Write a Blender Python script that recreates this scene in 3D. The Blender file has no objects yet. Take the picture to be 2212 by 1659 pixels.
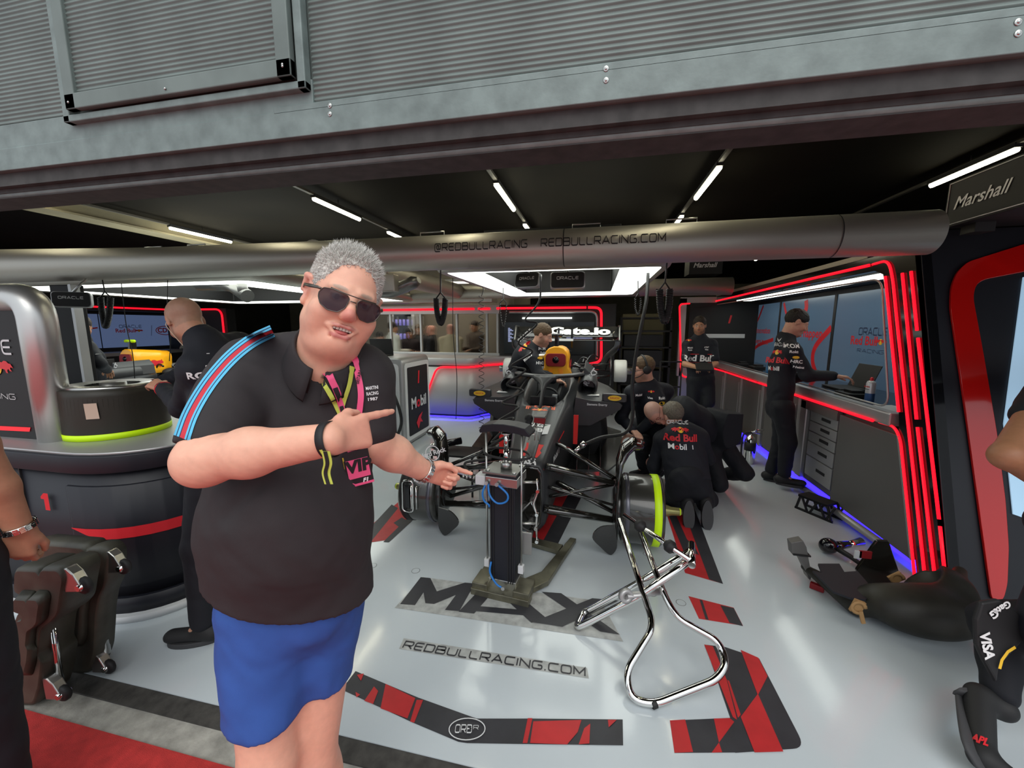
import bpy, math, random
import numpy as np
from mathutils import Vector, Matrix
from mathutils.bvhtree import BVHTree
random.seed(7); np.random.seed(7)
scene = bpy.context.scene
COL = scene.collection
# ------------------------------------------------------------------ camera
F_PX, CX, CY, CAM_H = 850.0, 1106.0, 829.5, 1.6
YAW, PITCH = math.radians(12.1), math.radians(8.3)
FW = np.array([-math.sin(YAW)*math.cos(PITCH), math.cos(YAW)*math.cos(PITCH), -math.sin(PITCH)])
RT = np.array([math.cos(YAW), math.sin(YAW), 0.0])
UP = np.cross(RT, FW)
cam_data = bpy.data.cameras.new('camera')
cam_data.sensor_fit = 'HORIZONTAL'; cam_data.sensor_width = 36.0
cam_data.lens = 36.0*F_PX/2212.0
cam_data.clip_start = 0.02; cam_data.clip_end = 300
cam = bpy.data.objects.new('camera', cam_data); COL.objects.link(cam)
_m = Matrix.Identity(4)
for _i in range(3):
    _m[_i][0] = RT[_i]; _m[_i][1] = UP[_i]; _m[_i][2] = -FW[_i]
_m[2][3] = CAM_H
cam.matrix_world = _m
scene.camera = cam
def P(px, py, X=None, Y=None, Z=None, D=None):
    """the world point that a measured pixel shows, on a plane X=, Y=, Z= or at depth D"""
    r = FW + RT*(px-CX)/F_PX - UP*(py-CY)/F_PX
    if D is not None: t = D
    elif X is not None: t = X/r[0]
    elif Y is not None: t = Y/r[1]
    else: t = (Z-CAM_H)/r[2]
    return np.array([0, 0, CAM_H]) + r*t
# ------------------------------------------------------------------ world, lights, exposure
vs = scene.view_settings
vs.view_transform = 'Standard'; vs.look = 'None'; vs.exposure = 0.36; vs.gamma = 1.0
try: vs.use_curve_mapping = False
except Exception: pass
world = bpy.data.worlds.new('overcast_sky'); scene.world = world; world.use_nodes = True
_nt = world.node_tree; _bg = _nt.nodes['Background']
_tc = _nt.nodes.new('ShaderNodeTexCoord'); _sp = _nt.nodes.new('ShaderNodeSeparateXYZ')
_cr = _nt.nodes.new('ShaderNodeValToRGB')
_nt.links.new(_tc.outputs['Generated'], _sp.inputs[0]); _nt.links.new(_sp.outputs['Z'], _cr.inputs[0])
_cr.color_ramp.elements[0].color = (0.62, 0.68, 0.74, 1); _cr.color_ramp.elements[1].color = (0.92, 0.97, 1.0, 1)
_nt.links.new(_cr.outputs[0], _bg.inputs[0]); _bg.inputs[1].default_value = 1.0
def area_light(name, loc, target, size, size_y, power, color=(1, 1, 1)):
    d = bpy.data.lights.new(name, 'AREA'); d.shape = 'RECTANGLE'; d.size = size; d.size_y = size_y
    d.energy = power; d.color = color
    o = bpy.data.objects.new(name, d); COL.objects.link(o); o.location = loc
    o.rotation_euler = (Vector(target)-Vector(loc)).to_track_quat('-Z', 'Y').to_euler()
    return o
_sun = bpy.data.lights.new('veiled_sun', 'SUN'); _sun.energy = 1.1; _sun.angle = math.radians(50); _sun.color = (1.0, 0.97, 0.92)
_so = bpy.data.objects.new('veiled_sun', _sun); COL.objects.link(_so)
_so.rotation_euler = Vector((-0.25, 0.8, -1.0)).to_track_quat('-Z', 'Y').to_euler(); _so.location = (2, -4, 6)
# ------------------------------------------------------------------ materials
MATS = {}
def mat(name, col, rough=0.5, metal=0.0, bump=0.0, bscale=200.0, emit=0.0, var=0.0, vscale=8.0, coat=0.0, spec=0.5, sss=0.0, alpha=1.0, trans=0.0, vcol=False, rvar=0.0, aniso=None, ior=1.45):
    if name in MATS: return MATS[name]
    m = bpy.data.materials.new(name); m.use_nodes = True
    nt = m.node_tree; b = nt.nodes['Principled BSDF']
    c = (col[0], col[1], col[2], 1)
    b.inputs['Base Color'].default_value = c
    b.inputs['Roughness'].default_value = rough; b.inputs['Metallic'].default_value = metal
    b.inputs['Specular IOR Level'].default_value = spec; b.inputs['Coat Weight'].default_value = coat
    b.inputs['Coat Roughness'].default_value = 0.08; b.inputs['IOR'].default_value = ior
    if sss:
        b.inputs['Subsurface Weight'].default_value = sss; b.inputs['Subsurface Scale'].default_value = 0.01
        b.inputs['Subsurface Radius'].default_value = (1.0, 0.35, 0.2)
    if trans: b.inputs['Transmission Weight'].default_value = trans
    if alpha < 1: b.inputs['Alpha'].default_value = alpha
    if emit:
        b.inputs['Emission Color'].default_value = c; b.inputs['Emission Strength'].default_value = emit
    tc = nt.nodes.new('ShaderNodeTexCoord')
    src = None
    if vcol:
        a = nt.nodes.new('ShaderNodeVertexColor'); a.layer_name = 'Col'; src = a.outputs['Color']
        nt.links.new(src, b.inputs['Base Color'])
    if var or rvar:
        n = nt.nodes.new('ShaderNodeTexNoise'); n.inputs['Scale'].default_value = vscale; n.inputs['Detail'].default_value = 6
        nt.links.new(tc.outputs['Object'], n.inputs['Vector'])
        if var:
            mr = nt.nodes.new('ShaderNodeMapRange'); mr.inputs[1].default_value = 0.3; mr.inputs[2].default_value = 0.7
            mr.inputs[3].default_value = 1-var; mr.inputs[4].default_value = 1+var
            nt.links.new(n.outputs['Fac'], mr.inputs[0])
            mx = nt.nodes.new('ShaderNodeMix'); mx.data_type = 'RGBA'; mx.blend_type = 'MULTIPLY'; mx.inputs[0].default_value = 1
            if src: nt.links.new(src, mx.inputs[6])
            else: mx.inputs[6].default_value = c
            nt.links.new(mr.outputs[0], mx.inputs[7]); nt.links.new(mx.outputs[2], b.inputs['Base Color'])
        if rvar:
            m2 = nt.nodes.new('ShaderNodeMapRange'); m2.inputs[1].default_value = 0.3; m2.inputs[2].default_value = 0.7
            m2.inputs[3].default_value = max(0, rough-rvar); m2.inputs[4].default_value = rough+rvar
            nt.links.new(n.outputs['Fac'], m2.inputs[0]); nt.links.new(m2.outputs[0], b.inputs['Roughness'])
    if bump or aniso:
        n2 = nt.nodes.new('ShaderNodeTexNoise'); n2.inputs['Scale'].default_value = bscale; n2.inputs['Detail'].default_value = 4
        if aniso:
            mp = nt.nodes.new('ShaderNodeMapping'); mp.inputs['Scale'].default_value = aniso
            nt.links.new(tc.outputs['Object'], mp.inputs[0]); nt.links.new(mp.outputs[0], n2.inputs['Vector'])
        else: nt.links.new(tc.outputs['Object'], n2.inputs['Vector'])
        bm_ = nt.nodes.new('ShaderNodeBump'); bm_.inputs['Strength'].default_value = bump or 0.1; bm_.inputs['Distance'].default_value = 0.004
        nt.links.new(n2.outputs['Fac'], bm_.inputs['Height']); nt.links.new(bm_.outputs[0], b.inputs['Normal'])
    MATS[name] = m
    return m
def carbon(name='carbon_weave', base=(0.012, 0.012, 0.012), rough=0.22, scale=350.0):
    if name in MATS: return MATS[name]
    m = mat(name, base, rough, 0.0, coat=0.6, spec=0.6)
    nt = m.node_tree; b = nt.nodes['Principled BSDF']
    tc = nt.nodes.new('ShaderNodeTexCoord'); ch = nt.nodes.new('ShaderNodeTexChecker'); ch.inputs['Scale'].default_value = scale
    ch.inputs['Color1'].default_value = (base[0], base[1], base[2], 1)
    ch.inputs['Color2'].default_value = (base[0]*2.4, base[1]*2.4, base[2]*2.3, 1)
    nt.links.new(tc.outputs['Object'], ch.inputs['Vector']); nt.links.new(ch.outputs['Color'], b.inputs['Base Color'])
    return m
# ------------------------------------------------------------------ objects
def kind(o, k='structure'): o['kind'] = k; return o
def tag(o, label, cat, group=None):
    o['label'] = label; o['category'] = cat
    if group: o['group'] = group
    return o
def thing(name, label, cat, loc=(0, 0, 0), group=None):
    o = bpy.data.objects.new(name, None); COL.objects.link(o); o.empty_display_size = 0.1
    o.location = [float(v) for v in loc]
    return tag(o, label, cat, group)
def wloc(o):
    v = Vector((0, 0, 0))
    while o is not None: v += Vector(o.location); o = o.parent
    return v
def link_mesh(name, me, parent=None, bevel=0.0, smooth=None):
    o = bpy.data.objects.new(name, me); COL.objects.link(o)
    if parent is not None:
        o.parent = parent; o.location = -wloc(parent)
    if bevel:
        b = o.modifiers.new('bevel', 'BEVEL'); b.width = bevel; b.segments = 2; b.limit_method = 'ANGLE'; b.angle_limit = math.radians(40)
    return o
V = lambda *a: np.array(a, float)
def nrm(v):
    v = np.asarray(v, float); return v/(np.linalg.norm(v)+1e-12)
def frame_z(d, hint=(0, 0, 1)):
    d = nrm(d); h = np.asarray(hint, float)
    if abs(d@nrm(h)) > 0.98: h = V(1, 0, 0) if abs(d[0]) < 0.9 else V(0, 1, 0)
    x = nrm(np.cross(h, d)); return x, np.cross(d, x), d
def bezier(pts, n=8):
    """smooth Catmull-Rom through points"""
    p = [np.asarray(q, float) for q in pts]; p = [2*p[0]-p[1]]+p+[2*p[-1]-p[-2]]; out = []
    for i in range(1, len(p)-2):
        for k in range(n):
            t = k/n; a, b, c, d = p[i-1], p[i], p[i+1], p[i+2]
            out.append(0.5*((2*b)+(-a+c)*t+(2*a-5*b+4*c-d)*t*t+(-a+3*b-3*c+d)*t**3))
    out.append(p[-2]); return out
def fillet(pts, r, n=5, closed=False):
    p = [np.asarray(q, float) for q in pts]; out = []; N = len(p)
    for i in range(N):
        if not closed and i in (0, N-1): out.append(p[i]); continue
        a, b, c = p[i-1], p[i], p[(i+1) % N]
        la, lc = np.linalg.norm(a-b), np.linalg.norm(c-b)
        if la < 1e-9 or lc < 1e-9: continue
        rr = min(r(b) if callable(r) else r, la*0.49, lc*0.49)
        s = b+(a-b)/la*rr; e = b+(c-b)/lc*rr
        for k in range(n+1):
            t = k/n; out.append((1-t)**2*s+2*t*(1-t)*b+t*t*e)
    return out
class MB:
    def __init__(s): s.v = []; s.f = []; s.m = []; s.mats = []; s.cur = 0; s.sm = []; s.smooth = True
    def use(s, m):
        if m not in s.mats: s.mats.append(m)
        s.cur = s.mats.index(m); return s
    def add(s, vs_, fs, smooth=None):
        o = len(s.v); s.v += [tuple(float(c) for c in v) for v in vs_]
        for f in fs:
            s.f.append([i+o for i in f]); s.m.append(s.cur); s.sm.append(s.smooth if smooth is None else smooth)
        return s
    def box(s, c, size, R=None):
        c = np.asarray(c, float); h = np.asarray(size, float)/2
        vs_ = []
        for i in (-1, 1):
            for j in (-1, 1):
                for k in (-1, 1):
                    p = h*V(i, j, k); vs_.append(c+(R@p if R is not None else p))
        return s.add(vs_, [(0, 1, 3, 2), (4, 6, 7, 5), (0, 4, 5, 1), (2, 3, 7, 6), (0, 2, 6, 4), (1, 5, 7, 3)], False)
    def bb(s, a, b):
        a = np.asarray(a, float); b = np.asarray(b, float); return s.box((a+b)/2, np.abs(b-a))
    def quad(s, a, b, c, d): return s.add([a, b, c, d], [(0, 1, 2, 3)], False)
    def prism(s, poly, o, x, y, t, smooth=False):
        """2D polygon in plane (o; x, y), extruded by vector t (3D)"""
        o, x, y, t = [np.asarray(q, float) for q in (o, x, y, t)]
        n = len(poly); a = [o+x*p[0]+y*p[1] for p in poly]; b = [q+t for q in a]
        fs = [list(range(n))[::-1], [i+n for i in range(n)]]
        s.add(a+b, fs, False)
        off = len(s.v)-2*n
        for i in range(n):
            j = (i+1) % n; s.f.append([off+i, off+j, off+j+n, off+i+n]); s.m.append(s.cur); s.sm.append(smooth)
        return s
    def tube(s, pts, r, seg=8, closed=False, caps=True, flat=None, hint=(0, 0, 1)):
        """tube along points; r scalar or list; flat=(a,b) makes an elliptical section"""
        p = [np.asarray(q, float) for q in pts]; n = len(p)
        rs = r if hasattr(r, '__len__') else [r]*n
        rings = []; u = None
        for i in range(n):
            if closed: d = p[(i+1) % n]-p[i-1]
            else: d = p[min(i+1, n-1)]-p[max(i-1, 0)]
            d = nrm(d)
            if u is None: u = frame_z(d, hint)[0]
            u = nrm(u-d*(u@d)); w = np.cross(d, u)
            fa, fb = flat if flat is not None else (1, 1)
            rings.append([p[i]+(u*math.cos(k*2*math.pi/seg)*fa+w*math.sin(k*2*math.pi/seg)*fb)*rs[i] for k in range(seg)])
        vs_ = [q for R_ in rings for q in R_]; fs = []
        for i in range(n if closed else n-1):
            j = (i+1) % n
            for k in range(seg):
                l = (k+1) % seg; fs.append((i*seg+k, i*seg+l, j*seg+l, j*seg+k))
        s.add(vs_, fs, True)
        if caps and not closed:
            o = len(s.v)-n*seg
            s.f.append([o+k for k in range(seg)][::-1]); s.m.append(s.cur); s.sm.append(False)
            s.f.append([o+(n-1)*seg+k for k in range(seg)]); s.m.append(s.cur); s.sm.append(False)
        return s
    def cyl(s, a, b, r, r2=None, seg=16): return s.tube([a, b], [r, r if r2 is None else r2], seg)
    def lathe(s, prof, o, ax, seg=32, a0=0.0, a1=2*math.pi, hint=(0, 0, 1), smooth=True):
        """prof: (radius, height) pairs around axis ax at o"""
        x, y, z = frame_z(ax, hint); o = np.asarray(o, float); full = abs(a1-a0-2*math.pi) < 1e-6
        n = seg if full else seg+1; vs_ = []
        for r, h in prof:
            for k in range(n):
                a = a0+(a1-a0)*k/seg; vs_.append(o+x*r*math.cos(a)+y*r*math.sin(a)+z*h)
        fs = []
        for i in range(len(prof)-1):
            for k in range(seg):
                l = (k+1) % n; fs.append((i*n+k, i*n+l, (i+1)*n+l, (i+1)*n+k))
        return s.add(vs_, fs, smooth)
    def loft(s, secs, closed=True, caps=True, smooth=True):
        """secs: list of equally long rings of 3D points"""
        n = len(secs[0]); vs_ = [q for r in secs for q in r]; fs = []
        for i in range(len(secs)-1):
            for k in range(n if closed else n-1):
                l = (k+1) % n; fs.append((i*n+k, i*n+l, (i+1)*n+l, (i+1)*n+k))
        s.add(vs_, fs, smooth)
        if caps and closed:
            o = len(s.v)-len(vs_)
            s.f.append([o+k for k in range(n)][::-1]); s.m.append(s.cur); s.sm.append(False)
            s.f.append([o+(len(secs)-1)*n+k for k in range(n)]); s.m.append(s.cur); s.sm.append(False)
        return s
    def ball(s, c, r, R=None, nu=16, nv=10):
        c = np.asarray(c, float); r = r if hasattr(r, '__len__') else (r, r, r); vs_ = []; fs = []
        for i in range(nv+1):
            t = math.pi*i/nv
            for k in range(nu):
                a = 2*math.pi*k/nu; q = V(r[0]*math.sin(t)*math.cos(a), r[1]*math.sin(t)*math.sin(a), r[2]*math.cos(t))
                vs_.append(c+(R@q if R is not None else q))
        for i in range(nv):
            for k in range(nu):
                l = (k+1) % nu; fs.append((i*nu+k, (i+1)*nu+k, (i+1)*nu+l, i*nu+l))
        return s.add(vs_, fs, True)
    def mesh(s, name):
        me = bpy.data.meshes.new(name); me.from_pydata(s.v, [], s.f)
        for m in s.mats: me.materials.append(m)
        me.polygons.foreach_set('material_index', s.m); me.polygons.foreach_set('use_smooth', s.sm)
        me.update(); return me
    def build(s, name, material=None, parent=None, bevel=0.0):
        if material is not None and not s.mats: s.mats = [material]
        return link_mesh(name, s.mesh(name), parent, bevel)
def rotm(ax, a):
    return np.array(Matrix.Rotation(a, 3, Vector([float(q) for q in ax])))
def basis(x, y, z): return np.array([x, y, z]).T
# ------------------------------------------------------------------ lettering
_TC = {}
def text_tris(s, italic=0.0, bold=0.0, space=1.0):
    k = (s, italic, bold, space)
    if k in _TC: return _TC[k]
    cu = bpy.data.curves.new('t', 'FONT'); cu.body = s; cu.size = 1.0; cu.align_x = 'CENTER'; cu.align_y = 'CENTER'
    cu.shear = italic; cu.offset = bold; cu.space_character = space; cu.resolution_u = 3; cu.fill_mode = 'FRONT'
    o = bpy.data.objects.new('t', cu); COL.objects.link(o)
    dg = bpy.context.evaluated_depsgraph_get(); me = o.evaluated_get(dg).to_mesh()
    vs_ = [(v.co.x, v.co.y) for v in me.vertices]; fs = [tuple(p.vertices) for p in me.polygons]
    o.evaluated_get(dg).to_mesh_clear(); bpy.data.objects.remove(o); bpy.data.curves.remove(cu)
    _TC[k] = (vs_, fs); return _TC[k]
def ribbon(pts, w, closed=False):
    p = [np.asarray(q, float) for q in pts]; n = len(p); L = []; R_ = []
    for i in range(n):
        a = p[i-1] if (i or closed) else None; b = p[(i+1) % n] if (i < n-1 or closed) else None
        d1 = nrm(p[i]-a) if a is not None else None; d2 = nrm(b-p[i]) if b is not None else None
        if d1 is None: d1 = d2
        if d2 is None: d2 = d1
        n1 = V(-d1[1], d1[0]); n2 = V(-d2[1], d2[0]); m = nrm(n1+n2); sc = 1/max(0.4, m@n1)
        L.append(p[i]+m*w/2*sc); R_.append(p[i]-m*w/2*sc)
    vs_ = L+R_; fs = [(i, (i+1) % n, (i+1) % n+n, i+n) for i in range(n if closed else n-1)]
    return vs_, fs
WG = {'R': (1, [[(0, 0), (0, 1), (1, 1), (1, .42), (.1, .42)], [(.55, .42), (1, 0)]]), 'E': (.9, [[(1, 1), (0, 1), (0, 0), (1, 0)], [(.02, .5), (.95, .5)]]),
      'D': (1, [[(0, 0), (0, 1), (1, 1), (1, 0), (0, 0)]]), 'B': (1, [[(0, 0), (0, 1), (.95, 1), (.95, .52), (.05, .52)], [(.5, .52), (1, .52), (1, 0), (0, 0)]]),
      'U': (1, [[(0, 1), (0, 0), (1, 0), (1, 1)]]), 'L': (.9, [[(0, 1), (0, 0), (1, 0)]]), 'A': (1.1, [[(0, 0), (.5, 1), (1, 0)], [(.22, .3), (.8, .3)]]),
      'C': (1, [[(1, 1), (0, 1), (0, 0), (1, 0)]]), 'I': (.02, [[(0, 0), (0, 1)]]), 'N': (1, [[(0, 0), (0, 1), (1, 0), (1, 1)]]),
      'G': (1, [[(1, 1), (0, 1), (0, 0), (1, 0), (1, .5), (.55, .5)]]), '.': (.12, [[(.0, 0), (1, 0)]]), 'O': (1, [[(.5, 0), (0, 0), (0, 1), (1, 1), (1, 0), (.5, 0)]]),
      'M': (1.1, [[(0, 0), (0, 1), (.5, .25), (1, 1), (1, 0)]]), '@': (1.1, [[(.9, -.1), (0, -.1), (0, 1), (1, 1), (1, .2), (.7, .2), (.7, .75), (.35, .75), (.35, .2), (.7, .2)]]), ' ': (1.1, [])}
def wide_text(s, asp=1.45, w=.17, gap=.42, slant=0.0):
    """wide squared lettering, height 1, centred; returns verts, faces, width"""
    x = 0; V_ = []; F_ = []
    for ch in s:
        wd, ls = WG[ch]; wd = wd*asp
        for l in ls:
            q = [V(a*wd, b) for a, b in l]; cl = len(l) > 3 and l[0] == l[-1]
            sharp = ch in 'AMN'
            if cl: q = q[:-1]
            q = q if sharp else fillet(q, (lambda c_: .33 if c_[0] > .3 else .02) if ch in 'DBR' else .33, 4, cl)
            vv, ff = ribbon(q, w if ch != '.' else .2, cl)
            o = len(V_); V_ += [(x+a[0]+slant*a[1], a[1]-.5) for a in vv]; F_ += [tuple(i+o for i in f) for f in ff]
        x += wd+gap
    x -= gap
    return [(a-x/2, b) for a, b in V_], F_, x
def ell_poly(a, b, n=28, cx=0, cy=0): return [(cx+a*math.cos(i*2*math.pi/n), cy+b*math.sin(i*2*math.pi/n)) for i in range(n)]
BULL = [(-1, .1), (-.86, .3), (-.62, .34), (-.4, .52), (-.12, .56), (.15, .42), (.4, .5), (.62, .5), (.72, .66), (.78, .46), (.95, .3), (.86, .14), (.66, .12), (.6, -.08), (.72, -.3), (.5, -.34), (.4, -.12), (.12, -.14), (-.1, -.2), (-.2, -.46), (-.42, -.5), (-.34, -.28), (-.5, -.12), (-.66, -.3), (-.9, -.34), (-.74, -.12), (-.8, .02), (-1.1, -.06)]
WHITE_INK = mat('white_ink', (.82, .82, .82), .5); RED_INK = mat('red_ink', (.65, .02, .03), .5)
YEL_INK = mat('yellow_ink', (.9, .55, .03), .5); BLACK_INK = mat('black_ink', (.01, .01, .012), .5)
class Ink:
    """flat marks in a plane, optionally laid onto a target surface"""
    def __init__(s, o, x, y, target=None, off=0.0015, reach=0.25, back=0.08):
        s.o = np.asarray(o, float); s.x = nrm(x); s.y = np.asarray(y, float); s.y = nrm(s.y-s.x*(s.y@s.x)); s.n = np.cross(s.x, s.y)
        s.mb = MB(); s.mb.smooth = False; s.off = off; s.t = None; s.reach = reach; s.back = back; s.lay = 0
        if target is not None: s.t = bvh_of(target)
    def put(s, vs_, fs, m, sc=1.0, at=(0, 0), rot=0.0, sx=1.0):
        ca, sa = math.cos(rot), math.sin(rot); out = []; s.lay += 1
        off = s.off+s.lay*0.0002; pts = []; ds = []
        for q in vs_:
            a, b = q[0]*sc*sx, q[1]*sc; a, b = a*ca-b*sa+at[0], a*sa+b*ca+at[1]; p = s.o+s.x*a+s.y*b; pts.append(p)
            if s.t is not None:
                h = s.t.ray_cast(Vector(p+s.n*s.back), Vector(-s.n), s.reach); ds.append(h[3]-s.back if h[0] is not None else None)
        if s.t is None: out = [p+s.n*off for p in pts]
        else:
            ok = [d for d in ds if d is not None]
            if not ok: return s
            md = float(np.median(ok)); out = [p-s.n*((md if d is None else min(max(d, md-.05), md+.05))-off) for p, d in zip(pts, ds)]
        s.mb.use(m); s.mb.add(out, fs, False); return s
    def text(s, t, h, at=(0, 0), m=None, rot=0.0, sx=1.0, italic=0.0, bold=0.02, space=1.0):
        v, f = text_tris(t, italic, bold, space); return s.put(v, f, m or WHITE_INK, h*1.35, at, rot, sx)
    def row(s, parts, h, at=(0, 0), bold=.02):
        """words of different inks set in one row"""
        W = []
        for t, m in parts: v, f = text_tris(t, 0.0, bold); xs_ = [q[0] for q in v]; W.append((v, f, m, min(xs_), max(xs_)))
        x = -(sum(w[4]-w[3] for w in W)+.05*(len(W)-1))/2
        for v, f, m, a, b in W: s.put([(q[0]-a+x, q[1]) for q in v], f, m, h*1.35, at); x += b-a+.05
        return s
    def wide(s, t, h, at=(0, 0), m=None, rot=0.0, w=.17, asp=1.45, slant=0.0, width=None):
        v, f, wd = wide_text(t, asp, w, slant=slant); sx = (width/(wd*h)) if width else 1
        return s.put(v, f, m or WHITE_INK, h, at, rot, sx)
    def poly(s, pts, m, sc=1.0, at=(0, 0), rot=0.0, sx=1.0): return s.put(pts, [tuple(range(len(pts)))], m, sc, at, rot, sx)
    def line(s, pts, w, m, closed=False, at=(0, 0), rot=0.0, sc=1.0):
        v, f = ribbon([V(*p) for p in pts], w, closed); return s.put(v, f, m, sc, at, rot)
    def ring(s, a, b, w, m, at=(0, 0), rot=0.0): return s.line(ell_poly(a, b), w, m, True, at, rot)
    def bulls(s, h, at=(0, 0), rot=0.0, red=None, sun=None):
        s.poly(ell_poly(.55, .55, 24), sun or YEL_INK, h, at, rot)
        b = [(x*.8-.78, y*.8) for x, y in BULL]
        s.poly(b, red or RED_INK, h, at, rot); s.poly([(-x, y) for x, y in b][::-1], red or RED_INK, h, at, rot); return s
    def build(s, name, parent): return s.mb.build(name, None, parent)
_BV = {}
def bvh_of(o):
    if o.name not in _BV:
        off = wloc(o); me = o.data
        _BV[o.name] = BVHTree.FromPolygons([v.co+off for v in me.vertices], [tuple(p.vertices) for p in me.polygons])
    return _BV[o.name]
# ------------------------------------------------------------------ distance-field bodies
class Field:
    def __init__(s, lo, hi, res):
        s.lo = np.asarray(lo, float); s.res = res; s.n = np.maximum(4, np.ceil((np.asarray(hi, float)-s.lo)/res).astype(int)+1)
        s.g = np.full(tuple(s.n), 1.0, np.float32)
    def _sub(s, lo, hi, pad):
        a = np.maximum(0, np.floor((np.asarray(lo)-pad-s.lo)/s.res).astype(int)); b = np.minimum(s.n, np.ceil((np.asarray(hi)+pad-s.lo)/s.res).astype(int)+1)
        if np.any(b <= a): return None
        ax = [s.lo[i]+np.arange(a[i], b[i])*s.res for i in range(3)]
        X, Y, Z = np.meshgrid(*ax, indexing='ij')
        return (slice(a[0], b[0]), slice(a[1], b[1]), slice(a[2], b[2])), np.stack([X, Y, Z], -1).astype(np.float32)
    def _mix(s, sl, d, k, sub=False):
        g = s.g[sl]
        if sub:
            d = -d
            h = np.maximum(k-np.abs(g-d), 0)/max(k, 1e-6); s.g[sl] = np.maximum(g, d)+h*h*k/4
        else:
            h = np.maximum(k-np.abs(g-d), 0)/max(k, 1e-6); s.g[sl] = np.minimum(g, d)-h*h*k/4
    def cone(s, a, b, ra, rb=None, k=0.02, sub=False, flat=None):
        """round cone; flat=(dir, factor): squash along dir"""
        rb = ra if rb is None else rb; a = np.asarray(a, float); b = np.asarray(b, float); R = max(ra, rb); 
        if flat is not None and flat[1] > 1: Rp = R*flat[1]
        else: Rp = R
        q = s._sub(np.minimum(a, b)-Rp, np.maximum(a, b)+Rp, k+2*s.res)
        if q is None: return s
        sl, p = q; ab = (b-a); L2 = max(ab@ab, 1e-9)
        pa = p-a.astype(np.float32); t = np.clip(pa@ab.astype(np.float32)/L2, 0, 1)
        v = pa-t[..., None]*ab.astype(np.float32)
        if flat is not None:
            n = nrm(flat[0]).astype(np.float32); c = v@n; v = v+(c/flat[1]-c)[..., None]*n
        d = np.sqrt((v*v).sum(-1))-(ra+(rb-ra)*t)
        s._mix(sl, d, k, sub); return s
    def ell(s, c, r, M=None, k=0.02, sub=False):
        c = np.asarray(c, float); r = np.asarray(r if hasattr(r, '__len__') else (r, r, r), float); R = r.max()
        q = s._sub(c-R, c+R, k+2*s.res)
        if q is None: return s
        sl, p = q; p = p-c.astype(np.float32)
        if M is not None: p = p@np.asarray(M, np.float32)
        k0 = np.sqrt(((p/r)**2).sum(-1))+1e-6; k1 = np.sqrt(((p/(r*r))**2).sum(-1))+1e-6
        s._mix(sl, (k0*(k0-1)/k1).astype(np.float32), k, sub); return s
    def cut(s, o, n, k=0.004):
        """remove the half space on the side n of point o"""
        ax = [s.lo[i]+np.arange(s.n[i])*s.res for i in range(3)]; n = nrm(n); o = np.asarray(o, float)
        d = ((ax[0]-o[0])*n[0])[:, None, None]+((ax[1]-o[1])*n[1])[None, :, None]+((ax[2]-o[2])*n[2])[None, None, :]
        g = s.g; d = d.astype(np.float32); h = np.maximum(k-np.abs(g-d), 0)/k; s.g = np.maximum(g, d)+h*h*k/4; return s
    def noise(s, amp, freq, seed=0, stretch=(1, 1, 1)):
        rs = np.random.RandomState(seed)
        ax = [s.lo[i]+np.arange(s.n[i])*s.res for i in range(3)]
        X, Y, Z = np.meshgrid(*ax, indexing='ij', sparse=True); out = 0
        w1 = np.sin(X*freq*.7+Z*freq*.9+rs.rand()*6)*1.6+np.sin(Y*freq*.8+rs.rand()*6)*1.2
        for i in range(4):
            f = freq*(1+.7*i)*(0.7+.6*rs.rand(3))*np.array(stretch)*rs.choice([-1, 1], 3)
            out = out+np.sin(X*f[0]+Y*f[1]+Z*f[2]+w1*(1+.4*i)+rs.rand()*6)/(1+.6*i)
        s.g = (s.g+(amp*out/2)).astype(np.float32); return s
    def extract(s):
        g = s.g; ins = g < 0; n = s.n
        c = np.zeros((n[0]-1, n[1]-1, n[2]-1), np.int8)
        for i in (0, 1):
            for j in (0, 1):
                for k in (0, 1): c += ins[i:n[0]-1+i, j:n[1]-1+j, k:n[2]-1+k]
        act = (c > 0) & (c < 8); I = np.argwhere(act)
        if len(I) == 0: return np.zeros((0, 3)), []
        idx = np.full(act.shape, -1, np.int64); idx[tuple(I.T)] = np.arange(len(I))
        acc = np.zeros((len(I), 3)); cnt = np.zeros(len(I))
        cor = [(i, j, k) for i in (0, 1) for j in (0, 1) for k in (0, 1)]
        gv = {q: g[I[:, 0]+q[0], I[:, 1]+q[1], I[:, 2]+q[2]].astype(float) for q in cor}
        for a in cor:
            for d in range(3):
                if a[d] == 1: continue
                b = list(a); b[d] = 1; b = tuple(b); ga, gb = gv[a], gv[b]; m = (ga < 0) != (gb < 0)
                t = np.where(m, ga/np.where(m, ga-gb, 1), 0); pos = np.tile(np.array(a, float), (len(I), 1)); pos[:, d] += t
                acc[m] += pos[m]; cnt[m] += 1
        vs_ = s.lo+(I+acc/cnt[:, None])*s.res
        faces = []
        for d in range(3):
            u, w = [(1, 2), (2, 0), (0, 1)][d]
            sl0 = [slice(1, n[q]-1) for q in range(3)]; sl0[d] = slice(0, n[d]-1); sl1 = list(sl0); sl1[d] = slice(1, n[d])
            A, B = ins[tuple(sl0)], ins[tuple(sl1)]; E = np.argwhere(A != B)
            if len(E) == 0: continue
            base = np.array([1, 1, 1]); base[d] = 0; E0 = E+base; flip = A[tuple(E.T)]
            def cell(du, dw):
                q = E0.copy(); q[:, u] -= du; q[:, w] -= dw; return idx[tuple(q.T)]
            q = np.stack([cell(1, 1), cell(0, 1), cell(0, 0), cell(1, 0)], 1)
            q[~flip] = q[~flip][:, ::-1]; faces.append(q)
        return vs_, np.concatenate(faces)
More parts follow.
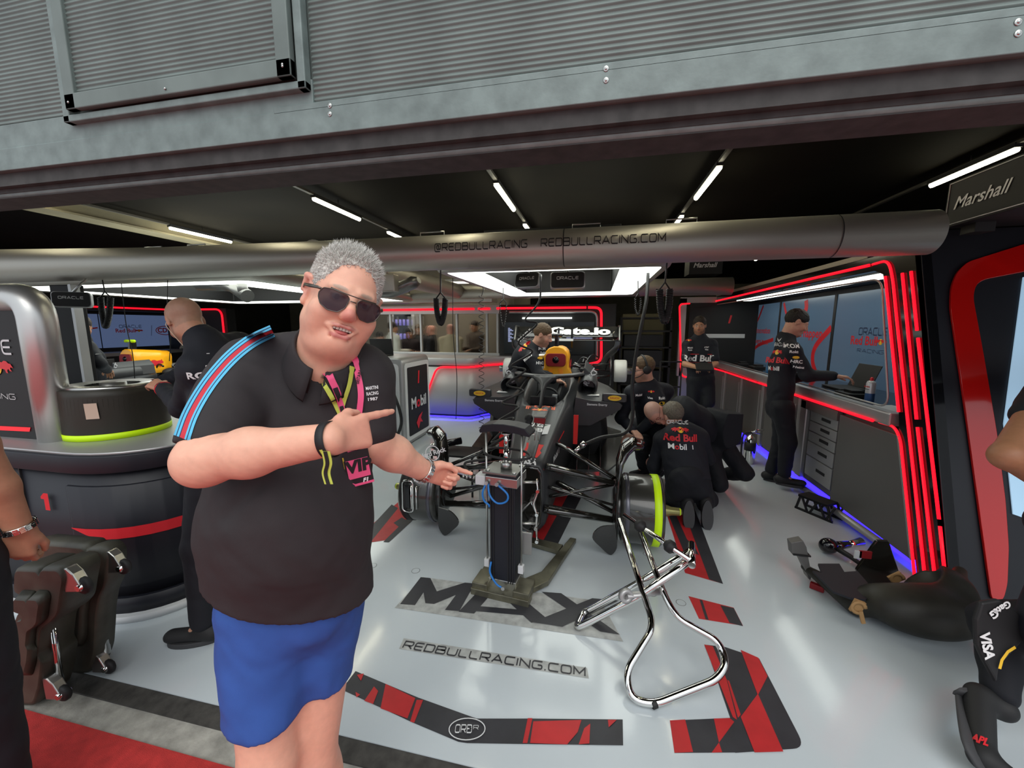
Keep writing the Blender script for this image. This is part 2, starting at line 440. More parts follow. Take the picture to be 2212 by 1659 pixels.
def smooth_verts(vs_, fs, it=1, lam=0.5):
    fs = np.asarray(fs); 
    for _ in range(it):
        acc = np.zeros_like(vs_); cnt = np.zeros(len(vs_))
        for a, b in ((0, 1), (1, 2), (2, 3), (3, 0)):
            np.add.at(acc, fs[:, a], vs_[fs[:, b]]); np.add.at(acc, fs[:, b], vs_[fs[:, a]])
            np.add.at(cnt, fs[:, a], 1); np.add.at(cnt, fs[:, b], 1)
        vs_ = vs_+(acc/np.maximum(cnt, 1)[:, None]-vs_)*lam
    return vs_
def field_obj(name, fields, material, parent=None, color=None, mats=None, matfn=None, it=1):
    """join extracted fields to ONE mesh; color: fn(verts)->rgb for the vertex colour layer"""
    Vs = []; Fs = []; o = 0
    for f in fields:
        v, q = f.extract()
        if len(v) == 0: continue
        v = smooth_verts(v, q, it); Vs.append(v); Fs.append(q+o); o += len(v)
    v = np.concatenate(Vs); q = np.concatenate(Fs)
    me = bpy.data.meshes.new(name); me.vertices.add(len(v)); me.vertices.foreach_set('co', v.ravel())
    me.loops.add(len(q)*4); me.loops.foreach_set('vertex_index', q.ravel().astype(np.int32))
    me.polygons.add(len(q)); me.polygons.foreach_set('loop_start', np.arange(0, len(q)*4, 4, dtype=np.int32))
    try: me.polygons.foreach_set('loop_total', np.full(len(q), 4, dtype=np.int32))
    except Exception: pass
    for m in (mats or [material]): me.materials.append(m)
    if matfn is not None: me.polygons.foreach_set('material_index', matfn(v[q].mean(1)).astype(np.int32))
    me.polygons.foreach_set('use_smooth', np.ones(len(q), bool))
    me.update(calc_edges=True); me.validate()
    if color is not None:
        at = me.color_attributes.new('Col', 'FLOAT_COLOR', 'POINT'); c = np.ones((len(v), 4)); c[:, :3] = color(v)
        at.data.foreach_set('color', c.ravel())
    return link_mesh(name, me, parent)
# ================================================================== materials of the place
M_FLOOR = mat('epoxy_floor', (.50, .55, .58), .13, 0, bump=.05, bscale=60, var=.05, vscale=1.3, coat=.25, rvar=.05)
M_CONC = mat('worn_concrete', (.30, .29, .26), .9, 0, bump=.9, bscale=45, var=.3, vscale=14)
M_CARPET = mat('red_carpet', (.44, .028, .026), .95, 0, bump=.8, bscale=400, var=.18, vscale=25)
M_SEAL = mat('dirty_threshold', (.045, .042, .038), .75, 0, bump=.6, bscale=60, var=.4, vscale=20)
M_DOOR = mat('grey_green_sheet', (.155, .195, .182), .5, .15, bump=.08, bscale=25, var=.14, vscale=7)
M_DOORT = mat('scuffed_door_trim', (.18, .23, .22), .5, .15, bump=.1, bscale=90, var=.2, vscale=16)
M_RUBBER = mat('door_seal_rubber', (.05, .05, .048), .7, 0, var=.3, vscale=20)
M_ALU = mat('brushed_aluminium', (.66, .66, .64), .36, .85, bump=.05, aniso=(4, 120, 120), bscale=6)
M_PIPE = mat('satin_pipe_metal', (.50, .475, .42), .45, .8, bump=.04, aniso=(3, 160, 160), bscale=6)
M_SILV = mat('silver_panel', (.42, .42, .42), .42, .6, bump=.03, aniso=(60, 60, 3), bscale=20)
M_CEIL = mat('dark_ceiling', (.005, .004, .0025), .9, 0, var=.3, vscale=1.2, spec=.1)
M_BEIGE = mat('dim_beige_cladding', (.17, .15, .095), .7, 0, var=.12, vscale=3)
M_WALL = mat('dark_garage_wall', (.05, .045, .036), .8, 0, var=.2, vscale=2)
M_NAVY = mat('navy_laminate', (.009, .010, .016), .5, 0, bump=.02, bscale=60)
M_BLK = mat('black_gloss_panel', (.006, .006, .008), .12, 0, coat=.5)
M_BLKM = mat('black_matt', (.012, .012, .013), .6)
M_GREYP = mat('grey_cover_panel', (.13, .125, .12), .4, .2)
M_WHT = mat('white_trim', (.62, .63, .64), .35)
M_LED = mat('red_led', (1.0, .006, .02), .4, emit=1.15)
M_LEDB = mat('blue_led', (.03, .015, 1.0), .4, emit=3.0)
M_TUBE = mat('fluorescent_tube', (1.0, .93, .66), .4, emit=17)
M_PANEL = mat('light_panel', (.95, 1.0, .92), .4, emit=3.0)
M_REDBAND = mat('red_gloss_band', (.62, .008, .006), .16, 0, coat=.6)
M_GLASS = mat('clear_glazing', (.9, .95, .95), .02, 0, trans=1.0, ior=1.1, alpha=.35)
M_SCR = mat('lit_blue_screen', (.06, .10, .15), .25, emit=.33)
M_SCRD = mat('dark_screen', (.01, .012, .013), .2, emit=.2)
M_STICKB = mat('dark_floor_vinyl', (.028, .028, .034), .42, 0, bump=.05, bscale=80, var=.15, vscale=10)
M_STICKR = mat('red_floor_vinyl', (.43, .018, .022), .42, 0, bump=.05, bscale=80, var=.12, vscale=10)
M_STICKG = mat('scuffed_clear_vinyl', (.36, .37, .36), .45, 0, bump=.1, bscale=60, var=.25, vscale=20)
M_CHROME = mat('chrome', (.72, .72, .7), .07, 1.0)
M_STEEL = mat('machined_steel', (.5, .5, .48), .28, .95, bump=.03, bscale=60)
M_CABLE = mat('black_cable', (.012, .012, .012), .45)
ex, ey, ez = V(1, 0, 0), V(0, 1, 0), V(0, 0, 1)
# ================================================================== the setting
b = MB().bb((-14, 1.17, -.1), (7, 16, 0)); kind(b.build('floor', M_FLOOR))
b = MB().bb((-14, -9, -.12), (7, 1.09, -.012)); kind(b.build('floor_outside', M_CONC))
b = MB().bb((-14, 1.09, -.1), (7, 1.17, -.004)); kind(b.build('trim_1', M_SEAL))
# red carpet laid outside the door
b = MB().bb((-6, -6, -.012), (3, .985, -.003)); tag(b.build('carpet', M_CARPET), 'red carpet laid on the concrete outside the garage door', 'carpet')
b = MB().bb((-14, 1.3, 3.12), (7, 16, 3.3)); kind(b.build('ceiling', M_CEIL))
b = MB().bb((-14, 15.9, 0), (7, 16.1, 3.3)); kind(b.build('wall_back', M_BEIGE))
b = MB().bb((-14.1, 1.2, 0), (-13.9, 16, 3.3)); kind(b.build('wall_left', M_WALL))
b = MB().bb((6.9, 1.2, 0), (7.1, 16, 3.3)); kind(b.build('wall_right', M_WALL))
# roller door fascia: corrugated sheet, flat hem, rubber seal
def corr(x0, x1, z0, z1, y, pitch=.0145, amp=.0022):
    n = int((z1-z0)/pitch*6); secs = [[V(x, y-amp*math.sin(i/6*2*math.pi), z0+(z1-z0)*i/n) for i in range(n+1)] for x in (x0, x1)]
    m = MB(); m.loft(secs, closed=False, caps=False); return m
b = corr(-.86, 5, 2.262, 3.6, 1.152); c = corr(-5, -1.85, 2.34, 3.6, 1.152); b.add(c.v, c.f); b.use(M_DOOR)
b.bb((-5, 1.156, 2.18), (5, 1.19, 3.62))
o = kind(b.build('wall_front', M_DOOR))
b = MB(); b.bb((-5, 1.143, 2.18), (5, 1.158, 2.255)); b.bb((-1.0, 1.143, 2.25), (5, 1.158, 2.27)); b.bb((-5, 1.145, 2.25), (-.86, 1.158, 2.335))
kind(b.build('trim_2', M_DOORT, bevel=.002))
b = MB().use(M_RUBBER); b.bb((-5, 1.165, 2.135), (5, 1.2, 2.181)); b.use(M_DOORT); b.tube([(-5, 1.21, 2.122), (5, 1.21, 2.122)], .017, 10); b.use(M_RUBBER); b.bb((-5, 1.2, 2.105), (5, 1.32, 2.12)); b.bb((-5, 1.19, 2.12), (5, 1.34, 3.2))
kind(b.build('trim_3', M_RUBBER))
# hatch in the fascia
h = thing('access_hatch', 'framed rectangular hatch with corrugated panel in the grey fascia', 'hatch', (-1.36, 1.14, 2.3))
b = MB(); zb, xl, xr = 2.30, -1.83, -.865
for a, c in (((xl, 1.122, zb), (xl+.028, 1.15, 3.6)), ((xr-.028, 1.122, zb), (xr, 1.15, 3.6)), ((xl, 1.122, zb), (xr, 1.15, zb+.022))): b.bb(a, c)
b.build('outer_frame', M_DOORT, h, bevel=.003)
b = MB()
for a, c in (((xl+.04, 1.108, zb+.03), (xl+.085, 1.13, 3.6)), ((xr-.085, 1.108, zb+.03), (xr-.035, 1.13, 3.6)), ((xl+.04, 1.108, zb+.03), (xr-.035, 1.13, zb+.078))): b.bb(a, c)
b.build('inner_frame', M_DOOR, h, bevel=.003)
corr(xl+.08, xr-.08, zb+.07, 3.6, 1.12).build('corrugated_panel', M_DOOR, h)
b = MB()
for x, z in ((xl+.06, zb+.05), (xr-.06, zb+.055), (-1.36, zb+.045), (xr-.06, 2.36)): b.ball((x, 1.106, z), (.004, .003, .004), nu=8, nv=6)
b.build('screws', M_STEEL, h)
for i, (px, py) in enumerate(((1309, 148), (1309, 173), (2200, 47), (2200, 72), (712, 228), (712, 246))):
    q = P(px, py, Y=1.142); b = MB().ball(q, (.0045, .003, .0045), nu=10, nv=6).ball(q, (.0075, .0012, .0075), nu=10, nv=6)
    tag(b.build('bolt', M_STEEL), ['upper bolt in the fascia above the middle of the garage opening', 'lower bolt in the fascia above the middle of the garage opening', 'upper bolt in the fascia at the far right edge', 'lower bolt in the fascia at the far right edge', 'upper bolt in the fascia right beside the hatch corner', 'lower bolt in the fascia right beside the hatch corner'][i], 'bolt', 'bolts of the door fascia')
# ================================================================== ceiling lights
def strip_light(x, y0, y1, label, z=3.0, suspended=True):
    t = thing('ceiling_light', label, 'ceiling light', (x, (y0+y1)/2, z), 'fluorescent strip lights under the dark ceiling')
    MB().bb((x-.03, y0, z+.012), (x+.03, y1, z+.05)).build('housing', M_BLKM, t)
    b = MB(); b.tube([(x, y0+.015, z), (x, y1-.015, z)], .024, 10); b.build('tube', M_TUBE, t)
    if suspended: MB().tube([(x, (y0+y1)/2, z+.05), (x, (y0+y1)/2, 3.12)], .004, 6).build('hanger', M_BLKM, t)
    return t
rows = [(-6.03, 'far left'), (-3.11, 'second from the left'), (-1.03, 'third from the left'), (1.02, 'fourth from the left'), (3.23, 'far right')]
pos = ['nearest the door', 'second from the door', 'third from the door', 'farthest back']
for (x, rn) in rows:
    ys = {-6.03: [(2.6, 3.56), (4.73, 5.73)], 3.23: [(4.13, 4.99), (8.92, 9.53)]}.get(x, [(2.45, 3.32), (4.03, 4.92), (5.63, 6.5), (8.6, 9.5)])  # fourth strips of the middle rows are added to light the back
    for i, (a, c) in enumerate(ys): strip_light(x, a, c, 'ceiling strip light in the row %s, %s' % (rn, pos[i] if len(ys) > 2 else pos[(0, 3)[i]]))
for (x, rn) in rows:
    b = MB(); b.bb((x-.02, 2.2, 3.035), (x+.02, 8.5, 3.06)); tag(b.build('cable_tray', mat('dark_tray', (.05, .045, .035), .6)), 'dark conduit carrying the ceiling light row %s' % rn, 'conduit', 'light row conduits')
b = MB(); b.bb((-6.5, 1.5, 2.96), (-6.28, 12, 3.12)); b.bb((-6.55, 1.5, 2.94), (-6.23, 12, 2.965)); tag(b.build('ceiling_beam', M_BEIGE), 'brown steel beam under the ceiling at the far left', 'beam')
# ================================================================== overhead pipe gantry
g = thing('overhead_gantry', 'long satin metal pipe gantry across the garage with black lettering', 'gantry', (-1, 3, 2.17))
b = MB(); b.tube([(-9, 3, 2.225), (-6, 3, 2.215), (-4, 3, 2.18), (-2, 3, 2.17), (1.98, 3, 2.17)], [.165, .165, .14, .13, .13], 40, hint=(0, 1, 0)); pipe = b.build('pipe', M_PIPE, g)
for x in (-2.02, -.25, 1.45): MB().lathe([(.1325, -.003), (.1325, .003)], (x, 3, 2.17), (1, 0, 0), 40).build('joint_ring', M_BLKM, g)
for x in (-4.1, -3.6, -1.3, -.1, .55): MB().tube([(x-.1, 3.05, 2.28), (x-.1, 3.05, 2.34), (x+.1, 3.05, 2.34), (x+.1, 3.05, 2.28)], .006, 6).build('lifting_bracket', M_STEEL, g)
k = Ink((-.4, 2.8, 2.185), ex, ez, pipe, off=.005)
k.wide('@REDBULLRACING', .052, (-.455, 0.0), M_BLKM, w=.16, width=.7); k.wide('REDBULLRACING.COM', .052, (.41, 0.0), M_BLKM, w=.16, width=.83); k.build('lettering', g)
b = MB()
for y in (6.6,): b.tube([(-3.2, y, 2.2), (1.95, y, 2.2)], .13, 32, hint=(0, 1, 0))
tag(b.build('back_pipe', M_PIPE), 'second satin metal pipe running behind the light ring', 'pipe')
b = MB(); b.tube([(-2.35, 3.0, 2.2), (-2.35, 6.6, 2.2)], .12, 24); b.tube([(-2.9, 3.0, 2.25), (-2.9, 6.6, 2.25)], .03, 10)
tag(b.build('side_pipe', M_PIPE), 'satin metal pipe running back along the left of the light ring', 'pipe')
# light rings
def light_ring(x0, x1, y0, y1, ix0, ix1, iy0, iy1, label, z=2.05, skirt=.16):
    t = thing('light_ring', label, 'light fixture', ((x0+x1)/2, (y0+y1)/2, z), 'suspended rectangular light rings')
    out = fillet([(x0, y0), (x1, y0), (x1, y1), (x0, y1)], .12, 4, True); n = len(out)
    inn = fillet([(ix0, iy0), (ix1, iy0), (ix1, iy1), (ix0, iy1)], .02, 4, True)
    vs_ = [(p[0], p[1], z) for p in out]+[(p[0], p[1], z+.0) for p in inn]; m = len(inn)
    b = MB(); b.add(vs_, [(i, (i+1) % n, n+(i+1) % n, n+i) for i in range(n)], False); b.build('glowing_panel', M_PANEL, t)
    # casing: outer curved skirt and top, inner well
    secs = [[V(cx+(p[0]-cx)*s, cy+(p[1]-cy)*s, zz) for p in out] for cx, cy in [((x0+x1)/2, (y0+y1)/2)] for s, zz in ((1.0, z), (1.03, z-.012), (1.06, z), (1.09, z+.06), (1.06, z+.14), (.9, z+.2))]
    MB().loft(secs, True, False).build('casing', M_PIPE, t)
    secs = [[V(p[0], p[1], zz) for p in inn] for zz in (z, z+.02, z+.34)]
    MB().loft(secs, True, False).build('inner_well', M_BLKM, t)
    b = MB().bb((ix0+.1, iy0+.7, z+.3), (ix1-.08, iy1-.3, z+.32)); b.build('upper_panel', M_PANEL, t)
    return t
light_ring(-1.27, .47, 3.2, 5.92, -.95, .16, 3.3, 5.35, 'hanging rectangular ring of white light above the central racing car')
light_ring(-6.9, -3.35, 3.3, 6.6, -6.5, -3.9, 3.6, 6.1, 'hanging ring of white light above the second car at the left')
def hung_monitor(name, c, w, hgt, tilt, yaw, label, word='ORACLE'):
    t = thing(name, label, 'monitor', c, 'hanging monitor covers')
    R = np.array(Matrix.Rotation(yaw, 3, 'Z')@Matrix.Rotation(tilt, 3, 'X')); x, y, z = R@ex, R@ez, R@(-ey)
    c = np.asarray(c, float)
    rr = [(p[0], p[1]) for p in fillet([(-w/2, -hgt/2), (w/2, -hgt/2), (w/2, hgt/2), (-w/2, hgt/2)], .03, 4, True)]
    MB().prism([(a*1.07, d*1.1) for a, d in rr], c-z*.02, x, y, -z*.06).build('bezel', M_SILV, t, bevel=.006)
    MB().prism(rr, c-z*.012, x, y, -z*.03 if False else z*-.001).build('screen', M_BLKM, t)
    MB().prism(rr, c-z*.019, x, y, z*.004).build('screen_face', M_BLKM, t)
    k = Ink(c-z*.013, x, y); k.wide(word, hgt*.17, (0, hgt*.12), M_WHT, w=.2, width=w*.66); k.build('lettering', t)
    MB().tube([c+y*hgt*.5+(-z)*.03, c+y*hgt*.5+(-z)*.03+ez*.3] if c[1] > 3.2 else [c+y*hgt*.4+(-z)*.03, V(c[0], 2.98, 2.1)], .012, 8).build('bracket', M_STEEL, t)
hung_monitor('hanging_monitor', P(1136, 601, Y=3.9)+V(0, 0, -.01), .25, .135, -.25, -.35, 'small angled monitor hanging in the central light ring, left of the pair')
hung_monitor('hanging_monitor', P(1226, 601, Y=3.9)+V(0, 0, -.01), .31, .15, -.2, .05, 'wider monitor hanging in the central light ring, right of the pair')
hung_monitor('hanging_monitor', P(152, 646, Y=2.8), .25, .13, -.1, .75, 'hanging monitor at the top left beside the silver column')
# ================================================================== floor graphics
def decal_thing(name, label, polys, group=None, z=.0012):
    t = thing(name, label, 'floor decal', (np.mean([q[0] for m, p in polys for q in p]), np.mean([q[1] for m, p in polys for q in p]), 0), group)
    mats_ = []
    for m, p in polys:
        if m not in mats_: mats_.append(m)
    for m in mats_:
        b = MB(); lay = 0
        for i, (mm, p) in enumerate(polys):
            if mm is m: b.add([(q[0], q[1], z+.0003*i) for q in p], [tuple(range(len(p)))], False)
        b.build({M_STICKB: 'dark_vinyl', M_STICKR: 'red_vinyl', M_STICKG: 'backing', M_WHT: 'white_print'}.get(m, 'vinyl'), m, t)
    return t
def ccw(p):
    a = sum(p[i][0]*p[(i+1) % len(p)][1]-p[(i+1) % len(p)][0]*p[i][1] for i in range(len(p)))
    return p if a > 0 else p[::-1]
def PF(*pts): return ccw([tuple(P(x, y, Z=0)[:2]) for x, y in pts])
R_, B_, G_ = M_STICKR, M_STICKB, M_STICKG
# MAX, laid flat
def letters_MAX():
    t = thing('floor_decal', 'large slanted three-letter word on a scuffed grey plate on the floor', 'floor decal', (-.46, 2.0, 0))
    x0, x1, y0, y1 = -1.09, .18, 1.865, 2.17
    MB().add([(x0, y0, .0012), (x1+.0, y0+.02, .0012), (x1-.11, y1, .0012), (x0+.04, y1-.01, .0012)], [(0, 1, 2, 3)], False).build('backing', G_, t)
    Q = lambda pts: ccw([tuple(P(700+x*.4973, 1200+y*.4973, Z=0)[:2]) for x, y in pts])
    polys = [[(330, 212), (420, 95), (462, 99), (440, 150), (395, 217)], [(420, 95), (462, 99), (490, 157), (478, 212), (440, 208)], [(490, 157), (612, 119), (655, 123), (575, 172), (478, 212)], [(612, 119), (655, 123), (588, 243), (525, 238)],
             [(584, 246), (700, 125), (760, 130), (652, 254)], [(676, 222), (885, 240), (890, 264), (655, 243)], [(720, 128), (800, 136), (975, 282), (900, 294)], [(945, 160), (1030, 166), (1285, 346), (1200, 333)], [(1165, 188), (1278, 198), (1035, 312), (905, 292)]]
    b = MB()
    for i, p in enumerate(polys): b.add([(q[0], q[1], .0018+.0003*i) for q in Q(p)], [tuple(range(len(p)))], False)
    b.build('lettering', B_, t)
letters_MAX()
t = thing('floor_decal', 'long narrow web address strip on the floor below the large slanted letters', 'floor decal', (-.45, 1.63, 0))
MB().add([(*P(862, 1402, Z=0)[:2], .0012), (*P(1272, 1466, Z=0)[:2], .0012), (*P(1268, 1443, Z=0)[:2], .0012), (*P(872, 1379, Z=0)[:2], .0012)], [(0, 1, 2, 3)], False).build('backing', G_, t)
a, c = P(868, 1392, Z=0), P(1270, 1454, Z=0)
k = Ink((a+c)/2+V(0, 0, .001), c-a, ey); k.wide('REDBULLRACING.COM', .042, (0, 0), B_, w=.21, width=np.linalg.norm(c-a)*.97); k.build('lettering', t)
# curved bar with oval badge
decal_thing('floor_decal', 'bent red and black bar with an oval badge on the floor nearest the man', [
    (B_, PF((738, 1490), (768, 1450), (905, 1508), (893, 1562))), (B_, PF((893, 1562), (905, 1508), (1030, 1553), (1010, 1606), (990, 1603))), (B_, PF((1010, 1606), (1030, 1553), (1140, 1553), (1130, 1608))),
    (B_, PF((1130, 1608), (1140, 1553), (1345, 1555), (1346, 1611))),
    (R_, PF((822, 1531), (833, 1478), (897, 1509), (880, 1553))), (R_, PF((900, 1513), (914, 1513), (895, 1562), (886, 1560))),
    (R_, PF((787, 1515), (808, 1484), (817, 1494), (806, 1522))), (R_, PF((771, 1459), (786, 1456), (780, 1472))), (R_, PF((768, 1496), (778, 1502), (770, 1508))),
    (R_, PF((1129, 1607), (1140, 1553), (1150, 1553), (1139, 1607))), (R_, PF((1145, 1607), (1152, 1560), (1256, 1557), (1248, 1583), (1225, 1610))),
    (R_, PF((1262, 1575), (1275, 1565), (1273, 1608), (1250, 1610))), (R_, PF((1313, 1557), (1332, 1557), (1315, 1573)))], z=.0012)
t = thing('floor_decal', 'white oval lettered badge printed on the bent floor bar', 'floor decal', P(1009, 1577, Z=0)); c0 = P(1009, 1577, Z=0)+V(0, 0, .006)
k = Ink(c0, nrm(P(1130, 1580, Z=0)-P(990, 1578, Z=0)), ey, off=0); k.ring(.072, .043, .004, M_WHT); k.wide('ORB', .03, (-.014, 0), M_WHT, w=.16, width=.065); k.wide('R', .016, (.035, .006), M_WHT, w=.13, width=.02); k.build('white_print', t)
# right corner piece
cnr = fillet([P(1627+20, 1625, Z=0)[:2], P(1740, 1618, Z=0)[:2], P(1660, 1440, Z=0)[:2]], .06, 6)
decal_thing('floor_decal', 'red and black corner piece on the floor at the lower right, one corner rounded', [
    (B_, PF((1457, 1627), (1447, 1557), (1582, 1551), (1600, 1626))), (B_, ccw([tuple(P(1588, 1627, Z=0)[:2])]+[tuple(q) for q in fillet([P(1640, 1622, Z=0)[:2], P(1740, 1617, Z=0)[:2], P(1640, 1423, Z=0)[:2]], .05, 6)][1:]+[tuple(P(1566, 1398, Z=0)[:2]), tuple(P(1523, 1393, Z=0)[:2]), tuple(P(1578, 1553, Z=0)[:2])])),
    (R_, PF((1457, 1627), (1447, 1557), (1480, 1555), (1497, 1625))), (R_, PF((1542, 1553), (1576, 1552), (1586, 1560), (1553, 1605))), (R_, PF((1537, 1627), (1553, 1605), (1560, 1626))),
    (R_, PF((1521, 1393), (1540, 1397), (1570, 1470), (1592, 1556), (1583, 1550))), (R_, PF((1571, 1470), (1575, 1472), (1600, 1545), (1594, 1552))),
    (R_, PF((1600, 1405), (1638, 1422), (1658, 1462), (1637, 1503))), (R_, PF((1600, 1550), (1637, 1500), (1692, 1625), (1630, 1627)))])
decal_thing('floor_decal', 'short red and black dash on the floor right of the chrome stand', [(R_, PF((1510, 1337), (1487, 1288), (1585, 1313), (1605, 1352))), (B_, PF((1556, 1308), (1585, 1314), (1605, 1353), (1576, 1346))), (B_, PF((1511, 1296), (1517, 1297), (1531, 1340), (1524, 1338)))])
decal_thing('floor_decal', 'long red and black strip on the floor running back beside the right wheel hub', [(R_, PF((1480, 1238), (1432, 1085), (1495, 1085), (1560, 1261))), (B_, PF((1432, 1085), (1448, 1085), (1495, 1190), (1487, 1215))),
    (B_, PF((1470, 1085), (1495, 1085), (1562, 1262), (1532, 1252))), (B_, PF((1478, 1160), (1500, 1180), (1510, 1200), (1490, 1190)))])
decal_thing('floor_decal', 'red and black strip on the floor beside the left wheel hub', [(R_, PF((700, 1240), (800, 1172), (848, 1165), (900, 1105), (860, 1085), (760, 1170))), (B_, PF((770, 1172), (846, 1090), (860, 1098), (800, 1172))), (B_, PF((850, 1130), (868, 1118), (885, 1128), (866, 1142))), (B_, PF((900, 1100), (918, 1100), (840, 1172), (828, 1171)))])
decal_thing('floor_decal', 'wide red and black strip on the floor under the car nose', [(R_, PF((1120, 1130), (1165, 1060), (1232, 1060), (1168, 1178))), (B_, PF((1168, 1178), (1232, 1060), (1262, 1062), (1203, 1180)))])
for i, (px, py, r) in enumerate(((805, 1222, .028), (898, 1233, .028), (1353, 1290, .028), (1408, 1282, .03), (1471, 1302, .028), (1397, 1197, .026))):
    q = P(px, py, Z=0); b = MB().use(mat('floor_bolt_rim', (.2, .21, .21), .4)); b.lathe([(r, 0), (r, .001), (r*.88, .0012)], q, (0, 0, 1), 24); b.use(M_FLOOR); b.lathe([(r*.88, .0012), (0, .0013)], q, (0, 0, 1), 24)
    tag(b.build('floor_anchor'), ['round floor anchor cover at the man\'s right elbow side, leftmost of all', 'round floor anchor cover above the large slanted letters', 'round floor anchor cover left of the chrome stand crossing', 'round floor anchor cover behind the chrome stand crossing', 'round floor anchor cover right of the chrome stand', 'round floor anchor cover under the right wheel hub'][i], 'anchor cover', 'round floor anchor covers')
# ================================================================== right-hand engineering bay
XR = 2.05
def led_line(pts, name, parent, r=.012, m=None, hint=(0, 0, 1)):
    return MB().tube(fillet(pts, .12, 5), r, 8, hint=hint).build(name, m or M_LED, parent)
rb = thing('engineering_bay', 'tall black and grey engineering bay with red light lines along the right side', 'equipment bay', (2.4, 5.2, 0))
def YL(z, off=0.0): return 2.55+.295*z+off          # leaning front edge of the bay
b = MB()
pol = [(YL(0), 0), (2.80, 0), (3.13, .88), (3.16, 1.02), (3.50, 1.98), (3.6, 2.02), (7.7, 2.02), (7.7, 2.13), (3.4, 2.13), (YL(2.13), 2.13)]
b.prism(pol, (XR, 0, 0), ey, ez, (.06, 0, 0)); b.build('side_panel', M_BLK, rb, bevel=.004)
b = MB().bb((XR-.0, 3.6, 2.13), (XR+.5, 7.75, 2.17)); b.prism([(YL(2.13)+.0, 2.13), (3.7, 2.13), (3.7, 2.17), (YL(2.13)+.02, 2.17)], (XR, 0, 0), ey, ez, (.5, 0, 0)); b.build('top_cover', M_PIPE, rb)
b = MB().bb((2.78, 3.2, 0), (2.84, 7.75, 2.13)); b.bb((XR+.05, 3.3, 2.03), (2.8, 7.75, 2.1)); b.bb((1.62, 7.7, .9), (2.8, 7.76, 2.02)); b.build('back_wall', M_BLKM, rb)
b = MB().bb((XR+.2, 3.6, 2.018), (XR+.42, 7.3, 2.03)); b.build('light_strip', M_PANEL, rb)
# screens on the back wall
for i, (y0, y1) in enumerate(((6.85, 8.1), (5.42, 6.83), (3.6, 5.4))):
    s_ = MB().bb((2.735, y0, .93), (2.77, y1, 1.97)).build('screen', M_SCR, rb)
xs = V(0, -1, 0)
MB().bb((2.728, 5.38, .93), (2.74, 5.43, 1.97)).bb((2.728, 6.82, .93), (2.74, 6.87, 1.97)).bb((2.70, 3.5, .93), (2.74, 8.1, .97)).build('screen_gap', M_BLKM, rb)
k = Ink((2.735, 7.45, 1.45), xs, ez)
k.text('Drive innovation', .10, (-.15, .08), RED_INK, bold=.02); k.text('at every turn.', .10, (-.1, -.1), RED_INK)
k.line(bezier([V(-.6, -.5), V(-.2, -.2), V(.45, -.05)], 8), .06, RED_INK); k.line(bezier([V(-.65, .17), V(-.3, .22), V(-.05, .5)], 8), .05, RED_INK); k.build('screen_graphics', rb)
k = Ink((2.735, 6.1, 1.45), xs, ez); k.text('Make it happen.', .12, (.0, .06), RED_INK); k.line(bezier([V(-.65, .5), V(-.5, .3), V(-.25, .2)], 8), .05, RED_INK); k.line(bezier([V(.0, .5), V(.02, .38), V(-.1, .25)], 8), .09, RED_INK)
k.line(bezier([V(.66, .14), V(.36, -.1), V(.33, -.3), V(.5, -.5)], 8), .08, RED_INK); k.build('screen_graphics', rb)
k = Ink((2.735, 4.75, 1.42), xs, ez); NAVY_INK = mat('navy_ink', (.01, .02, .06), .5)
k.wide('ORACLE', .07, (.04, .13), NAVY_INK, width=.42); k.text('Red Bull', .095, (-.08, .03), RED_INK); k.bulls(.055, (.18, .03)); k.wide('RACING', .035, (.04, -.07), NAVY_INK, width=.4, w=.13); k.line([(.37, -.1), (.43, .2)], .008, NAVY_INK)
k.build('screen_graphics', rb)
k = Ink((2.2, 7.7, 1.5), ex, ez); k.text('1', .14, (.08, .22), RED_INK, bold=.03, italic=.2); k.poly([(-.45, -.1), (.35, -.1), (.35, -.03), (-.45, -.03)], M_WHT); k.build('end_wall_marks', rb)
# LED lines
fin = led_line
def YZ(px, py, dx=-.008):
    q = P(px, py, X=XR); return V(XR+dx, q[1], q[2])
fin([YZ(1545, 651), YZ(1780, 596), YZ(1880, 573)], 'red_light_line', rb)
LR = .0088
fin([YZ(1888, 571), YZ(1922, 561), YZ(1931, 600), YZ(1942, 710), YZ(1996, 1200), YZ(2002, 1255)], 'red_light_line', rb, LR)
fin([YZ(1915, 597), YZ(1944, 890)], 'red_light_line', rb, LR); fin([YZ(1952, 590), YZ(1983, 906)], 'red_light_line', rb, LR); fin([YZ(1985, 923), YZ(2017, 1200), YZ(2024, 1255)], 'red_light_line', rb, LR)
fin([YZ(1971, 586), YZ(1984, 714)], 'red_light_line', rb, LR); fin([YZ(1986, 730), YZ(2032, 1122)], 'red_light_line', rb, LR); fin([YZ(2034, 1137), YZ(2046, 1255)], 'red_light_line', rb, LR)
fin([YZ(1902, 912), YZ(1936, 922), YZ(1948, 950), YZ(1974, 1200), YZ(1980, 1255)], 'red_light_line', rb, LR)
fin([YZ(1719, 851, -.038), YZ(1898, 909, -.038)], 'red_light_line', rb, .012); fin([YZ(1543, 795, -.038), YZ(1568, 802, -.038)], 'red_light_line', rb); fin([YZ(1571, 803, -.038), YZ(1641, 826, -.038)], 'red_light_line', rb); fin([YZ(1645, 827, -.038), YZ(1715, 850, -.038)], 'red_light_line', rb)
e0 = P(1468, 657, Y=7.68); e1 = P(1472, 812, Y=7.68)
fin([YZ(1543, 651), e0+V(.03, 0, 0), e0+V(0, 0, -.04), e1, e1+V(.12, 0, -.03)], 'red_light_line', rb, .014)
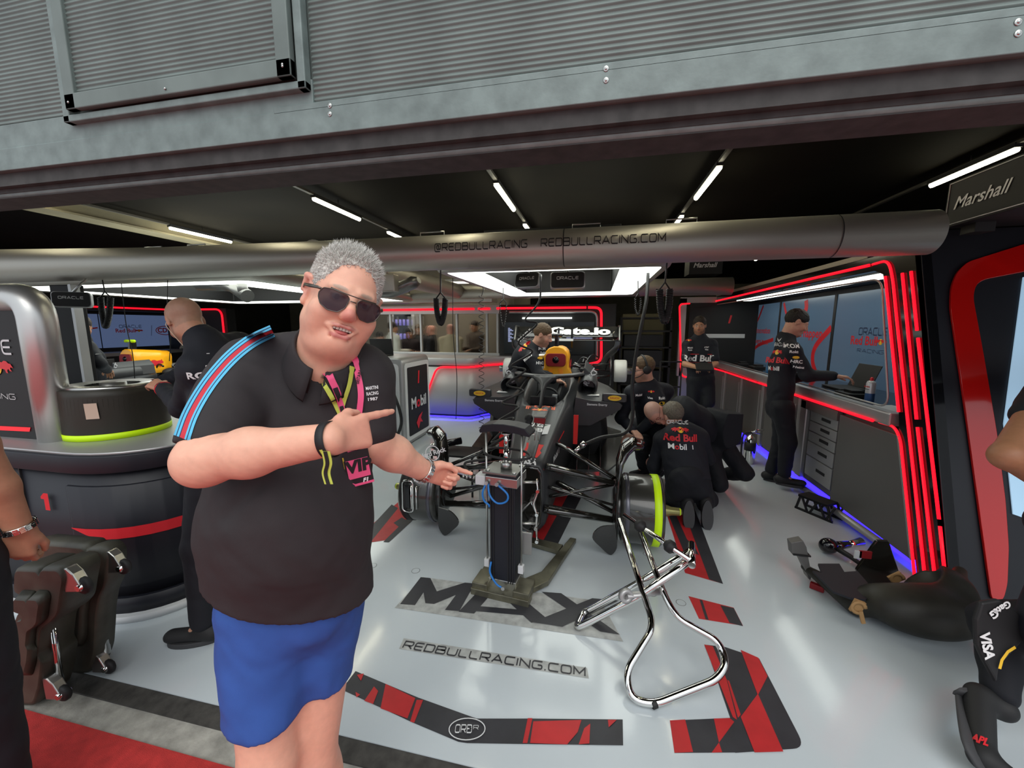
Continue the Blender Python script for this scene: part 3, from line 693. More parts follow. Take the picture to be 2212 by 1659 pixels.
b = MB(); b.bb((1.5, 7.7, 0), (2.05, 7.8, .85)); b.bb((1.46, 7.7, .7), (1.56, 7.8, 2.1)); b.bb((1.46, 7.7, 2.02), (2.1, 7.8, 2.12)); b.build('end_frame', M_SILV, rb)
# silver frame round the opening
b = MB().tube(fillet([V(2.04, 7.6, 1.03), V(2.04, 3.24, 1.03), V(2.04, 3.49, 1.95), V(2.04, 7.6, 1.98)], .1, 6), .007, 8); b.build('opening_frame', M_SILV, rb)
# worktop and cabinets
wt = thing('worktop', 'long silver-edged black worktop along the right side bay', 'worktop', (2.35, 5.4, .95))
MB().bb((XR-.03, 3.19, .905), (XR+.06, 7.6, 1.0)).build('front_edge', M_SILV, wt, bevel=.012)
MB().bb((XR+.03, 3.3, .94), (2.78, 7.6, .985)).build('top', M_BLK, wt)
cabs = [(3.12, 3.78, 'grey cover panel front, nearest the door', 'panel'), (3.8, 4.42, 'five drawers behind a silver rail', 'drawers'), (4.44, 5.35, 'plain grey door behind the standing mechanic', 'door'), (5.37, 6.1, 'tall narrow door beside the extinguisher', 'door'), (6.12, 6.85, 'plain grey door with silver uprights', 'door'), (6.87, 7.6, 'plain grey door at the far end', 'door')]
for y0, y1, desc, kd in cabs:
    c = thing('base_cabinet', 'grey base cabinet with '+desc, 'cabinet', (2.35, (y0+y1)/2, 0), 'base cabinets along the right side')
    MB().bb((XR+.03, y0, .1), (2.75, y1, .885)).build('body', M_GREYP, c)
    MB().bb((XR+.12, y0, 0), (2.7, y1, .1)).build('plinth', M_BLKM, c)
    if kd == 'door':
        d = MB().bb((XR+.005, y0+.09, .14), (XR+.03, y1-.03, .87)).build('door', M_GREYP, c, bevel=.004)
        MB().bb((XR-.01, y0+.1, .25), (XR+.006, y0+.13, .8)).build('handle', M_SILV, d)
        MB().bb((XR-.005, y0, .1), (XR+.03, y0+.07, .885)).build('upright', M_SILV, c, bevel=.004)
    elif kd == 'panel':
        MB().prism([(2.86, .1), (3.78, .1), (3.78, .86), (3.12, .86)], (XR-.012, 0, 0), ey, ez, (.03, 0, 0)).build('cover_panel', M_GREYP, c, bevel=.003)
        MB().prism([(2.845, .1), (2.862, .1), (3.122, .86), (3.105, .86)], (XR-.016, 0, 0), ey, ez, (.006, 0, 0)).build('panel_edge', M_SILV, c)
        MB().tube([(XR-.03, 4.3, .03), (XR-.03, 3.1, .075)], .028, 12).build('bottom_rail', M_SILV, c)
    else:
        zz = [.80, .70, .60, .50, .36, .16]
        for i in range(5):
            d = MB().bb((XR+.0, y0+.02, zz[i+1]+.006), (XR+.03, y1-.16, zz[i]-.004)).build('drawer', M_SILV, c, bevel=.003)
            MB().bb((XR-.004, y0+.12, (zz[i]+zz[i+1])/2-.005), (XR+.004, y0+.26, (zz[i]+zz[i+1])/2+.022)).build('recessed_handle', M_BLKM, d)
        MB().bb((XR-.02, y1-.11, .1), (XR+.03, y1, .885)).build('upright', M_SILV, c, bevel=.012)
        MB().bb((XR-.02, y0, .80), (XR+.02, y1, .885)).build('top_rail', M_GREYP, c)
b = MB().bb((XR+.07, 2.9, .012), (XR+.11, 7.6, .035)); tag(b.build('blue_light_strip', M_LEDB), 'blue light strip glowing under the cabinets along the right side', 'light strip')
# front-facing end of the bay with the red frame
def PLN(px, py, dy=0.0):
    r = FW+RT*(px-CX)/F_PX-UP*(py-CY)/F_PX; t = (2.55+.295*CAM_H+dy)/(r[1]-.295*r[2]); return V(0, 0, CAM_H)+r*t
nf = nrm(V(0, -1, .295))
fp = thing('bay_end_panel', 'leaning black end panel with a glossy red rounded frame at the right edge', 'panel', (2.6, 2.7, 0))
MB().prism([(2.05, 0), (3.6, 0), (3.6, 2.22), (2.05, 2.22)], (0, 2.55, 0), ex, V(0, .295, 1), (0, .05, 0)).build('panel', M_NAVY, fp)
bandp0 = [(2150, 1299), (2136, 1290), (2127, 1230), (2112, 1120), (2085, 920), (2048, 665), (2050, 622), (2062, 590), (2085, 568), (2212, 528), (2260, 514), (2260, 576), (2212, 588), (2120, 606), (2102, 618), (2097, 645), (2121, 776), (2147, 930), (2166, 1080), (2173, 1180), (2170, 1260), (2162, 1290)]
bandp = [tuple(q) for q in fillet([V(*q) for q in bandp0], 12, 3, True)]
pts = [PLN(*q) for q in bandp]; pb = [(q[0], (q[2])) for q in pts]
MB().prism(ccw(pb), (0, 2.55, 0)+nf*.004, ex, V(0, .295, 1), nf*.014).build('red_frame', M_REDBAND, fp, bevel=.002)
pts = [PLN(*q) for q in ((2207, 600), (2165, 915), (2185, 1110), (2300, 1150), (2300, 580))]
MB().prism(ccw([(q[0], q[2]) for q in pts]), (0, 2.55, 0)+nf*.004, ex, V(0, .295, 1), nf*.006).build('pale_screen', mat('pale_blue_screen', (.36, .55, .72), .3, emit=.5), fp)  # pale blue emissive shape set on the leaning panel
sp = thing('speaker_cabinet', 'black speaker cabinet with script lettering mounted high at the right edge', 'speaker', (2.4, 2.9, 2.17))
MB().bb((2.15, 2.5, 2.22), (2.6, 3.17, 2.5)).build('box', M_BLKM, sp, bevel=.006)
b = MB().tube([(2.147, 2.52, 2.235), (2.147, 3.15, 2.235), (2.147, 3.15, 2.485), (2.147, 2.52, 2.485)], .003, 6, closed=True); b.build('piping', M_WHT, sp)
k = Ink((2.147, 2.93, 2.35), xs, ez); k.text('Marshall', .075, (-.005, 0), M_WHT, italic=.35, bold=.012); k.build('lettering', sp)
MB().bb((2.2, 2.6, 2.165), (2.3, 2.7, 2.225)).bb((2.2, 3.0, 2.165), (2.3, 3.1, 2.225)).build('mounting', M_BLKM, sp)
sp = thing('speaker_cabinet', 'small black speaker cabinet with script lettering far back under the ceiling', 'speaker', (1.9, 7.6, 2.3))
c = P(1525, 573, Y=7.8)
MB().box(c+V(0, .2, 0), (.55, .4, .3)).build('box', M_BLKM, sp); k = Ink(c, ex, ez); k.text('Marshall', .085, (-.02, 0), M_WHT, italic=.3); k.build('lettering', sp); MB().tube([c+V(0, .2, .15), V(c[0], c[1]+.2, 3.12)], .02, 8).build('ceiling_pole', M_BLKM, sp)
# things on the worktop
def laptop(name, o, x, w, d, h, lean, label, rot_y=None):
    t = thing(name, label, 'laptop', o); o = np.asarray(o, float); x = nrm(x); y = np.cross(ez, x)
    MB().box(o+y*d/2+ez*.009, (w, d, .016), basis(x, y, ez)).build('base', M_BLKM, t, bevel=.003)
    u = nrm(y*lean+ez); MB().box(o+y*(d-.002)+ez*.017+u*h/2, (w, .008, h), basis(x, nrm(np.cross(u, x)), u)).build('lid', M_BLKM, t, bevel=.003)
    return t
laptop('laptop', P(1795, 835, X=2.32)*V(1, 1, 0)+V(0, 0, .986), V(0, -1, 0), .34, .24, .24, .35, 'open black laptop on the worktop in front of the standing mechanic')
can = thing('spray_can', 'white and blue spray can standing on the right worktop', 'spray can', (2.18, 3.72, .986)); q = V(2.2, 3.72, .986)
MB().lathe([(0, 0), (.031, 0), (.032, .006), (.032, .075)], q, ez, 24).build('blue_body', mat('can_blue', (.05, .12, .3), .3, .4), can)
MB().lathe([(.032, .075), (.032, .155), (.026, .172), (.013, .178)], q, ez, 24).build('white_body', mat('can_white', (.6, .62, .65), .3, .3), can)
MB().lathe([(.013, .178), (.012, .2), (.004, .206), (0, .206)], q, ez, 16).build('red_nozzle', RED_INK, can)
k = Ink(q+V(-.033, -.012, .11), nrm(V(.35, -1, 0)), ez); k.text('brake', .014, (0, .02), RED_INK); k.text('cleaner', .01, (0, 0), BLACK_INK); k.build('label', can)
for i, (y, z, m) in enumerate(((5.62, 0, mat('blue_roll', (.05, .2, .42), .8)), (5.47, 0, mat('blue_roll', (.05, .2, .42), .8)))):
    tag(MB().lathe([(.012, 0), (.05, 0), (.05, .13), (.012, .13), (.012, 0)], (2.2, y, .986), ez, 20).build('paper_roll', m), ['blue paper roll on the worktop, the farther one', 'blue paper roll on the worktop, the one nearer the mechanic'][i], 'paper roll')
tag(MB().box((2.2, 3.42, .99), (.2, .28, .006), np.array(Matrix.Rotation(.2, 3, 'Z'))).build('paper_sheet', M_WHT), 'loose white paper sheet at the near end of the right worktop', 'paper')
for i, (y, x) in enumerate(((4.05, 2.25), (7.0, 2.3), (6.5, 2.35))):
    tag(MB().box((x, y, 1.0), (.16, .22, .03)).box((x+.02, y, 1.025), (.1, .12, .03)).build('equipment_case', M_BLKM, None, bevel=.004), ['small black case beside the laptop on the right worktop', 'small black case at the far end of the right worktop', 'small black case midway along the far part of the worktop'][i], 'case')
# extinguisher, ramp block, mat
fe = thing('fire_extinguisher', 'chrome fire extinguisher on the floor beside the cabinets', 'fire extinguisher', (1.86, 5.0, 0)); q = P(1617, 1000, Z=0)
MB().lathe([(0, 0), (.055, 0), (.06, .02), (.06, .27), (.045, .32), (.018, .34), (.018, .36)], q, ez, 24).build('cylinder', M_CHROME, fe)
MB().lathe([(.0, .16), (.061, .16), (.061, .26), (.0, .26)], q, ez, 24).build('black_label', M_BLKM, fe)
MB().tube([q+V(0, 0, .36), q+V(.05, 0, .4), q+V(.13, 0, .41)], .01, 8).tube([q+V(0, 0, .38), q+V(.05, 0, .37), q+V(.12, 0, .36)], .008, 8).build('handle', M_CHROME, fe)
MB().tube(bezier([q+V(0, 0, .37), q+V(-.09, -.02, .34), q+V(-.1, -.03, .1), q+V(-.1, -.03, .02)], 6), [.01]*12+[.018]*7, 8).build('hose', M_BLKM, fe)
rp = thing('ramp_block', 'black triangular-webbed ramp block on the floor by the cabinets', 'ramp', (1.9, 3.75, 0))
a, c = P(1716, 1097, Z=0), P(1797, 1131, Z=0); u = nrm(c-a); w = V(u[1], -u[0], 0)*-1; w = w if w[0] > 0 else -w; L = np.linalg.norm(c-a)
for off in (0, .13):
    b = MB(); o = a+w*off
    b.prism([(0, 0), (L, 0), (L, .018), (0, .018)], o, u, ez, w*.012); b.prism([(.02, .12), (L-.05, .12), (L-.05, .135), (.02, .135)], o, u, ez, w*.012)
    for x0, x1 in ((0, .03), (.10, .04), (.11, .17), (.24, .18), (.24, .30), (L-.015, L-.06)): b.prism([(x0, 0), (x0+.016, 0), (x1+.016, .13), (x1, .13)], o, u, ez, w*.012)
    b.build('web', M_BLKM, rp)
b = MB(); b.prism([(.02, .12), (L-.05, .12), (L-.05, .14), (.02, .14)], a, u, ez, w*.14); b.build('deck', M_BLKM, rp)
b = MB(); pm = [P(*q, Z=0) for q in ((1520, 915), (1545, 905), (1597, 955), (1560, 962))]; b.add([(q[0], q[1], .012) for q in pm], [(0, 1, 2, 3)], False); b.use(M_BLKM); b.add([(q[0], q[1], .005) for q in [P(*q_, Z=0) for q_ in ((1508, 918), (1545, 898), (1606, 958), (1558, 970))]], [(0, 1, 2, 3)], False)
b = MB().use(M_BLKM); b.prism(ccw([tuple(P(*q, Z=0)[:2]) for q in ((1508, 918), (1545, 898), (1606, 958), (1558, 970))]), (0, 0, 0), ex, ey, (0, 0, .01)); b.use(mat('ochre_mat', (.28, .16, .03), .8)); b.prism(ccw([tuple(P(*q, Z=0)[:2]) for q in ((1522, 916), (1544, 906), (1590, 954), (1562, 960))]), (0, 0, .01), ex, ey, (0, 0, .003))
tag(b.build('floor_mat'), 'ochre and black mat on the floor below the far cabinets', 'mat')
# ================================================================== left counter with rounded end
lc = thing('tyre_counter', 'dark navy counter with a rounded end and pale base ring at the left', 'counter', (-3.4, 1.9, 0))
def plan(ins, x1=-2.2, y0=1.4, y1=2.5, r=.52):
    pts = fillet([(-6.2, y0+ins), (x1-ins, y0+ins), (x1-ins, y1-ins), (-6.2, y1-ins)], r-ins, 10, False); return [V(*p) for p in pts]
def slab(m, ins, z0, z1, name, bev=0.0): return MB().prism([tuple(p) for p in plan(ins)], (0, 0, z0), ex, ey, (0, 0, z1-z0), smooth=True).build(name, m, lc, bevel=bev)
slab(M_WHT, .0, 0, .04, 'base_ring'); slab(M_NAVY, .03, .04, .13, 'plinth'); slab(M_NAVY, .05, .13, .84, 'body')
slab(M_NAVY, .03, .84, .935, 'top_band', .006); slab(M_SILV, .045, .935, .95, 'top')
# raised panel edges on the body
b = MB(); pl = plan(.052)
def on_plan(i0, i1, z): return [V(p[0], p[1], z) for p in pl[i0:i1]]
front = [V(-5.9, 1.452, 0)]
def strip_between(p2, z0, z1, th, m, name, parent, ins=0.0):
    secs = []
    for i, p in enumerate(p2):
        d = nrm(p2[min(i+1, len(p2)-1)]-p2[max(i-1, 0)]); n = V(d[1], -d[0])
        a = V(p[0], p[1], 0)+V(n[0], n[1], 0)*ins; c = a+V(n[0], n[1], 0)*th
        secs.append([V(a[0], a[1], z0), V(c[0], c[1], z0+.006), V(c[0], c[1], z1-.006), V(a[0], a[1], z1)])
    return MB().loft(secs, True, True, True).build(name, m, parent, 0)
def densify(p2, n=8):
    out = []
    for i in range(len(p2)-1):
        for k_ in range(n): out.append(p2[i]+(p2[i+1]-p2[i])*k_/n)
    return out+[p2[-1]]
dp = [p for p in densify([V(*p[:2]) for p in plan(.05)], 12)]
seg = lambda x0, x1: [p for p in dp if x0 <= p[0] <= x1 and p[1] < 2.0]
strip_between(seg(-2.98, -2.26), .19, .77, .012, M_NAVY, 'raised_panel', lc)
strip_between(seg(-3.4, -3.14), .19, .77, .012, M_NAVY, 'raised_panel', lc)
for x in (-3.05, -3.5): MB().bb((x-.004, 1.44, .13), (x+.004, 1.452, .84)).build('panel_seam', M_BLKM, lc)
# markings
q = P(99, 1083, Y=1.435); k = Ink(V(q[0], 1.436, q[2]), ex, ez, off=.002); k.poly([(-.05, .04), (-.01, .075), (.04, .075), (.04, -.08), (-.015, -.08), (-.015, .02), (-.05, .02)], RED_INK, .62); k.build('red_number', lc)
sd = [p for p in dp if -2.72 <= p[0] and p[1] < 1.78]
zf = lambda s_: .60+.0*s_
secs = []
n_ = len(sd)
for i, p in enumerate(sd):
    d = nrm(sd[min(i+1, n_-1)]-sd[max(i-1, 0)]); nn = V(d[1], -d[0]); a = V(p[0]+nn[0]*.015, p[1]+nn[1]*.015, 0); f = i/(n_-1)
    zlo = .475+.0*f; zhi = .535 if f > .22 else .475+.06*min(1, f/.22+.02); secs.append([V(a[0], a[1], zlo if f > .22 else .535-.06*min(1, f/.22+.05)), V(a[0], a[1], .535)])
MB().loft(secs, False, False, True).build('red_stripe', RED_INK, lc)
# silver column and framed black panel standing on the counter
pc = thing('framed_display', 'black display panel in a rounded silver frame standing on the left counter', 'display', (-3.6, 1.72, .95))
c0, c1 = P(97, 640, Y=1.85), P(128, 960, Y=1.85)
cq = P(100, 800, Y=1.62); b = MB().tube(fillet([V(-4.9, 1.62, 1.76), V(cq[0], 1.62, 1.76), V(cq[0], 1.62, .95)], .13, 8), .078, 24, hint=(0, 1, 0)); b.build('silver_frame', M_ALU, pc)
MB().bb((-4.9, 1.59, .95), (cq[0]-.07, 1.64, 1.70)).build('panel', M_BLKM, pc)
def on13(px, py): return P(px, py, Y=1.59)
k = Ink(on13(20, 676)+V(0, -.004, 0), ex, ez, off=0)
def pxpoly(kk, pts, m): 
    pp = [on13(*q)-kk.o for q in pts]; kk.poly(ccw([(q[0], q[2]) for q in pp]), m)
pxpoly(k, [(-60, 648), (26, 650), (29, 658), (-60, 657)], mat('red_glow_bar', (.7, .01, .02), .4, emit=.5)); pxpoly(k, [(-60, 917), (68, 923), (66, 932), (-60, 926)], MATS['red_glow_bar'])
k.build('red_bars', pc)
q = on13(15, 750); k = Ink(q+V(0, -.004, 0), ex, ez, off=0); k.wide('E', .075, (0, 0), M_WHT, w=.15, asp=1.0); k.wide('ORACL', .075, (-.36, 0), M_WHT, w=.15, asp=1.0); k.build('lettering', pc)
q = on13(-2, 793); k = Ink(q+V(0, -.004, 0), ex, ez, off=0); k.bulls(.085, (-.02, 0)); k.wide('RACING', .03, (-.06, -.17), M_WHT, w=.12, asp=1.6); k.build('bull_emblem', pc)
# ================================================================== stand-alone cabinet with oil lettering
mb_ = thing('drinks_cabinet', 'rounded silver cabinet with white framed black sides, left of the car', 'cabinet', (-2.8, 5.0, 0))
mb_['label'] = 'rounded silver service cabinet with white-framed black panels, left of the car'
MB().prism([tuple(p) for p in fillet([(-3.5, 0), (-2.43, 0), (-2.43, 1.2), (-3.5, 1.2)], .09, 6, True)], (0, 4.62, 0), ex, ez, (0, .82, 0), smooth=True).build('body', M_SILV, mb_, bevel=.02)
def framed(o, x, w, h, label):
    n = np.cross(x, ez); rr = lambda a, c, r: fillet([(-a/2, -c/2), (a/2, -c/2), (a/2, c/2), (-a/2, c/2)], r, 5, True)
    MB().prism([tuple(p) for p in rr(w, h, .06)], o, x, ez, n*.012).build('white_frame', M_WHT, mb_, bevel=.004)
    MB().prism([tuple(p) for p in rr(w-.12, h-.12, .03)], o+n*.012, x, ez, n*.004).build('black_panel', M_BLKM, mb_)
framed(V(-2.43, 5.03, .6), V(0, 1, 0), .74, 1.05, 'side'); framed(V(-2.88, 4.62, .6), ex, .8, 1.05, 'front')
k = Ink(V(-2.412, 5.03, .6), V(0, 1, 0), ez); k.text('1', .17, (0, .3), RED_INK, italic=.15, bold=.04); k.row([('M', M_WHT), ('o', RED_INK), ('bil', M_WHT)], .155, (0, -.04), .03); k.poly([(-.1, -.02), (-.02, .06), (.1, .1), (.04, .02), (.1, -.05), (.02, -.03), (-.04, -.12)], RED_INK, 1, (0, -.3)); k.build('lettering', mb_)
k = Ink(V(-2.88, 4.602, .6), ex, ez); k.row([('M', M_WHT), ('o', RED_INK), ('bil', M_WHT)], .155, (.14, -.04), .03); k.build('lettering', mb_)
b = MB()
for x in (-2.72, -2.6): b.lathe([(.03, 0), (.035, .02), (.025, .03), (0, .03)], (x, 4.6, .98), (0, -1, 0), 16)
b.build('gauges', M_STEEL, mb_); MB().box((-2.66, 4.58, .82), (.09, .03, .1)).build('connector', M_SILV, mb_)
MB().tube(bezier([V(-2.66, 4.56, .9), V(-2.5, 4.5, .75), V(-2.42, 4.52, .4), V(-2.55, 4.55, .1)], 8), .02, 8).build('hose', M_CABLE, mb_)
laptop('laptop', V(-2.95, 4.85, 1.2), V(-1, 0, 0)*-1, .34, .2, .22, -.2, 'open black laptop standing on the silver service cabinet')
# ================================================================== silver reception desk at the back
dk = thing('curved_desk', 'curved silver desk with red and blue light lines at the back', 'desk', (-2.4, 6.8, 0))
pl = [V(-4.6, 6.45), V(-2.75, 6.45), V(-2.1, 6.45), V(-1.95, 6.75), V(-1.6, 7.0), V(-1.4, 7.0), V(-1.4, 7.2), V(-4.6, 7.2)]
f = [tuple(p) for p in fillet(pl, .2, 5, True)]
MB().prism(f, (0, 0, .06), ex, ey, (0, 0, .84), True).build('body', mat('desk_silver', (.36, .36, .36), .5, .35), dk); MB().prism(f, (0, 0, .93), ex, ey, (0, 0, .13), True).build('top', M_SILV, dk, bevel=.01)
MB().prism([(a*1.0, c) for a, c in f], (0, .02, .0), ex, ey, (0, 0, .06)).build('plinth', M_BLKM, dk); MB().prism(f, (0, .01, .9), ex, ey, (0, 0, .03)).build('shadow_gap', M_BLKM, dk)  # black joint strip between desk body and top
led_line([V(-2.95, 6.42, .35), V(-2.72, 6.42, .9), V(-2.1, 6.42, .91), V(-1.93, 6.7, .92), V(-1.58, 6.97, .93), V(-1.3, 6.97, .93)], 'red_light_line', dk, .018)
led_line([V(-3.6, 6.40, .03), V(-2.1, 6.40, .03), V(-1.9, 6.75, .03), V(-1.6, 6.97, .03)], 'blue_light_line', dk, .012, M_LEDB)
# glazed partition
gp = thing('glazed_partition', 'glazed silver-framed partition with a red light line, guests behind it', 'partition', (-3.2, 7.3, 0))
b = MB()
for x in (-5.2, -4.05, -3.4, -2.65, -2.05, -1.84): b.bb((x-.02, 7.27, 1.0), (x+.02, 7.33, 1.95))
b.bb((-5.6, 7.25, 1.84), (-1.8, 7.35, 2.0)); b.bb((-5.6, 7.26, 1.02), (-1.8, 7.34, 1.1)); b.build('frame', M_SILV, gp, bevel=.004)
MB().bb((-5.6, 7.3, 1.1), (-1.85, 7.304, 1.8)).build('glass', M_GLASS, gp)
led_line([V(-5.6, 7.22, 1.92), V(-2.28, 7.22, 1.93)], 'red_light_line', gp, .02); led_line([V(-2.2, 7.22, 1.93), V(-1.97, 7.22, 1.93)], 'red_light_line', gp, .02)
MB().bb((-5.6, 7.1, 2.05), (-1.9, 7.5, 2.12)).build('canopy', M_ALU, gp)
# room behind the glass
b = MB().bb((-7, 9.6, 0), (-1.6, 9.7, 3.0)); b.bb((-1.7, 7.65, 0), (-1.6, 9.7, 3.0)); kind(b.build('wall_lounge', mat('lounge_wall', (.22, .19, .15), .6)))
fr = thing('drinks_fridge', 'lit drinks fridge with a pale frame behind the guests', 'fridge', P(877, 715, Y=9.4)*V(1, 1, 0)); q = P(877, 710, Y=9.3)
MB().box(q, (.62, .3, 1.1)).build('frame', M_WHT, fr, bevel=.01); MB().box(q+V(0, -.16, .02), (.46, .02, .95)).build('door', M_BLK, fr)
b = MB()
for r_ in range(2):
    for c_ in range(4): b.cyl(q+V(-.16+.1*c_, -.175, -.02-.35*r_+.1), q+V(-.16+.1*c_, -.175, .13-.35*r_+.1), .03, seg=8)
b.build('cans', mat('can_violet', (.2, .18, .5), .3, emit=.5), fr)
lt = thing('lounge_light', 'pale ceiling light in the lounge behind the glass', 'ceiling light', (-3.5, 8.5, 2.5)); MB().bb((-5.2, 7.9, 2.5), (-2.4, 8.9, 2.52)).build('diffuser', mat('warm_panel', (1, .9, .75), .5, emit=1.8), lt); MB().bb((-5.25, 7.85, 2.515), (-2.35, 8.95, 2.56)).build('housing', M_WHT, lt)  # ceiling panel added to brighten the guests behind the glass
# black console with rounded LED at the back centre
cs = thing('back_console', 'black equipment console with a rounded red light outline behind the car', 'equipment bay', (-.8, 7.3, 0))
MB().bb((-1.8, 7.25, 0), (.32, 7.6, 2.0)).build('body', M_BLKM, cs, bevel=.01)
led_line([V(-1.84, 7.22, 1.935), V(-.2, 7.22, 1.935)], 'red_light_line', cs, .02)
MB().tube(fillet([V(-.17, 7.22, 1.935), V(.06, 7.22, 1.93), V(.09, 7.22, .98), V(-.12, 7.22, .93)], .16, 6), .022, 8).build('red_light_line', M_LED, cs)
MB().tube(fillet([V(-1.6, 7.23, 1.86), V(-.01, 7.23, 1.86), V(.01, 7.23, 1.02)], .13, 6), .022, 8).build('grey_trim', M_SILV, cs)
MB().bb((-1.35, 7.2, 1.74), (-.45, 7.24, 1.765)).build('lamp', M_PANEL, cs)
s1 = MB().bb((-1.7, 7.215, 1.1), (-.87, 7.25, 1.68)).build('screen', M_SCRD, cs); s2 = MB().bb((-.84, 7.215, 1.1), (-.05, 7.25, 1.68)).build('screen', M_SCRD, cs)
k = Ink(V(-.5, 7.21, 1.4), ex, ez, off=.002); k.poly([(-.04, .0), (.42, .0), (.42, .18), (-.04, .18)], mat('pale_screen_panel', (.22, .25, .4), .4, emit=.9), 1, (0, .0))
k.poly([(-.06, .18), (.06, .18), (.06, .04), (0, -.02), (-.06, .04)], mat('dim_green', (.12, .2, .16), .4, emit=.4), 1, (-.17, .02)); k.text('TAG', .04, (-.17, .15), M_WHT); k.text('HEUER', .03, (-.17, .09), RED_INK)
for i in range(12): k.poly([(-1.12, .0), (-1.02-.03*((i*7) % 3), .0), (-1.02-.03*((i*7) % 3), .014), (-1.12, .014)], MATS['pale_screen_panel'], 1, (0, -.08+.022*i))
k.line([(.14, .17), (.1, .1), (.2, .06), (.18, .0)], .008, BLACK_INK); k.build('screen_readout', cs)
# shelves, lockers, racks beyond
rk = thing('equipment_rack', 'tall dark equipment rack beside the back console', 'rack', (.8, 7.9, 0))
b = MB()
for x in (.42, 1.3): b.bb((x, 7.7, 0), (x+.04, 8.2, 1.75))
b.build('upright', M_BLKM, rk)
for z in (.15, .5, .85, 1.2, 1.5, 1.74): MB().bb((.42, 7.7, z), (1.34, 8.2, z+.03)).build('shelf', M_BLKM, rk)
for i, (x, z, w, h) in enumerate(((.5, .53, .7, .25), (.5, .88, .7, .28), (.5, 1.23, .7, .22), (.5, .18, .7, .25))):
    tag(MB().bb((x, 7.72, z), (x+w, 8.15, z+h)).build('storage_case', M_BLKM, None, bevel=.01), 'black storage case on the %s shelf of the tall rack' % ['second', 'third', 'fourth', 'lowest'][i], 'case', 'cases on the tall rack')
lk = thing('locker', 'tall beige double-door locker at the back between rack and right bay', 'locker', (1.9, 10, 0))
MB().bb((.6, 10, 0), (1.55, 10.5, 1.9)).build('body', M_BEIGE, lk, bevel=.01)
for i in (0, 1):
    d = MB().bb((.62+.48*i, 9.97, .05), (1.06+.48*i, 10, 1.85)).build('door', M_BEIGE, lk, bevel=.006); MB().bb((1.02 if i == 0 else 1.12, 9.95, .9), (1.04 if i == 0 else 1.14, 9.97, 1.05)).build('handle', M_SILV, d)
sc = thing('folding_trolley', 'thin black metal trolley frame standing behind the kneeling mechanics', 'trolley', (1.15, 6.6, 0)); b = MB()
for x in (1.0, 1.32): b.tube([(x, 6.6, 0), (x, 6.6, 1.05)], .012, 8)
for z in (.3, .65, 1.05): b.tube([(1.0, 6.6, z), (1.32, 6.6, z)], .012, 8)
b.build('frame', M_BLKM, sc)
# left garage: screens on its side wall, black pillar
XL = P(165, 661, Z=2.05)[0]
lb = thing('left_engineering_bay', 'engineering bay with wide blue screens and red light line at the far left', 'equipment bay', (XL, 6, 0))
MB().bb((XL-.7, 2.5, 0), (XL-.6, 9.0, 2.1)).bb((XL-.6, 2.5, 1.98), (XL, 9.0, 2.12)).bb((XL-.6, 2.5, .0), (XL, 9.0, .9)).bb((XL-.6, 8.9, .9), (XL, 9.0, 2.0)).build('shell', M_BLKM, lb)
MB().bb((XL-.6, 2.5, .9), (XL+.03, 8.95, .98)).build('worktop', M_SILV, lb)
led_line([V(XL+.01, 2.5, 2.05), V(XL+.01, 8.8, 2.05), V(XL+.01, 9.0, 2.0), V(XL+.01, 9.0, 1.2)], 'red_light_line', lb, .02)
YE = P(470, 700, X=XL-.56)[1]
for y0, y1 in ((2.6, P(215, 700, X=XL-.56)[1]-.02), (P(215, 700, X=XL-.56)[1]+.02, YE)): MB().bb((XL-.59, y0, 1.08), (XL-.56, y1, 1.9)).build('screen', mat('slate_blue_screen', (.07, .10, .19), .3, emit=.6), lb)
q = P(293, 716, X=XL-.555); k = Ink(V(XL-.555, q[1], q[2]), V(0, 1, 0), ez)
k.wide('ORACLE', .07, (-.1, .13), NAVY_INK, width=.5); k.text('Red Bull', .1, (-.22, .02), RED_INK); k.bulls(.06, (.08, .02)); k.line([(.36, -.12), (.4, .16)], .01, NAVY_INK); k.text('CDW', .13, (.75, .02), RED_INK, bold=.03); k.ring(.26, .12, .02, RED_INK, (.75, .02))
k.line(bezier([V(-1.7, -.25), V(-1.2, .02), V(-.8, .1)], 8), .03, RED_INK); k.build('screen_graphics', lb)
pl_ = thing('black_pillar', 'black curved pillar under the hanging monitor at the left', 'pillar', (-4.9, 2.9, 0))
a = P(112, 640, Y=2.9); c = P(160, 640, Y=2.9)
MB().prism([(a[0]-.02, 2.93), (a[0]+.02, 2.88), (c[0]-.05, 2.9), (c[0]-.02, 2.95), (c[0]-.02, 3.0), (a[0]-.02, 3.0)], (0, 0, 0), ex, ey, (0, 0, 2.0)).build('column', mat('pillar_black', (.008, .008, .009), .55, spec=.25), pl_, bevel=.01)
MB().bb((c[0]-.03, 2.88, 0), (c[0]+.005, 2.95, 2.0)).build('silver_edge', M_SILV, pl_)
bc = thing('back_console', 'low black console with a rounded red light corner behind the left car', 'equipment bay', (-5.5, 7.4, 0))
q0, q1 = P(455, 668, Y=8.2), P(480, 700, Y=8.2)
MB().bb((q0[0]-1.0, 8.25, 0), (q1[0]+.1, 8.5, 2.05)).build('body', M_BLKM, bc); MB().tube(fillet([V(q0[0]-.8, 8.22, q0[2]), V(q1[0], 8.22, q0[2]), V(q1[0], 8.22, 1.0)], .2, 6), .022, 8).build('red_light_line', M_LED, bc)
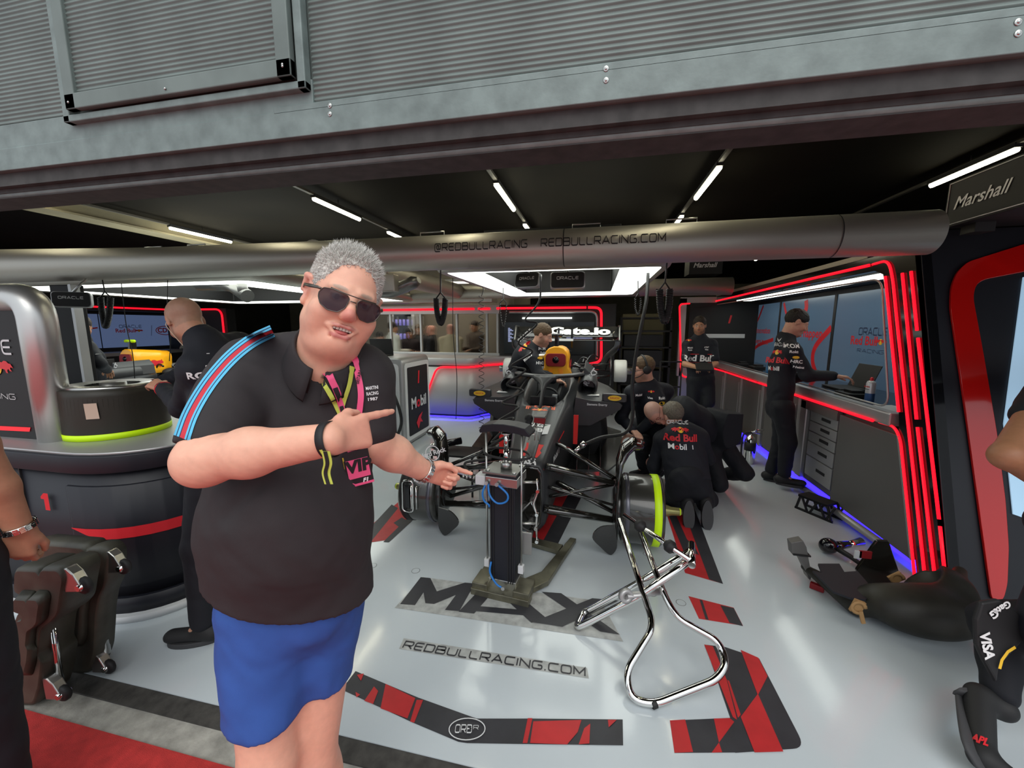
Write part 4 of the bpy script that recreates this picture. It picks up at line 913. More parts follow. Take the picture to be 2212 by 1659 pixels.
# ================================================================== racing car
M_CARB = carbon(); M_BODY = mat('satin_dark_bodywork', (.036, .037, .040), .42, 0, coat=.1, bump=.01, bscale=80)
M_SUSP = mat('lacquered_carbon', (.012, .011, .009), .12, 0, coat=1.0, spec=.7)
M_YEL = mat('yellow_bodywork', (1.0, .44, .01), .35, 0, coat=.3); M_ORG = mat('orange_inner', (.95, .30, .01), .4)
M_CRED = mat('dark_red_cover', (.24, .008, .012), .5); M_NEON = mat('neon_yellow', (.62, .95, .0), .45); M_TAG = mat('red_ribbon', (.75, .02, .015), .6)
M_GEN = mat('grey_metal', (.22, .22, .21), .35, .8); M_DISC = mat('brake_disc_white', (.55, .55, .52), .5)
XC = -.48
def racing_car(label):
    c = thing('racing_car', label, 'racing car', (XC, 4.4, 0), None)
    def sec(Y, hw, zb, zt, ci, zi, sh=0.5, rim=0.0):
        h = [(0, zb), (hw*.62, zb), (hw*.93, zb+(zt-zb)*.12), (hw, zb+(zt-zb)*sh), (hw*.98, zt-(zt-zb)*.18), (hw*.9, zt-.03), (hw*.74, zt), (ci, zt+rim), (ci*.96, zt*.4+zi*.6), (ci*.6, zi), (0, zi)]
        return [V(XC+a, Y, z) for a, z in h]+[V(XC-a, Y, z) for a, z in h[-2:0:-1]]
    S = [sec(2.70, .13, .10, .60, .05, .605), sec(2.74, .155, .08, .635, .06, .645), sec(3.0, .185, .10, .715, .07, .73), sec(3.3, .225, .15, .815, .08, .835), sec(3.48, .25, .18, .87, .09, .89, .5), sec(3.56, .265, .19, .89, .14, .86, .5, .01), sec(3.64, .285, .2, .91, .19, .5, .5, .02),
         sec(3.9, .31, .24, .955, .225, .46, .5, .02), sec(4.2, .33, .28, 1.0, .22, .5, .5, .03), sec(4.42, .33, .31, 1.02, .18, .7, .5, .04), sec(4.5, .3, .33, 1.02, .12, 1.04, .5, .02), sec(4.75, .26, .37, 1.02, .1, 1.05)]
    S2 = []
    for i in range(len(S)-1):
        for k_ in range(3):
            t = k_/3; S2.append([a*(1-t)+d*t for a, d in zip(S[i], S[i+1])])
    S2.append(S[-1])
    mono = MB().loft(S2).build('nose_and_cockpit', M_BODY, c)
    MB().loft([[V(XC+(q[0]-XC)*s, 2.70-y, .35+(q[2]-.35)*s) for q in S[0]] for s, y in ((1.0, -.003), (.93, .004), (.9, .004))]).build('bulkhead_rim', M_SUSP, c)
    # bulkhead hardware
    b = MB()
    for dx, dz, l in ((-.05, .2, .05), (.05, .2, .05), (-.04, .12, .07), (.05, .1, .06), (0, .3, .04), (.06, .36, .05), (-.06, .4, .05)): b.cyl((XC+dx, 2.70, dz), (XC+dx, 2.70-l, dz), .018, seg=10)
    b.tube(bezier([V(XC-.05, 2.66, .2), V(XC, 2.62, .3), V(XC+.06, 2.66, .36)], 5), .008, 6).tube(bezier([V(XC+.05, 2.65, .12), V(XC-.02, 2.61, .2), V(XC-.06, 2.66, .4)], 5), .008, 6)
    b.build('bulkhead_fittings', M_GEN, c)
    # inside of the cockpit
    b = MB(); b.bb((XC-.12, 3.62, .86), (XC+.12, 3.65, .95)); b.build('dash_hood', M_BLKM, c, bevel=.01)
    MB().lathe([(.12, -.012), (.132, 0), (.12, .012), (.108, 0), (.12, -.012)], (XC, 3.95, .86), V(0, -1, .35), 24).build('steering_hub', M_BLKM, c)
    for s in (-1, 1): MB().tube(bezier([V(XC+s*.13, 4.3, 1.02), V(XC+s*.1, 4.1, .9), V(XC+s*.07, 3.9, .7)], 5), .02, 6, flat=(1.2, .3)).build('seat_belt', M_BLKM, c)
    MB().bb((XC+.055, 3.93, .88), (XC+.105, 3.97, .915)).build('belt_label', M_WHT, c)
    # halo
    h = MB(); ctr = bezier([V(XC-.27, 4.75, 1.0), V(XC-.33, 4.4, 1.07), V(XC-.31, 4.05, 1.115), V(XC-.2, 3.83, 1.125), V(XC, 3.74, 1.125), V(XC+.2, 3.83, 1.125), V(XC+.31, 4.05, 1.115), V(XC+.33, 4.4, 1.07), V(XC+.27, 4.75, 1.0)], 6)
    h.tube(ctr, .034, 12, flat=(1.45, .62), hint=(0, 0, 1)); h.build('halo_hoop', M_BODY, c)
    secs = []
    for t, y, z, a, d in ((0, 3.42, .80, .016, .045), (.3, 3.5, .9, .014, .05), (.6, 3.6, 1.0, .017, .05), (.8, 3.67, 1.06, .04, .05), (.93, 3.73, 1.105, .11, .055), (1, 3.76, 1.125, .17, .05)):
        secs.append([V(XC+a*math.cos(u), y+d*math.sin(u), z-.35*d*math.sin(u)) for u in np.linspace(0, 2*math.pi, 14, endpoint=False)])
    hs = MB().loft(secs).build('halo_strut', M_BODY, c)
    k = Ink((XC, 3.6, 1.115), ex, V(0, .25, 1), None); k.o = V(XC, 3.695, 1.118); k.text('zebra', .03, (0, -.0), M_WHT, bold=.03); k.text('technologies', .014, (0, -.026), M_WHT); k.build('halo_lettering', c)
    # airbox
    def ab(Y, s=1.0, lift=0.0, sk=1.0):
        hh = [(0, 1.045), (.10, 1.03), (.165, .985), (.205, .985), (.17, 1.07), (.14, 1.12), (.137, 1.19), (.142, 1.25), (.125, 1.31), (.085, 1.352), (.03, 1.372), (0, 1.372)]
        xx = XC+.025; q = [(a*(s if z > 1.1 else sk), 1.2+(z-1.2)*s+lift) for a, z in hh]
        return [V(xx+a, Y, z) for a, z in q]+[V(xx-a, Y, z) for a, z in q[-2:0:-1]]
    MB().loft([ab(4.56, .93), ab(4.565), ab(4.7), ab(4.95, .97, .0, .8), ab(5.15, .85, .01, .6)]).build('airbox', M_YEL, c)
    rr = [tuple(p) for p in fillet([(-.116, -.075), (.116, -.075), (.116, .075), (-.116, .075)], .05, 6, True)]
    ac = MB().prism(rr, (XC+.022, 4.556, 1.218), ex, ez, (0, -.02, 0)).build('airbox_cover', M_CRED, c, bevel=.006)
    b = MB().lathe([(0, .012), (.018, .012), (.022, .004), (.034, .006), (.038, 0)], (XC+.022, 4.535, 1.218), (0, -1, 0), 24); b.build('camera_lens', M_BLK, ac)
    b = MB()
    for s in (-1, 1): b.prism(ccw([(s*.03, 0), (s*.08, 0), (s*.085, -.075), (s*.055, -.085)]), (XC+.022, 4.552, 1.115), ex, ez, (0, -.004, 0))
    b.build('airbox_panel', M_ORG, c)
    b = MB(); b.bb((XC, 4.6, 1.36), (XC+.045, 4.7, 1.5)); b.build('camera_mast', M_BLK, c, bevel=.008)
    MB().tube([V(XC-.05, 4.62, 1.5), V(XC-.03, 4.62, 1.5), V(XC+.075, 4.62, 1.5), V(XC+.095, 4.62, 1.5)], [.004, .02, .02, .004], 12, flat=(1, 1)).build('camera_pod', M_BLK, c)
    b = MB()
    for dx in (-.02, .025, .06): b.ball((XC+dx, 4.58, 1.352), .008, nu=8, nv=6)
    b.build('status_lights', mat('green_led', (.1, 1, .15), .4, emit=4), c)
    k = Ink((XC+.3, 4.85, 1.12), V(0, 1, 0), ez, bpy.data.objects[c.children[-5].name] if False else None); 
    kk = MB().use(RED_INK); bb_ = [(x, y) for x, y in BULL]; kk.add([(XC+.022+.152, 4.87+x*.13, 1.13+y*.13) for x, y in bb_], [tuple(range(len(bb_)))], False); kk.build('bull_emblem', None, c)
    # nose and cockpit markings
    k = Ink((XC, 2.88, .68), ex, V(0, 1, .33), mono, reach=.4, back=.15)
    k.poly([(-.03, -.07), (.075, -.07), (.10, -.005), (.085, .02), (.105, .10), (-.03, .10), (-.025, .05), (-.035, -.01)], M_TAG, 1.0, (.0, -.05)); k.text('VISA', .048, (.01, -.165), WHITE_INK, italic=.25, bold=.05)
    k.build('nose_number', c)
    k = Ink((XC, 3.13, .76), ex, V(0, 1, .33), mono, reach=.4, back=.15)
    sh = [(-.13, .09), (.13, .09), (.12, -.06), (0, -.11), (-.12, -.06)]; k.poly(sh, M_WHT, .95); k.poly([(-.12, .08), (.12, .08), (.118, .0), (-.118, .0)], mat('sign_green', (.02, .12, .06), .5), .95); k.poly([(-.118, -.005), (.118, -.005), (.11, -.052), (0, -.098), (-.11, -.052)], MATS['dark_red_cover'], .95)
    k.text('TAG', .05, (0, .038), WHITE_INK, bold=.05); k.text('HEUER', .05, (0, -.03), WHITE_INK, bold=.05, sx=.85); k.build('watch_emblem', c)
    k = Ink((XC, 3.46, .87), ex, V(0, 1, .33), mono, reach=.4, back=.15); OR_ = mat('orange_red_ink', (.8, .12, .03), .5)
    k.text('Red Bull', .06, (0, .02), OR_, rot=math.pi, bold=.03); k.bulls(.045, (0, -.05), math.pi, OR_); k.build('team_lettering', c)
    for s in (-1, 1):
        k = Ink((XC+s*.25, 3.05, .58), V(0, s*1.0, 0.12*s), V(0, 0, 1), mono, reach=.4, back=.15); k.text('Pirelli' if False else 'Mobil 1', .05, (0, 0), WHITE_INK, italic=.2, bold=.03)
        k.line([(-.33, .035), (.3, .09)] if s > 0 else [(.33, .035), (-.3, .09)], .012, M_TAG); k.build('side_lettering', c)
    # sidepods, mirrors, floor
    for s in (-1, 1):
        X = lambda a: XC+s*a
        nm = [(.27, .66), (.45, .665), (.72, .83), (.735, .87), (.70, .895), (.45, .905), (.3, .93)]
        secs = []
        for Y, sc, dz, cut in ((3.74, .98, .0, 0), (3.76, 1.0, 0, 0), (4.1, 1.0, .04, 0), (4.35, .8, .07, 0), (4.7, .35, .1, 0)):
            secs.append([V(X(.27+(a-.27)*sc), Y, z+dz) for a, z in nm])
        sp_ = MB().loft(secs).build('sidepod', M_BODY, c)
        k = Ink((X(.5), 3.72, .82), ex, ez, None, off=.008); k.text('Bugatti' if False else 'Siemens Energy', .022, (0, .055), WHITE_INK); k.build('sidepod_lettering', c)
        # inlet shell
        b = MB(); pr = [(.085, -.0), (.1, .02), (.105, .18), (.1, .5)]; b.lathe(pr, (X(.40), 3.95, .99), (0, 1, .08), 20, 0, 2*math.pi); b.lathe([(.085, 0), (.075, .06), (.07, .5)], (X(.40), 3.95, .99), (0, 1, .08), 20); b.build('inlet_duct', M_BODY, c)
        b = MB(); b.prism(ccw([(s*.02, 0), (s*.15, -.02), (s*.12, .12), (s*.03, .2)]), (X(.33), 4.15, .98), ex, ez, (0, .5, .04)); b.build('duct_cover', M_BODY, c, bevel=.01)
        k = Ink((X(.43), 4.14, 1.08), ex, ez, None, off=.01); k.text('ROKT', .055, (0, 0), WHITE_INK, rot=s*1.0, bold=.04); k.build('duct_lettering', c)
        kk = MB().use(WHITE_INK); kk.bb((X(.45)-.07, 3.9, .925), (X(.45)+.07, 4.0, .93)); kk.build('white_label', None, c)
        # mirror
        mx = X(.66); m_ = MB().loft([[V(mx+a*sc2, 3.76+Y, .935+z*sc2) for a, z in fillet([(-.115, -.035), (.115, -.04), (.11, .035), (-.115, .04)], .02, 3, True)] for Y, sc2 in ((0, .9), (.01, 1.0), (.06, 1.0), (.1, .6))]).build('mirror', M_BODY, c)
        k = Ink((mx, 3.757, .935), ex, ez, None, off=.002); k.poly(ell_poly(.062, .026), YEL_INK); k.text('RAUCH', .018, (0, 0), RED_INK, bold=.02); k.build('mirror_oval', m_)
        MB().tube([V(mx-s*.05, 3.8, .91), V(X(.5), 3.85, .86)], .01, 6, flat=(1.5, .5)).build('mirror_stay', M_SUSP, c)
        # floor edge and fences
        MB().prism(ccw([(s*.25, .0), (s*.62, 0.05), (s*.78, .35), (s*.78, 1.0), (s*.45, 1.25), (s*.4, 2.9)]), (XC, 3.5, .28), ex, V(0, 1, .13), (0, 0, .02)).build('floor_panel', M_CARB, c)
        MB().loft([[V(X(a*sc), Y, z) for a, z in ((.25, .3), (.52, .3), (.62, .5), (.60, .68), (.25, .68))] for Y, sc in ((3.85, .9), (3.95, 1.0), (4.4, 1.0), (4.75, .6))]).build('underbody', M_BLKM, c)
        for j, (a, y) in enumerate(((.34, 3.3), (.44, 3.36), (.54, 3.44))): MB().prism([(0, 0), (.5, .06), (.5, .2), (.02, .16)], (X(a), y, .29), ey, ez, (s*.006, 0, 0)).build('floor_fence', M_CARB, c)
    # red ribbons
    for s, a, z0, z1, yy in ((1, .31, .62, .87, 3.25), (-1, .27, .58, .84, 3.0)): MB().prism([(0, 0), (.035, 0), (.04, z1-z0), (.0, z1-z0)], (XC+s*a, yy, z0), ex, ez, (0, .004, 0)).build('red_ribbon', M_TAG, c)
    # engine bay clutter
    rs = random.Random(3); b = MB().use(M_BLKM)
    b.bb((XC-.22, 4.8, .5), (XC+.22, 5.7, .86)); b.bb((XC-.16, 5.6, .55), (XC+.16, 6.25, .85)); b.ball((XC-.18, 5.0, 1.0), (.1, .18, .1)); b.ball((XC+.2, 5.1, .98), (.1, .16, .09)); b.build('engine_block', None, c)
    b = MB()
    for i in range(16):
        a = V(XC+rs.uniform(-.4, .4), rs.uniform(4.7, 5.9), rs.uniform(.8, 1.1)); d = V(rs.uniform(-.25, .25), rs.uniform(-.3, .3), rs.uniform(-.1, .18)); b.tube(bezier([a, a+d*.5+V(0, 0, .08), a+d], 5), rs.uniform(.008, .02), 8)
    b.build('engine_pipes', M_BLK, c)
    b = MB()
    for i in range(12):
        a = V(XC+rs.uniform(-.42, .42), rs.uniform(4.7, 5.9), rs.uniform(.86, 1.12)); d = V(rs.uniform(-.12, .12), rs.uniform(-.1, .1), rs.uniform(-.05, .1)); b.tube([a, a+d], rs.uniform(.008, .016), 8)
    b.build('engine_fittings', M_GEN, c)
    MB().tube([V(XC-.5, 5.1, 1.22), V(XC-.12, 5.1, 1.22)], .028, 14).build('charge_tube', M_STEEL, c)
    b = MB()
    for s in (-1, 1): b.tube([V(XC+s*.1, 5.9, .95), V(XC+s*.12, 5.7, 1.25), V(XC+s*.05, 5.6, 1.27)], .01, 8)
    b.build('rear_frame', M_BLKM, c)
    # rear wing
    W = .78
    def wing(z0, z1, ch, y0, w, th=.02, dip=.0):
        secs = []
        for i in range(13):
            t = -1+2*i/12; x = XC+.02+t*w; dz = -dip*abs(t)**4; secs.append([V(x, y0, z0+dz), V(x, y0+ch*.5, z0+(z1-z0)*.35+dz), V(x, y0+ch, z1+dz), V(x, y0+ch+.01, z1-.015+dz), V(x, y0+ch*.5, z0+(z1-z0)*.35-th+dz), V(x, y0, z0-.012+dz)])
        return MB().loft(secs)
    wm = wing(1.45, 1.60, .10, 6.1, W).build('rear_wing_flap', M_CARB, c); wing(1.40, 1.43, .35, 6.0, W*.99).build('rear_wing_plane', M_CARB, c)
    k = Ink((XC+.02, 6.13, 1.525), ex, V(0, .5, 1), None, off=.012); k.text('t Gate.io', .12, (.1, -.0), WHITE_INK, bold=.06, sx=1.9); k.build('wing_lettering', c)
    for s in (-1, 1):
        MB().loft([[V(XC+.02+s*(W+dx), 6.0+y, z) for y, z in fillet([(-.02, 1.38), (.42, 1.42), (.42, 1.61), (.12, 1.62)], .05, 4, True)] for dx in (-.005, .02)]).build('endplate', M_GEN, c)
        MB().tube(bezier([V(XC+s*(W+.01), 6.1, 1.4), V(XC+s*(W-.02), 6.1, 1.28), V(XC+s*(W-.16), 6.12, 1.12), V(XC+s*(W-.2), 6.12, .95)], 6), .02, 8, flat=(.4, 2.5)).build('endplate_lower', M_CARB, c)
        MB().prism([(0, 0), (.03, 0), (.03, .3), (0, .3)], (XC+s*.1, 5.98, 1.28), ex, ez, (0, .015, 0)).build('wing_pylon', M_BLK, c)
    MB().bb((XC-.24, 5.85, 1.39), (XC+.14, 5.98, 1.42)).build('beam_plate', M_WHT, c)
    # rear corners
    for s in (-1, 1):
        hx = XC+s*.74
        MB().lathe([(0, 0), (.155, 0), (.165, .02), (.165, .16), (.155, .18), (0, .18)], (hx, 6.0, .95), (s, 0, 0), 28).build('rear_brake_drum', M_DISC, c)
        MB().lathe([(.05, .18), (.05, .26), (0, .27)], (hx, 6.0, .95), (s, 0, 0), 16).build('rear_hub', M_GEN, c)
        MB().lathe([(0, -.06), (.22, -.06), (.22, -.04), (0, -.04)], (hx, 6.0, .95), (s, 0, 0), 28).build('rear_brake_duct', M_CARB, c)
        for a, d in ((V(.14, 5.7, 1.0), V(.7, 6.0, 1.05)), (V(.14, 6.2, 1.02), V(.7, 6.02, 1.05)), (V(.14, 5.6, .78), V(.7, 5.98, .88)), (V(.14, 6.25, .8), V(.7, 6.05, .88)), (V(.16, 5.3, 1.05), V(.68, 5.95, .95))):
            MB().tube([V(XC+s*a[0], a[1], a[2]), V(XC+s*d[0], d[1], d[2])], .013, 8, flat=(1.6, .6)).build('rear_wishbone', M_SUSP, c)
    return c, mono
def front_corner(c, s):
    X = lambda a: XC+s*a
    def arm(a, d, ch, name='wishbone', th=.28): MB().tube([V(X(a[0]), a[1], a[2]), V(X(a[0]*.93+d[0]*.07), a[1]*.93+d[1]*.07, a[2]*.93+d[2]*.07), V(X(d[0]), d[1], d[2])], [ch*1.15, ch*1.3, ch*.85], 12, flat=(1, th), hint=(0, .35, 1)).build(name, M_SUSP, c)
    arm((.15, 2.72, .60), (.63, 2.76, .50), .052, 'upper_wishbone', .45); arm((.2, 3.1, .66), (.63, 2.80, .52), .035, 'upper_wishbone', .45)
    arm((.14, 2.70, .285), (.64, 2.75, .225), .05, 'lower_wishbone', .55); arm((.2, 3.1, .33), (.64, 2.82, .25), .034, 'lower_wishbone', .5)
    arm((.17, 2.82, .33), (.63, 2.78, .48), .026, 'push_rod', .5); arm((.16, 2.78, .42), (.64, 2.72, .35), .018, 'steering_arm', .6)
    # tall blade beside the wheel
    prof = [(.655, 2.74, .05, .07), (.65, 2.74, .2, .10), (.652, 2.75, .4, .11), (.655, 2.76, .55, .11), (.668, 2.78, .66, .10), (.70, 2.82, .73, .09), (.76, 2.87, .765, .085), (.83, 2.92, .745, .08)]
    secs = []
    for i, (a, y, z, ch) in enumerate(prof):
        q = [V(X(p[0]), p[1], p[2]) for p in prof]; d = nrm(q[min(i+1, len(q)-1)]-q[max(i-1, 0)]); n = nrm(np.cross(d, ey))
        secs.append([V(X(a), y, z)+ey*ch*math.cos(u)+n*(.016 if i < 4 else (.03, .045, .05, .035)[i-4])*math.sin(u) for u in np.linspace(0, 2*math.pi, 14, endpoint=False)])
    S2 = []
    for i in range(len(secs)-1):
        for k_ in range(3):
            t = k_/3; S2.append([p*(1-t)+q_*t for p, q_ in zip(secs[i], secs[i+1])])
    S2.append(secs[-1]); MB().loft(S2).build('wheel_blade', M_SUSP, c)
    # drum
    o = V(X(.675), 2.82, .30)
    d = MB().lathe([(.0, 0), (.21, 0), (.235, .012), (.24, .03), (.243, .20), (.247, .27), (.235, .285), (.1, .29), (0, .29)], o, (s, 0, 0), 56).build('brake_drum', carbon('drum_carbon', (.016, .016, .014), .3, 500), c)
    MB().lathe([(.2445, .215), (.2485, .216), (.2505, .262), (.247, .263)], o, (s, 0, 0), 56).build('neon_band' if s > 0 else 'black_band', M_NEON if s > 0 else M_BLKM, d)
    MB().lathe([(.2435, .03), (.2455, .032), (.2455, .055), (.2435, .057)], o, (s, 0, 0), 56).build('clamp_band', mat('dull_band', (.1, .1, .12), .25, .6), d)
    MB().lathe([(.045, .29), (.04, .33), (.03, .36), (.028, .41), (.018, .43), (0, .43)], o, (s, 0, 0), 20).build('axle_nut', mat('brass_nut', (.28, .26, .1), .3, .6), c)
    MB().lathe([(.012, 0), (.026, .0), (.026, .02), (.012, .02)], o+V(s*.40, 0, 0), (s, 0, 0), 16).build('nut_ring', M_NEON, c)
    MB().cyl(o-V(s*.05, 0, 0), o, .12, .2, 28).build('upright', M_CARB, c)
    # leaf-shaped deflector
    lf = bezier([V(.0, .17), V(-.1, .14), V(-.15, .05), V(-.09, -.03), V(-.03, -.085), V(.0, -.07), V(.02, 0), V(.0, .17)], 4)
    MB().prism(ccw([(s*p[0], p[1]+.095) for p in lf]), (X(.64), 2.66, 0), ex, V(0, -.25, 1), (0, .008, .003)).build('deflector', M_CARB, c)
car, car_mono = racing_car('dark racing car with a yellow airbox standing in the middle of the garage, nose removed')
front_corner(car, 1); front_corner(car, -1)
# extra detail on the opened left wheel hub
ox = V(XC-.69, 2.82, .30)
b = MB(); 
for a0 in (-.5, -.15): 
    b.tube([ox+V(-.09+a0*.12, -.247, .13), ox+V(-.09+a0*.12, -.252, -.05)], .014, 8, flat=(1, .5))
b.build('brake_slot_metal', M_CHROME, car)
MB().bb(tuple(ox+V(-.20, -.256, -.05)), tuple(ox+V(-.165, -.235, .13))).build('brake_slot', M_BLK, car, bevel=.004)
MB().tube(fillet([ox+V(-.225, -.25, -.08), ox+V(-.14, -.25, -.08), ox+V(-.14, -.24, .16), ox+V(-.225, -.24, .16)], .03, 4, True), .007, 8, closed=True).build('brake_slot_rim', M_CHROME, car)
k = Ink(V(XC-.70, 2.66, .66), ex, V(0, 0.1, 1), None); k.ring(.055, .055, .007, WHITE_INK, (0, 0)); k.text('Hard Rock', .036, (-.0, 0), WHITE_INK, rot=.35, bold=.03); k.build('blade_emblem', car)
def copy_tree(o, parent=None, off=(0, 0, 0)):
    n = o.copy(); COL.objects.link(n)
    if parent is not None: n.parent = parent
    else: n.location = Vector(o.location)+Vector(off)
    for ch in list(o.children): copy_tree(ch, n)
    return n
car2, _ = None, None
skip = ('endplate', 'rear_wing')
car2 = copy_tree(car, None, (-6.8, .15, -.11)); car2.rotation_euler[0] = -.07; tag(car2, 'second dark racing car with a yellow airbox and neon camera pod at the left back', 'racing car')
q = V(XC+.022, 4.62, 1.5)
k_loc = car2.location.copy(); car2.location = car.location
o = MB().tube([q+V(-.11, 0, 0), q+V(-.09, 0, 0), q+V(.09, 0, 0), q+V(.11, 0, 0)], [.004, .024, .024, .004], 12).build('neon_camera_pod', M_NEON, car2)
car2.location = k_loc
# ================================================================== pneumatic lifting column in front of the car
jk = thing('lifting_column', 'dark navy pneumatic lifting column on a steel claw base in front of the car nose', 'jack', (-.5, 2.2, 0))
JY = 2.18
jc = P(1094, 1150, Y=JY); jx = jc[0]
jyaw = -.12; JR = np.array(Matrix.Rotation(jyaw, 3, 'Z')); JO = V(jx, JY, 0)
JR = JR@np.diag([1.3, 1.3, 1.0]); J = lambda x, y, z: JO+JR@V(x, y, z)
MB().box(J(0, 0, .385), (.118, .118, .60), JR).build('profile', M_NAVY, jk, bevel=.004)
b = MB()
for x in (-.052, -.04, .03, .042, .052): b.box(J(x, -.061, .385), (.004, .006, .6), JR)
b.build('grooves', M_BLKM, jk)
MB().box(J(.0, 0, .715), (.15, .14, .055), JR).build('head_block', M_STEEL, jk, bevel=.004); MB().box(J(.0, 0, .748), (.145, .14, .012), JR).build('seal_plate', M_NAVY, jk); MB().box(J(-.01, 0, .762), (.16, .14, .014), JR).build('cover_plate', M_GEN, jk, bevel=.003)
b = MB()
for x, y in ((-.07, -.05), (.055, -.05), (.055, .05)): b.cyl(J(x, y, .765), J(x, y, .776), .012, seg=12)
b.build('cap_screws', M_STEEL, jk)
MB().lathe([(.0, 0), (.034, 0), (.034, .04), (.02, .046), (.0, .046)], J(0, 0, .77), ez, 24).build('collar', M_STEEL, jk)
b = MB(); b.cyl(J(0, 0, .8), J(0, 0, .88), .017, seg=16).cyl(J(0, 0, .88), J(0, 0, .985), .014, seg=16).lathe([(.014, 0), (.03, .004), (.03, .012), (.014, .016)], J(0, 0, .975), ez, 20); b.build('piston_rod', M_CHROME, jk)
cr = [(-.115, 0), (-.1, .045), (-.05, .062), (.0, .066), (.05, .06), (.1, .045), (.125, .0), (.12, -.018), (.06, -.0), (0, .006), (-.06, 0), (-.11, -.018)]
MB().prism(ccw([(x, z*.75) for x, z in cr]), J(0, -.045, 1.0), JR@ex, ez, JR@V(0, .09, 0)).build('top_saddle', M_NAVY, jk, bevel=.004)
for x in (-.085, .082): MB().cyl(J(x, -.03, .16 if x > 0 else .18), J(x, -.03, 1.0), .0065, seg=10).build('guide_rod', M_STEEL, jk)
for x in (-.085, .082): MB().box(J(x, -.03, .17), (.025, .025, .05), JR).build('rod_end', M_WHT, jk, bevel=.003)
b = MB().tube(bezier([J(-.11, .0, .865), J(-.06, -.06, .862), J(.06, -.06, .855), J(.12, -.02, .862), J(.06, .06, .86), J(-.07, .06, .862), J(-.11, 0, .865)], 5), .008, 8); b.build('ring_guide', M_BLKM, jk)
MB().box(J(0, 0, .065), (.135, .12, .06), JR).build('foot_block', M_STEEL, jk, bevel=.003)
OL = mat('olive_steel', (.20, .19, .14), .35, .8, var=.2, vscale=15)
b = MB().box(J(0, -.075, .022), (.28, .06, .042), JR); b.box(J(-.1, -.04, .045), (.075, .11, .06), JR).box(J(.1, -.04, .045), (.075, .11, .06), JR); b.build('base_bar', OL, jk, bevel=.004)
b = MB()
b.prism(ccw([(-.135, -.06), (-.15, .12), (-.06, .35), (-.03, .35), (-.09, .13), (-.07, -.02)]), J(0, 0, .012), JR@ex, JR@ey, (0, 0, .035))
b.build('left_claw', OL, jk, bevel=.004)
b = MB(); b.prism(ccw([(.09, -.08), (.19, .06), (.25, .48), (.215, .48), (.14, .12), (.06, .02)]), J(0, 0, .012), JR@ex, JR@ey, (0, 0, .035)); b.prism(ccw([(.0, .36), (.18, .33), (.19, .40), (.0, .42)]), J(0, 0, .012), JR@ex, JR@ey, (0, 0, .03)); b.build('right_claw', OL, jk, bevel=.004)
BLUE = mat('blue_air_hose', (.02, .18, .55), .35)
MB().tube(bezier([J(-.07, -.075, .70), J(-.08, -.09, .65), J(-.075, -.085, .60), J(-.055, -.08, .575), J(-.055, -.075, .56)], 5), .006, 8).build('air_hose', BLUE, jk)
MB().tube(bezier([J(-.06, -.075, .70), J(-.045, -.09, .64), J(-.01, -.09, .60), J(.03, -.085, .615), J(.035, -.085, .66), J(-.015, -.078, .705)], 6), .006, 8).build('air_hose', BLUE, jk)
MB().tube(bezier([J(-.05, -.07, .21), J(-.052, -.08, .15), J(-.02, -.085, .09), J(.01, -.08, .065)], 5), .006, 8).build('air_hose', BLUE, jk)
b = MB()
for q in (J(-.015, -.075, .705), J(.012, -.075, .066), J(-.065, -.075, .705)): b.cyl(q, q+V(0, -.02, .004), .011, seg=10)
b.build('hose_fittings', M_STEEL, jk)
MB().box(J(-.105, -.03, .705), (.05, .06, .06), JR).build('valve_block', M_WHT, jk, bevel=.006)
b = MB(); q0, q1 = J(-.125, -.03, .70), J(-.2, -.04, .705)
for i in range(5): t = i/4; b.cyl(q0+(q1-q0)*t*.9, q0+(q1-q0)*(t*.9+.12), .011 if i % 2 else .008, seg=10)
b.build('quick_coupling', M_STEEL, jk)
# chain-like crank lever hanging at its right side
cl = P(1163, 1100, Y=2.3); b = MB()
pts = [P(1160, 1035, Y=2.3), P(1162, 1060, Y=2.3), P(1152, 1085, Y=2.3), P(1160, 1110, Y=2.3), P(1158, 1140, Y=2.3), P(1160, 1168, Y=2.3)]
b.tube(pts, [.008, .014, .02, .012, .012, .008], 8, flat=(1.3, .6)); b.build('lever_arm', M_CHROME, jk, bevel=.0)
b = MB()
for q in pts[1:]: b.cyl(q+V(0, -.02, 0), q+V(0, .02, 0), .011, seg=12)
b.build('lever_pins', M_CHROME, jk)
for py in (1042, 1131): MB().cyl(P(1122, py, Y=2.25), P(1163, py, Y=2.3), .008, seg=10).build('cross_pin', M_STEEL, jk)
a = P(1125, 1150, Y=2.3); MB().bb(a, a+V(.07, .015, -.15)).build('side_bracket', M_SILV, jk, bevel=.003)
# ================================================================== chrome x-frame trestle
st = thing('chrome_trestle', 'folding chrome tube trestle standing on the floor in front of the right wheel hub', 'stand', (.25, 1.95, 0))
def PA(px, py):
    r = FW+RT*(px-CX)/F_PX-UP*(py-CY)/F_PX; k_ = .605; t = (CAM_H-(.022-1.54*k_))/(k_*r[1]-r[2]); return V(0, 0, CAM_H)+r*t
loopA = [PA(1338, 1122), PA(1392, 1290), PA(1413, 1352), PA(1352, 1452), PA(1362, 1510), PA(1412, 1522), PA(1548, 1468), PA(1570, 1432), PA(1552, 1385), PA(1462, 1335), PA(1437, 1290), PA(1377, 1132)]
zmin = min(p[2] for p in loopA); 
MB().tube(fillet(loopA, .06, 6), .0162, 14).build('front_frame', M_CHROME, st)
pv = V(.25, 1.95, .245)
fb = [V(-.06, 1.91, .017), V(.25, 1.93, .235), V(.50, 1.97, .45)]; fb2 = [V(-.03, 2.03, .017), V(.25, 2.03, .235), V(.52, 2.06, .45)]
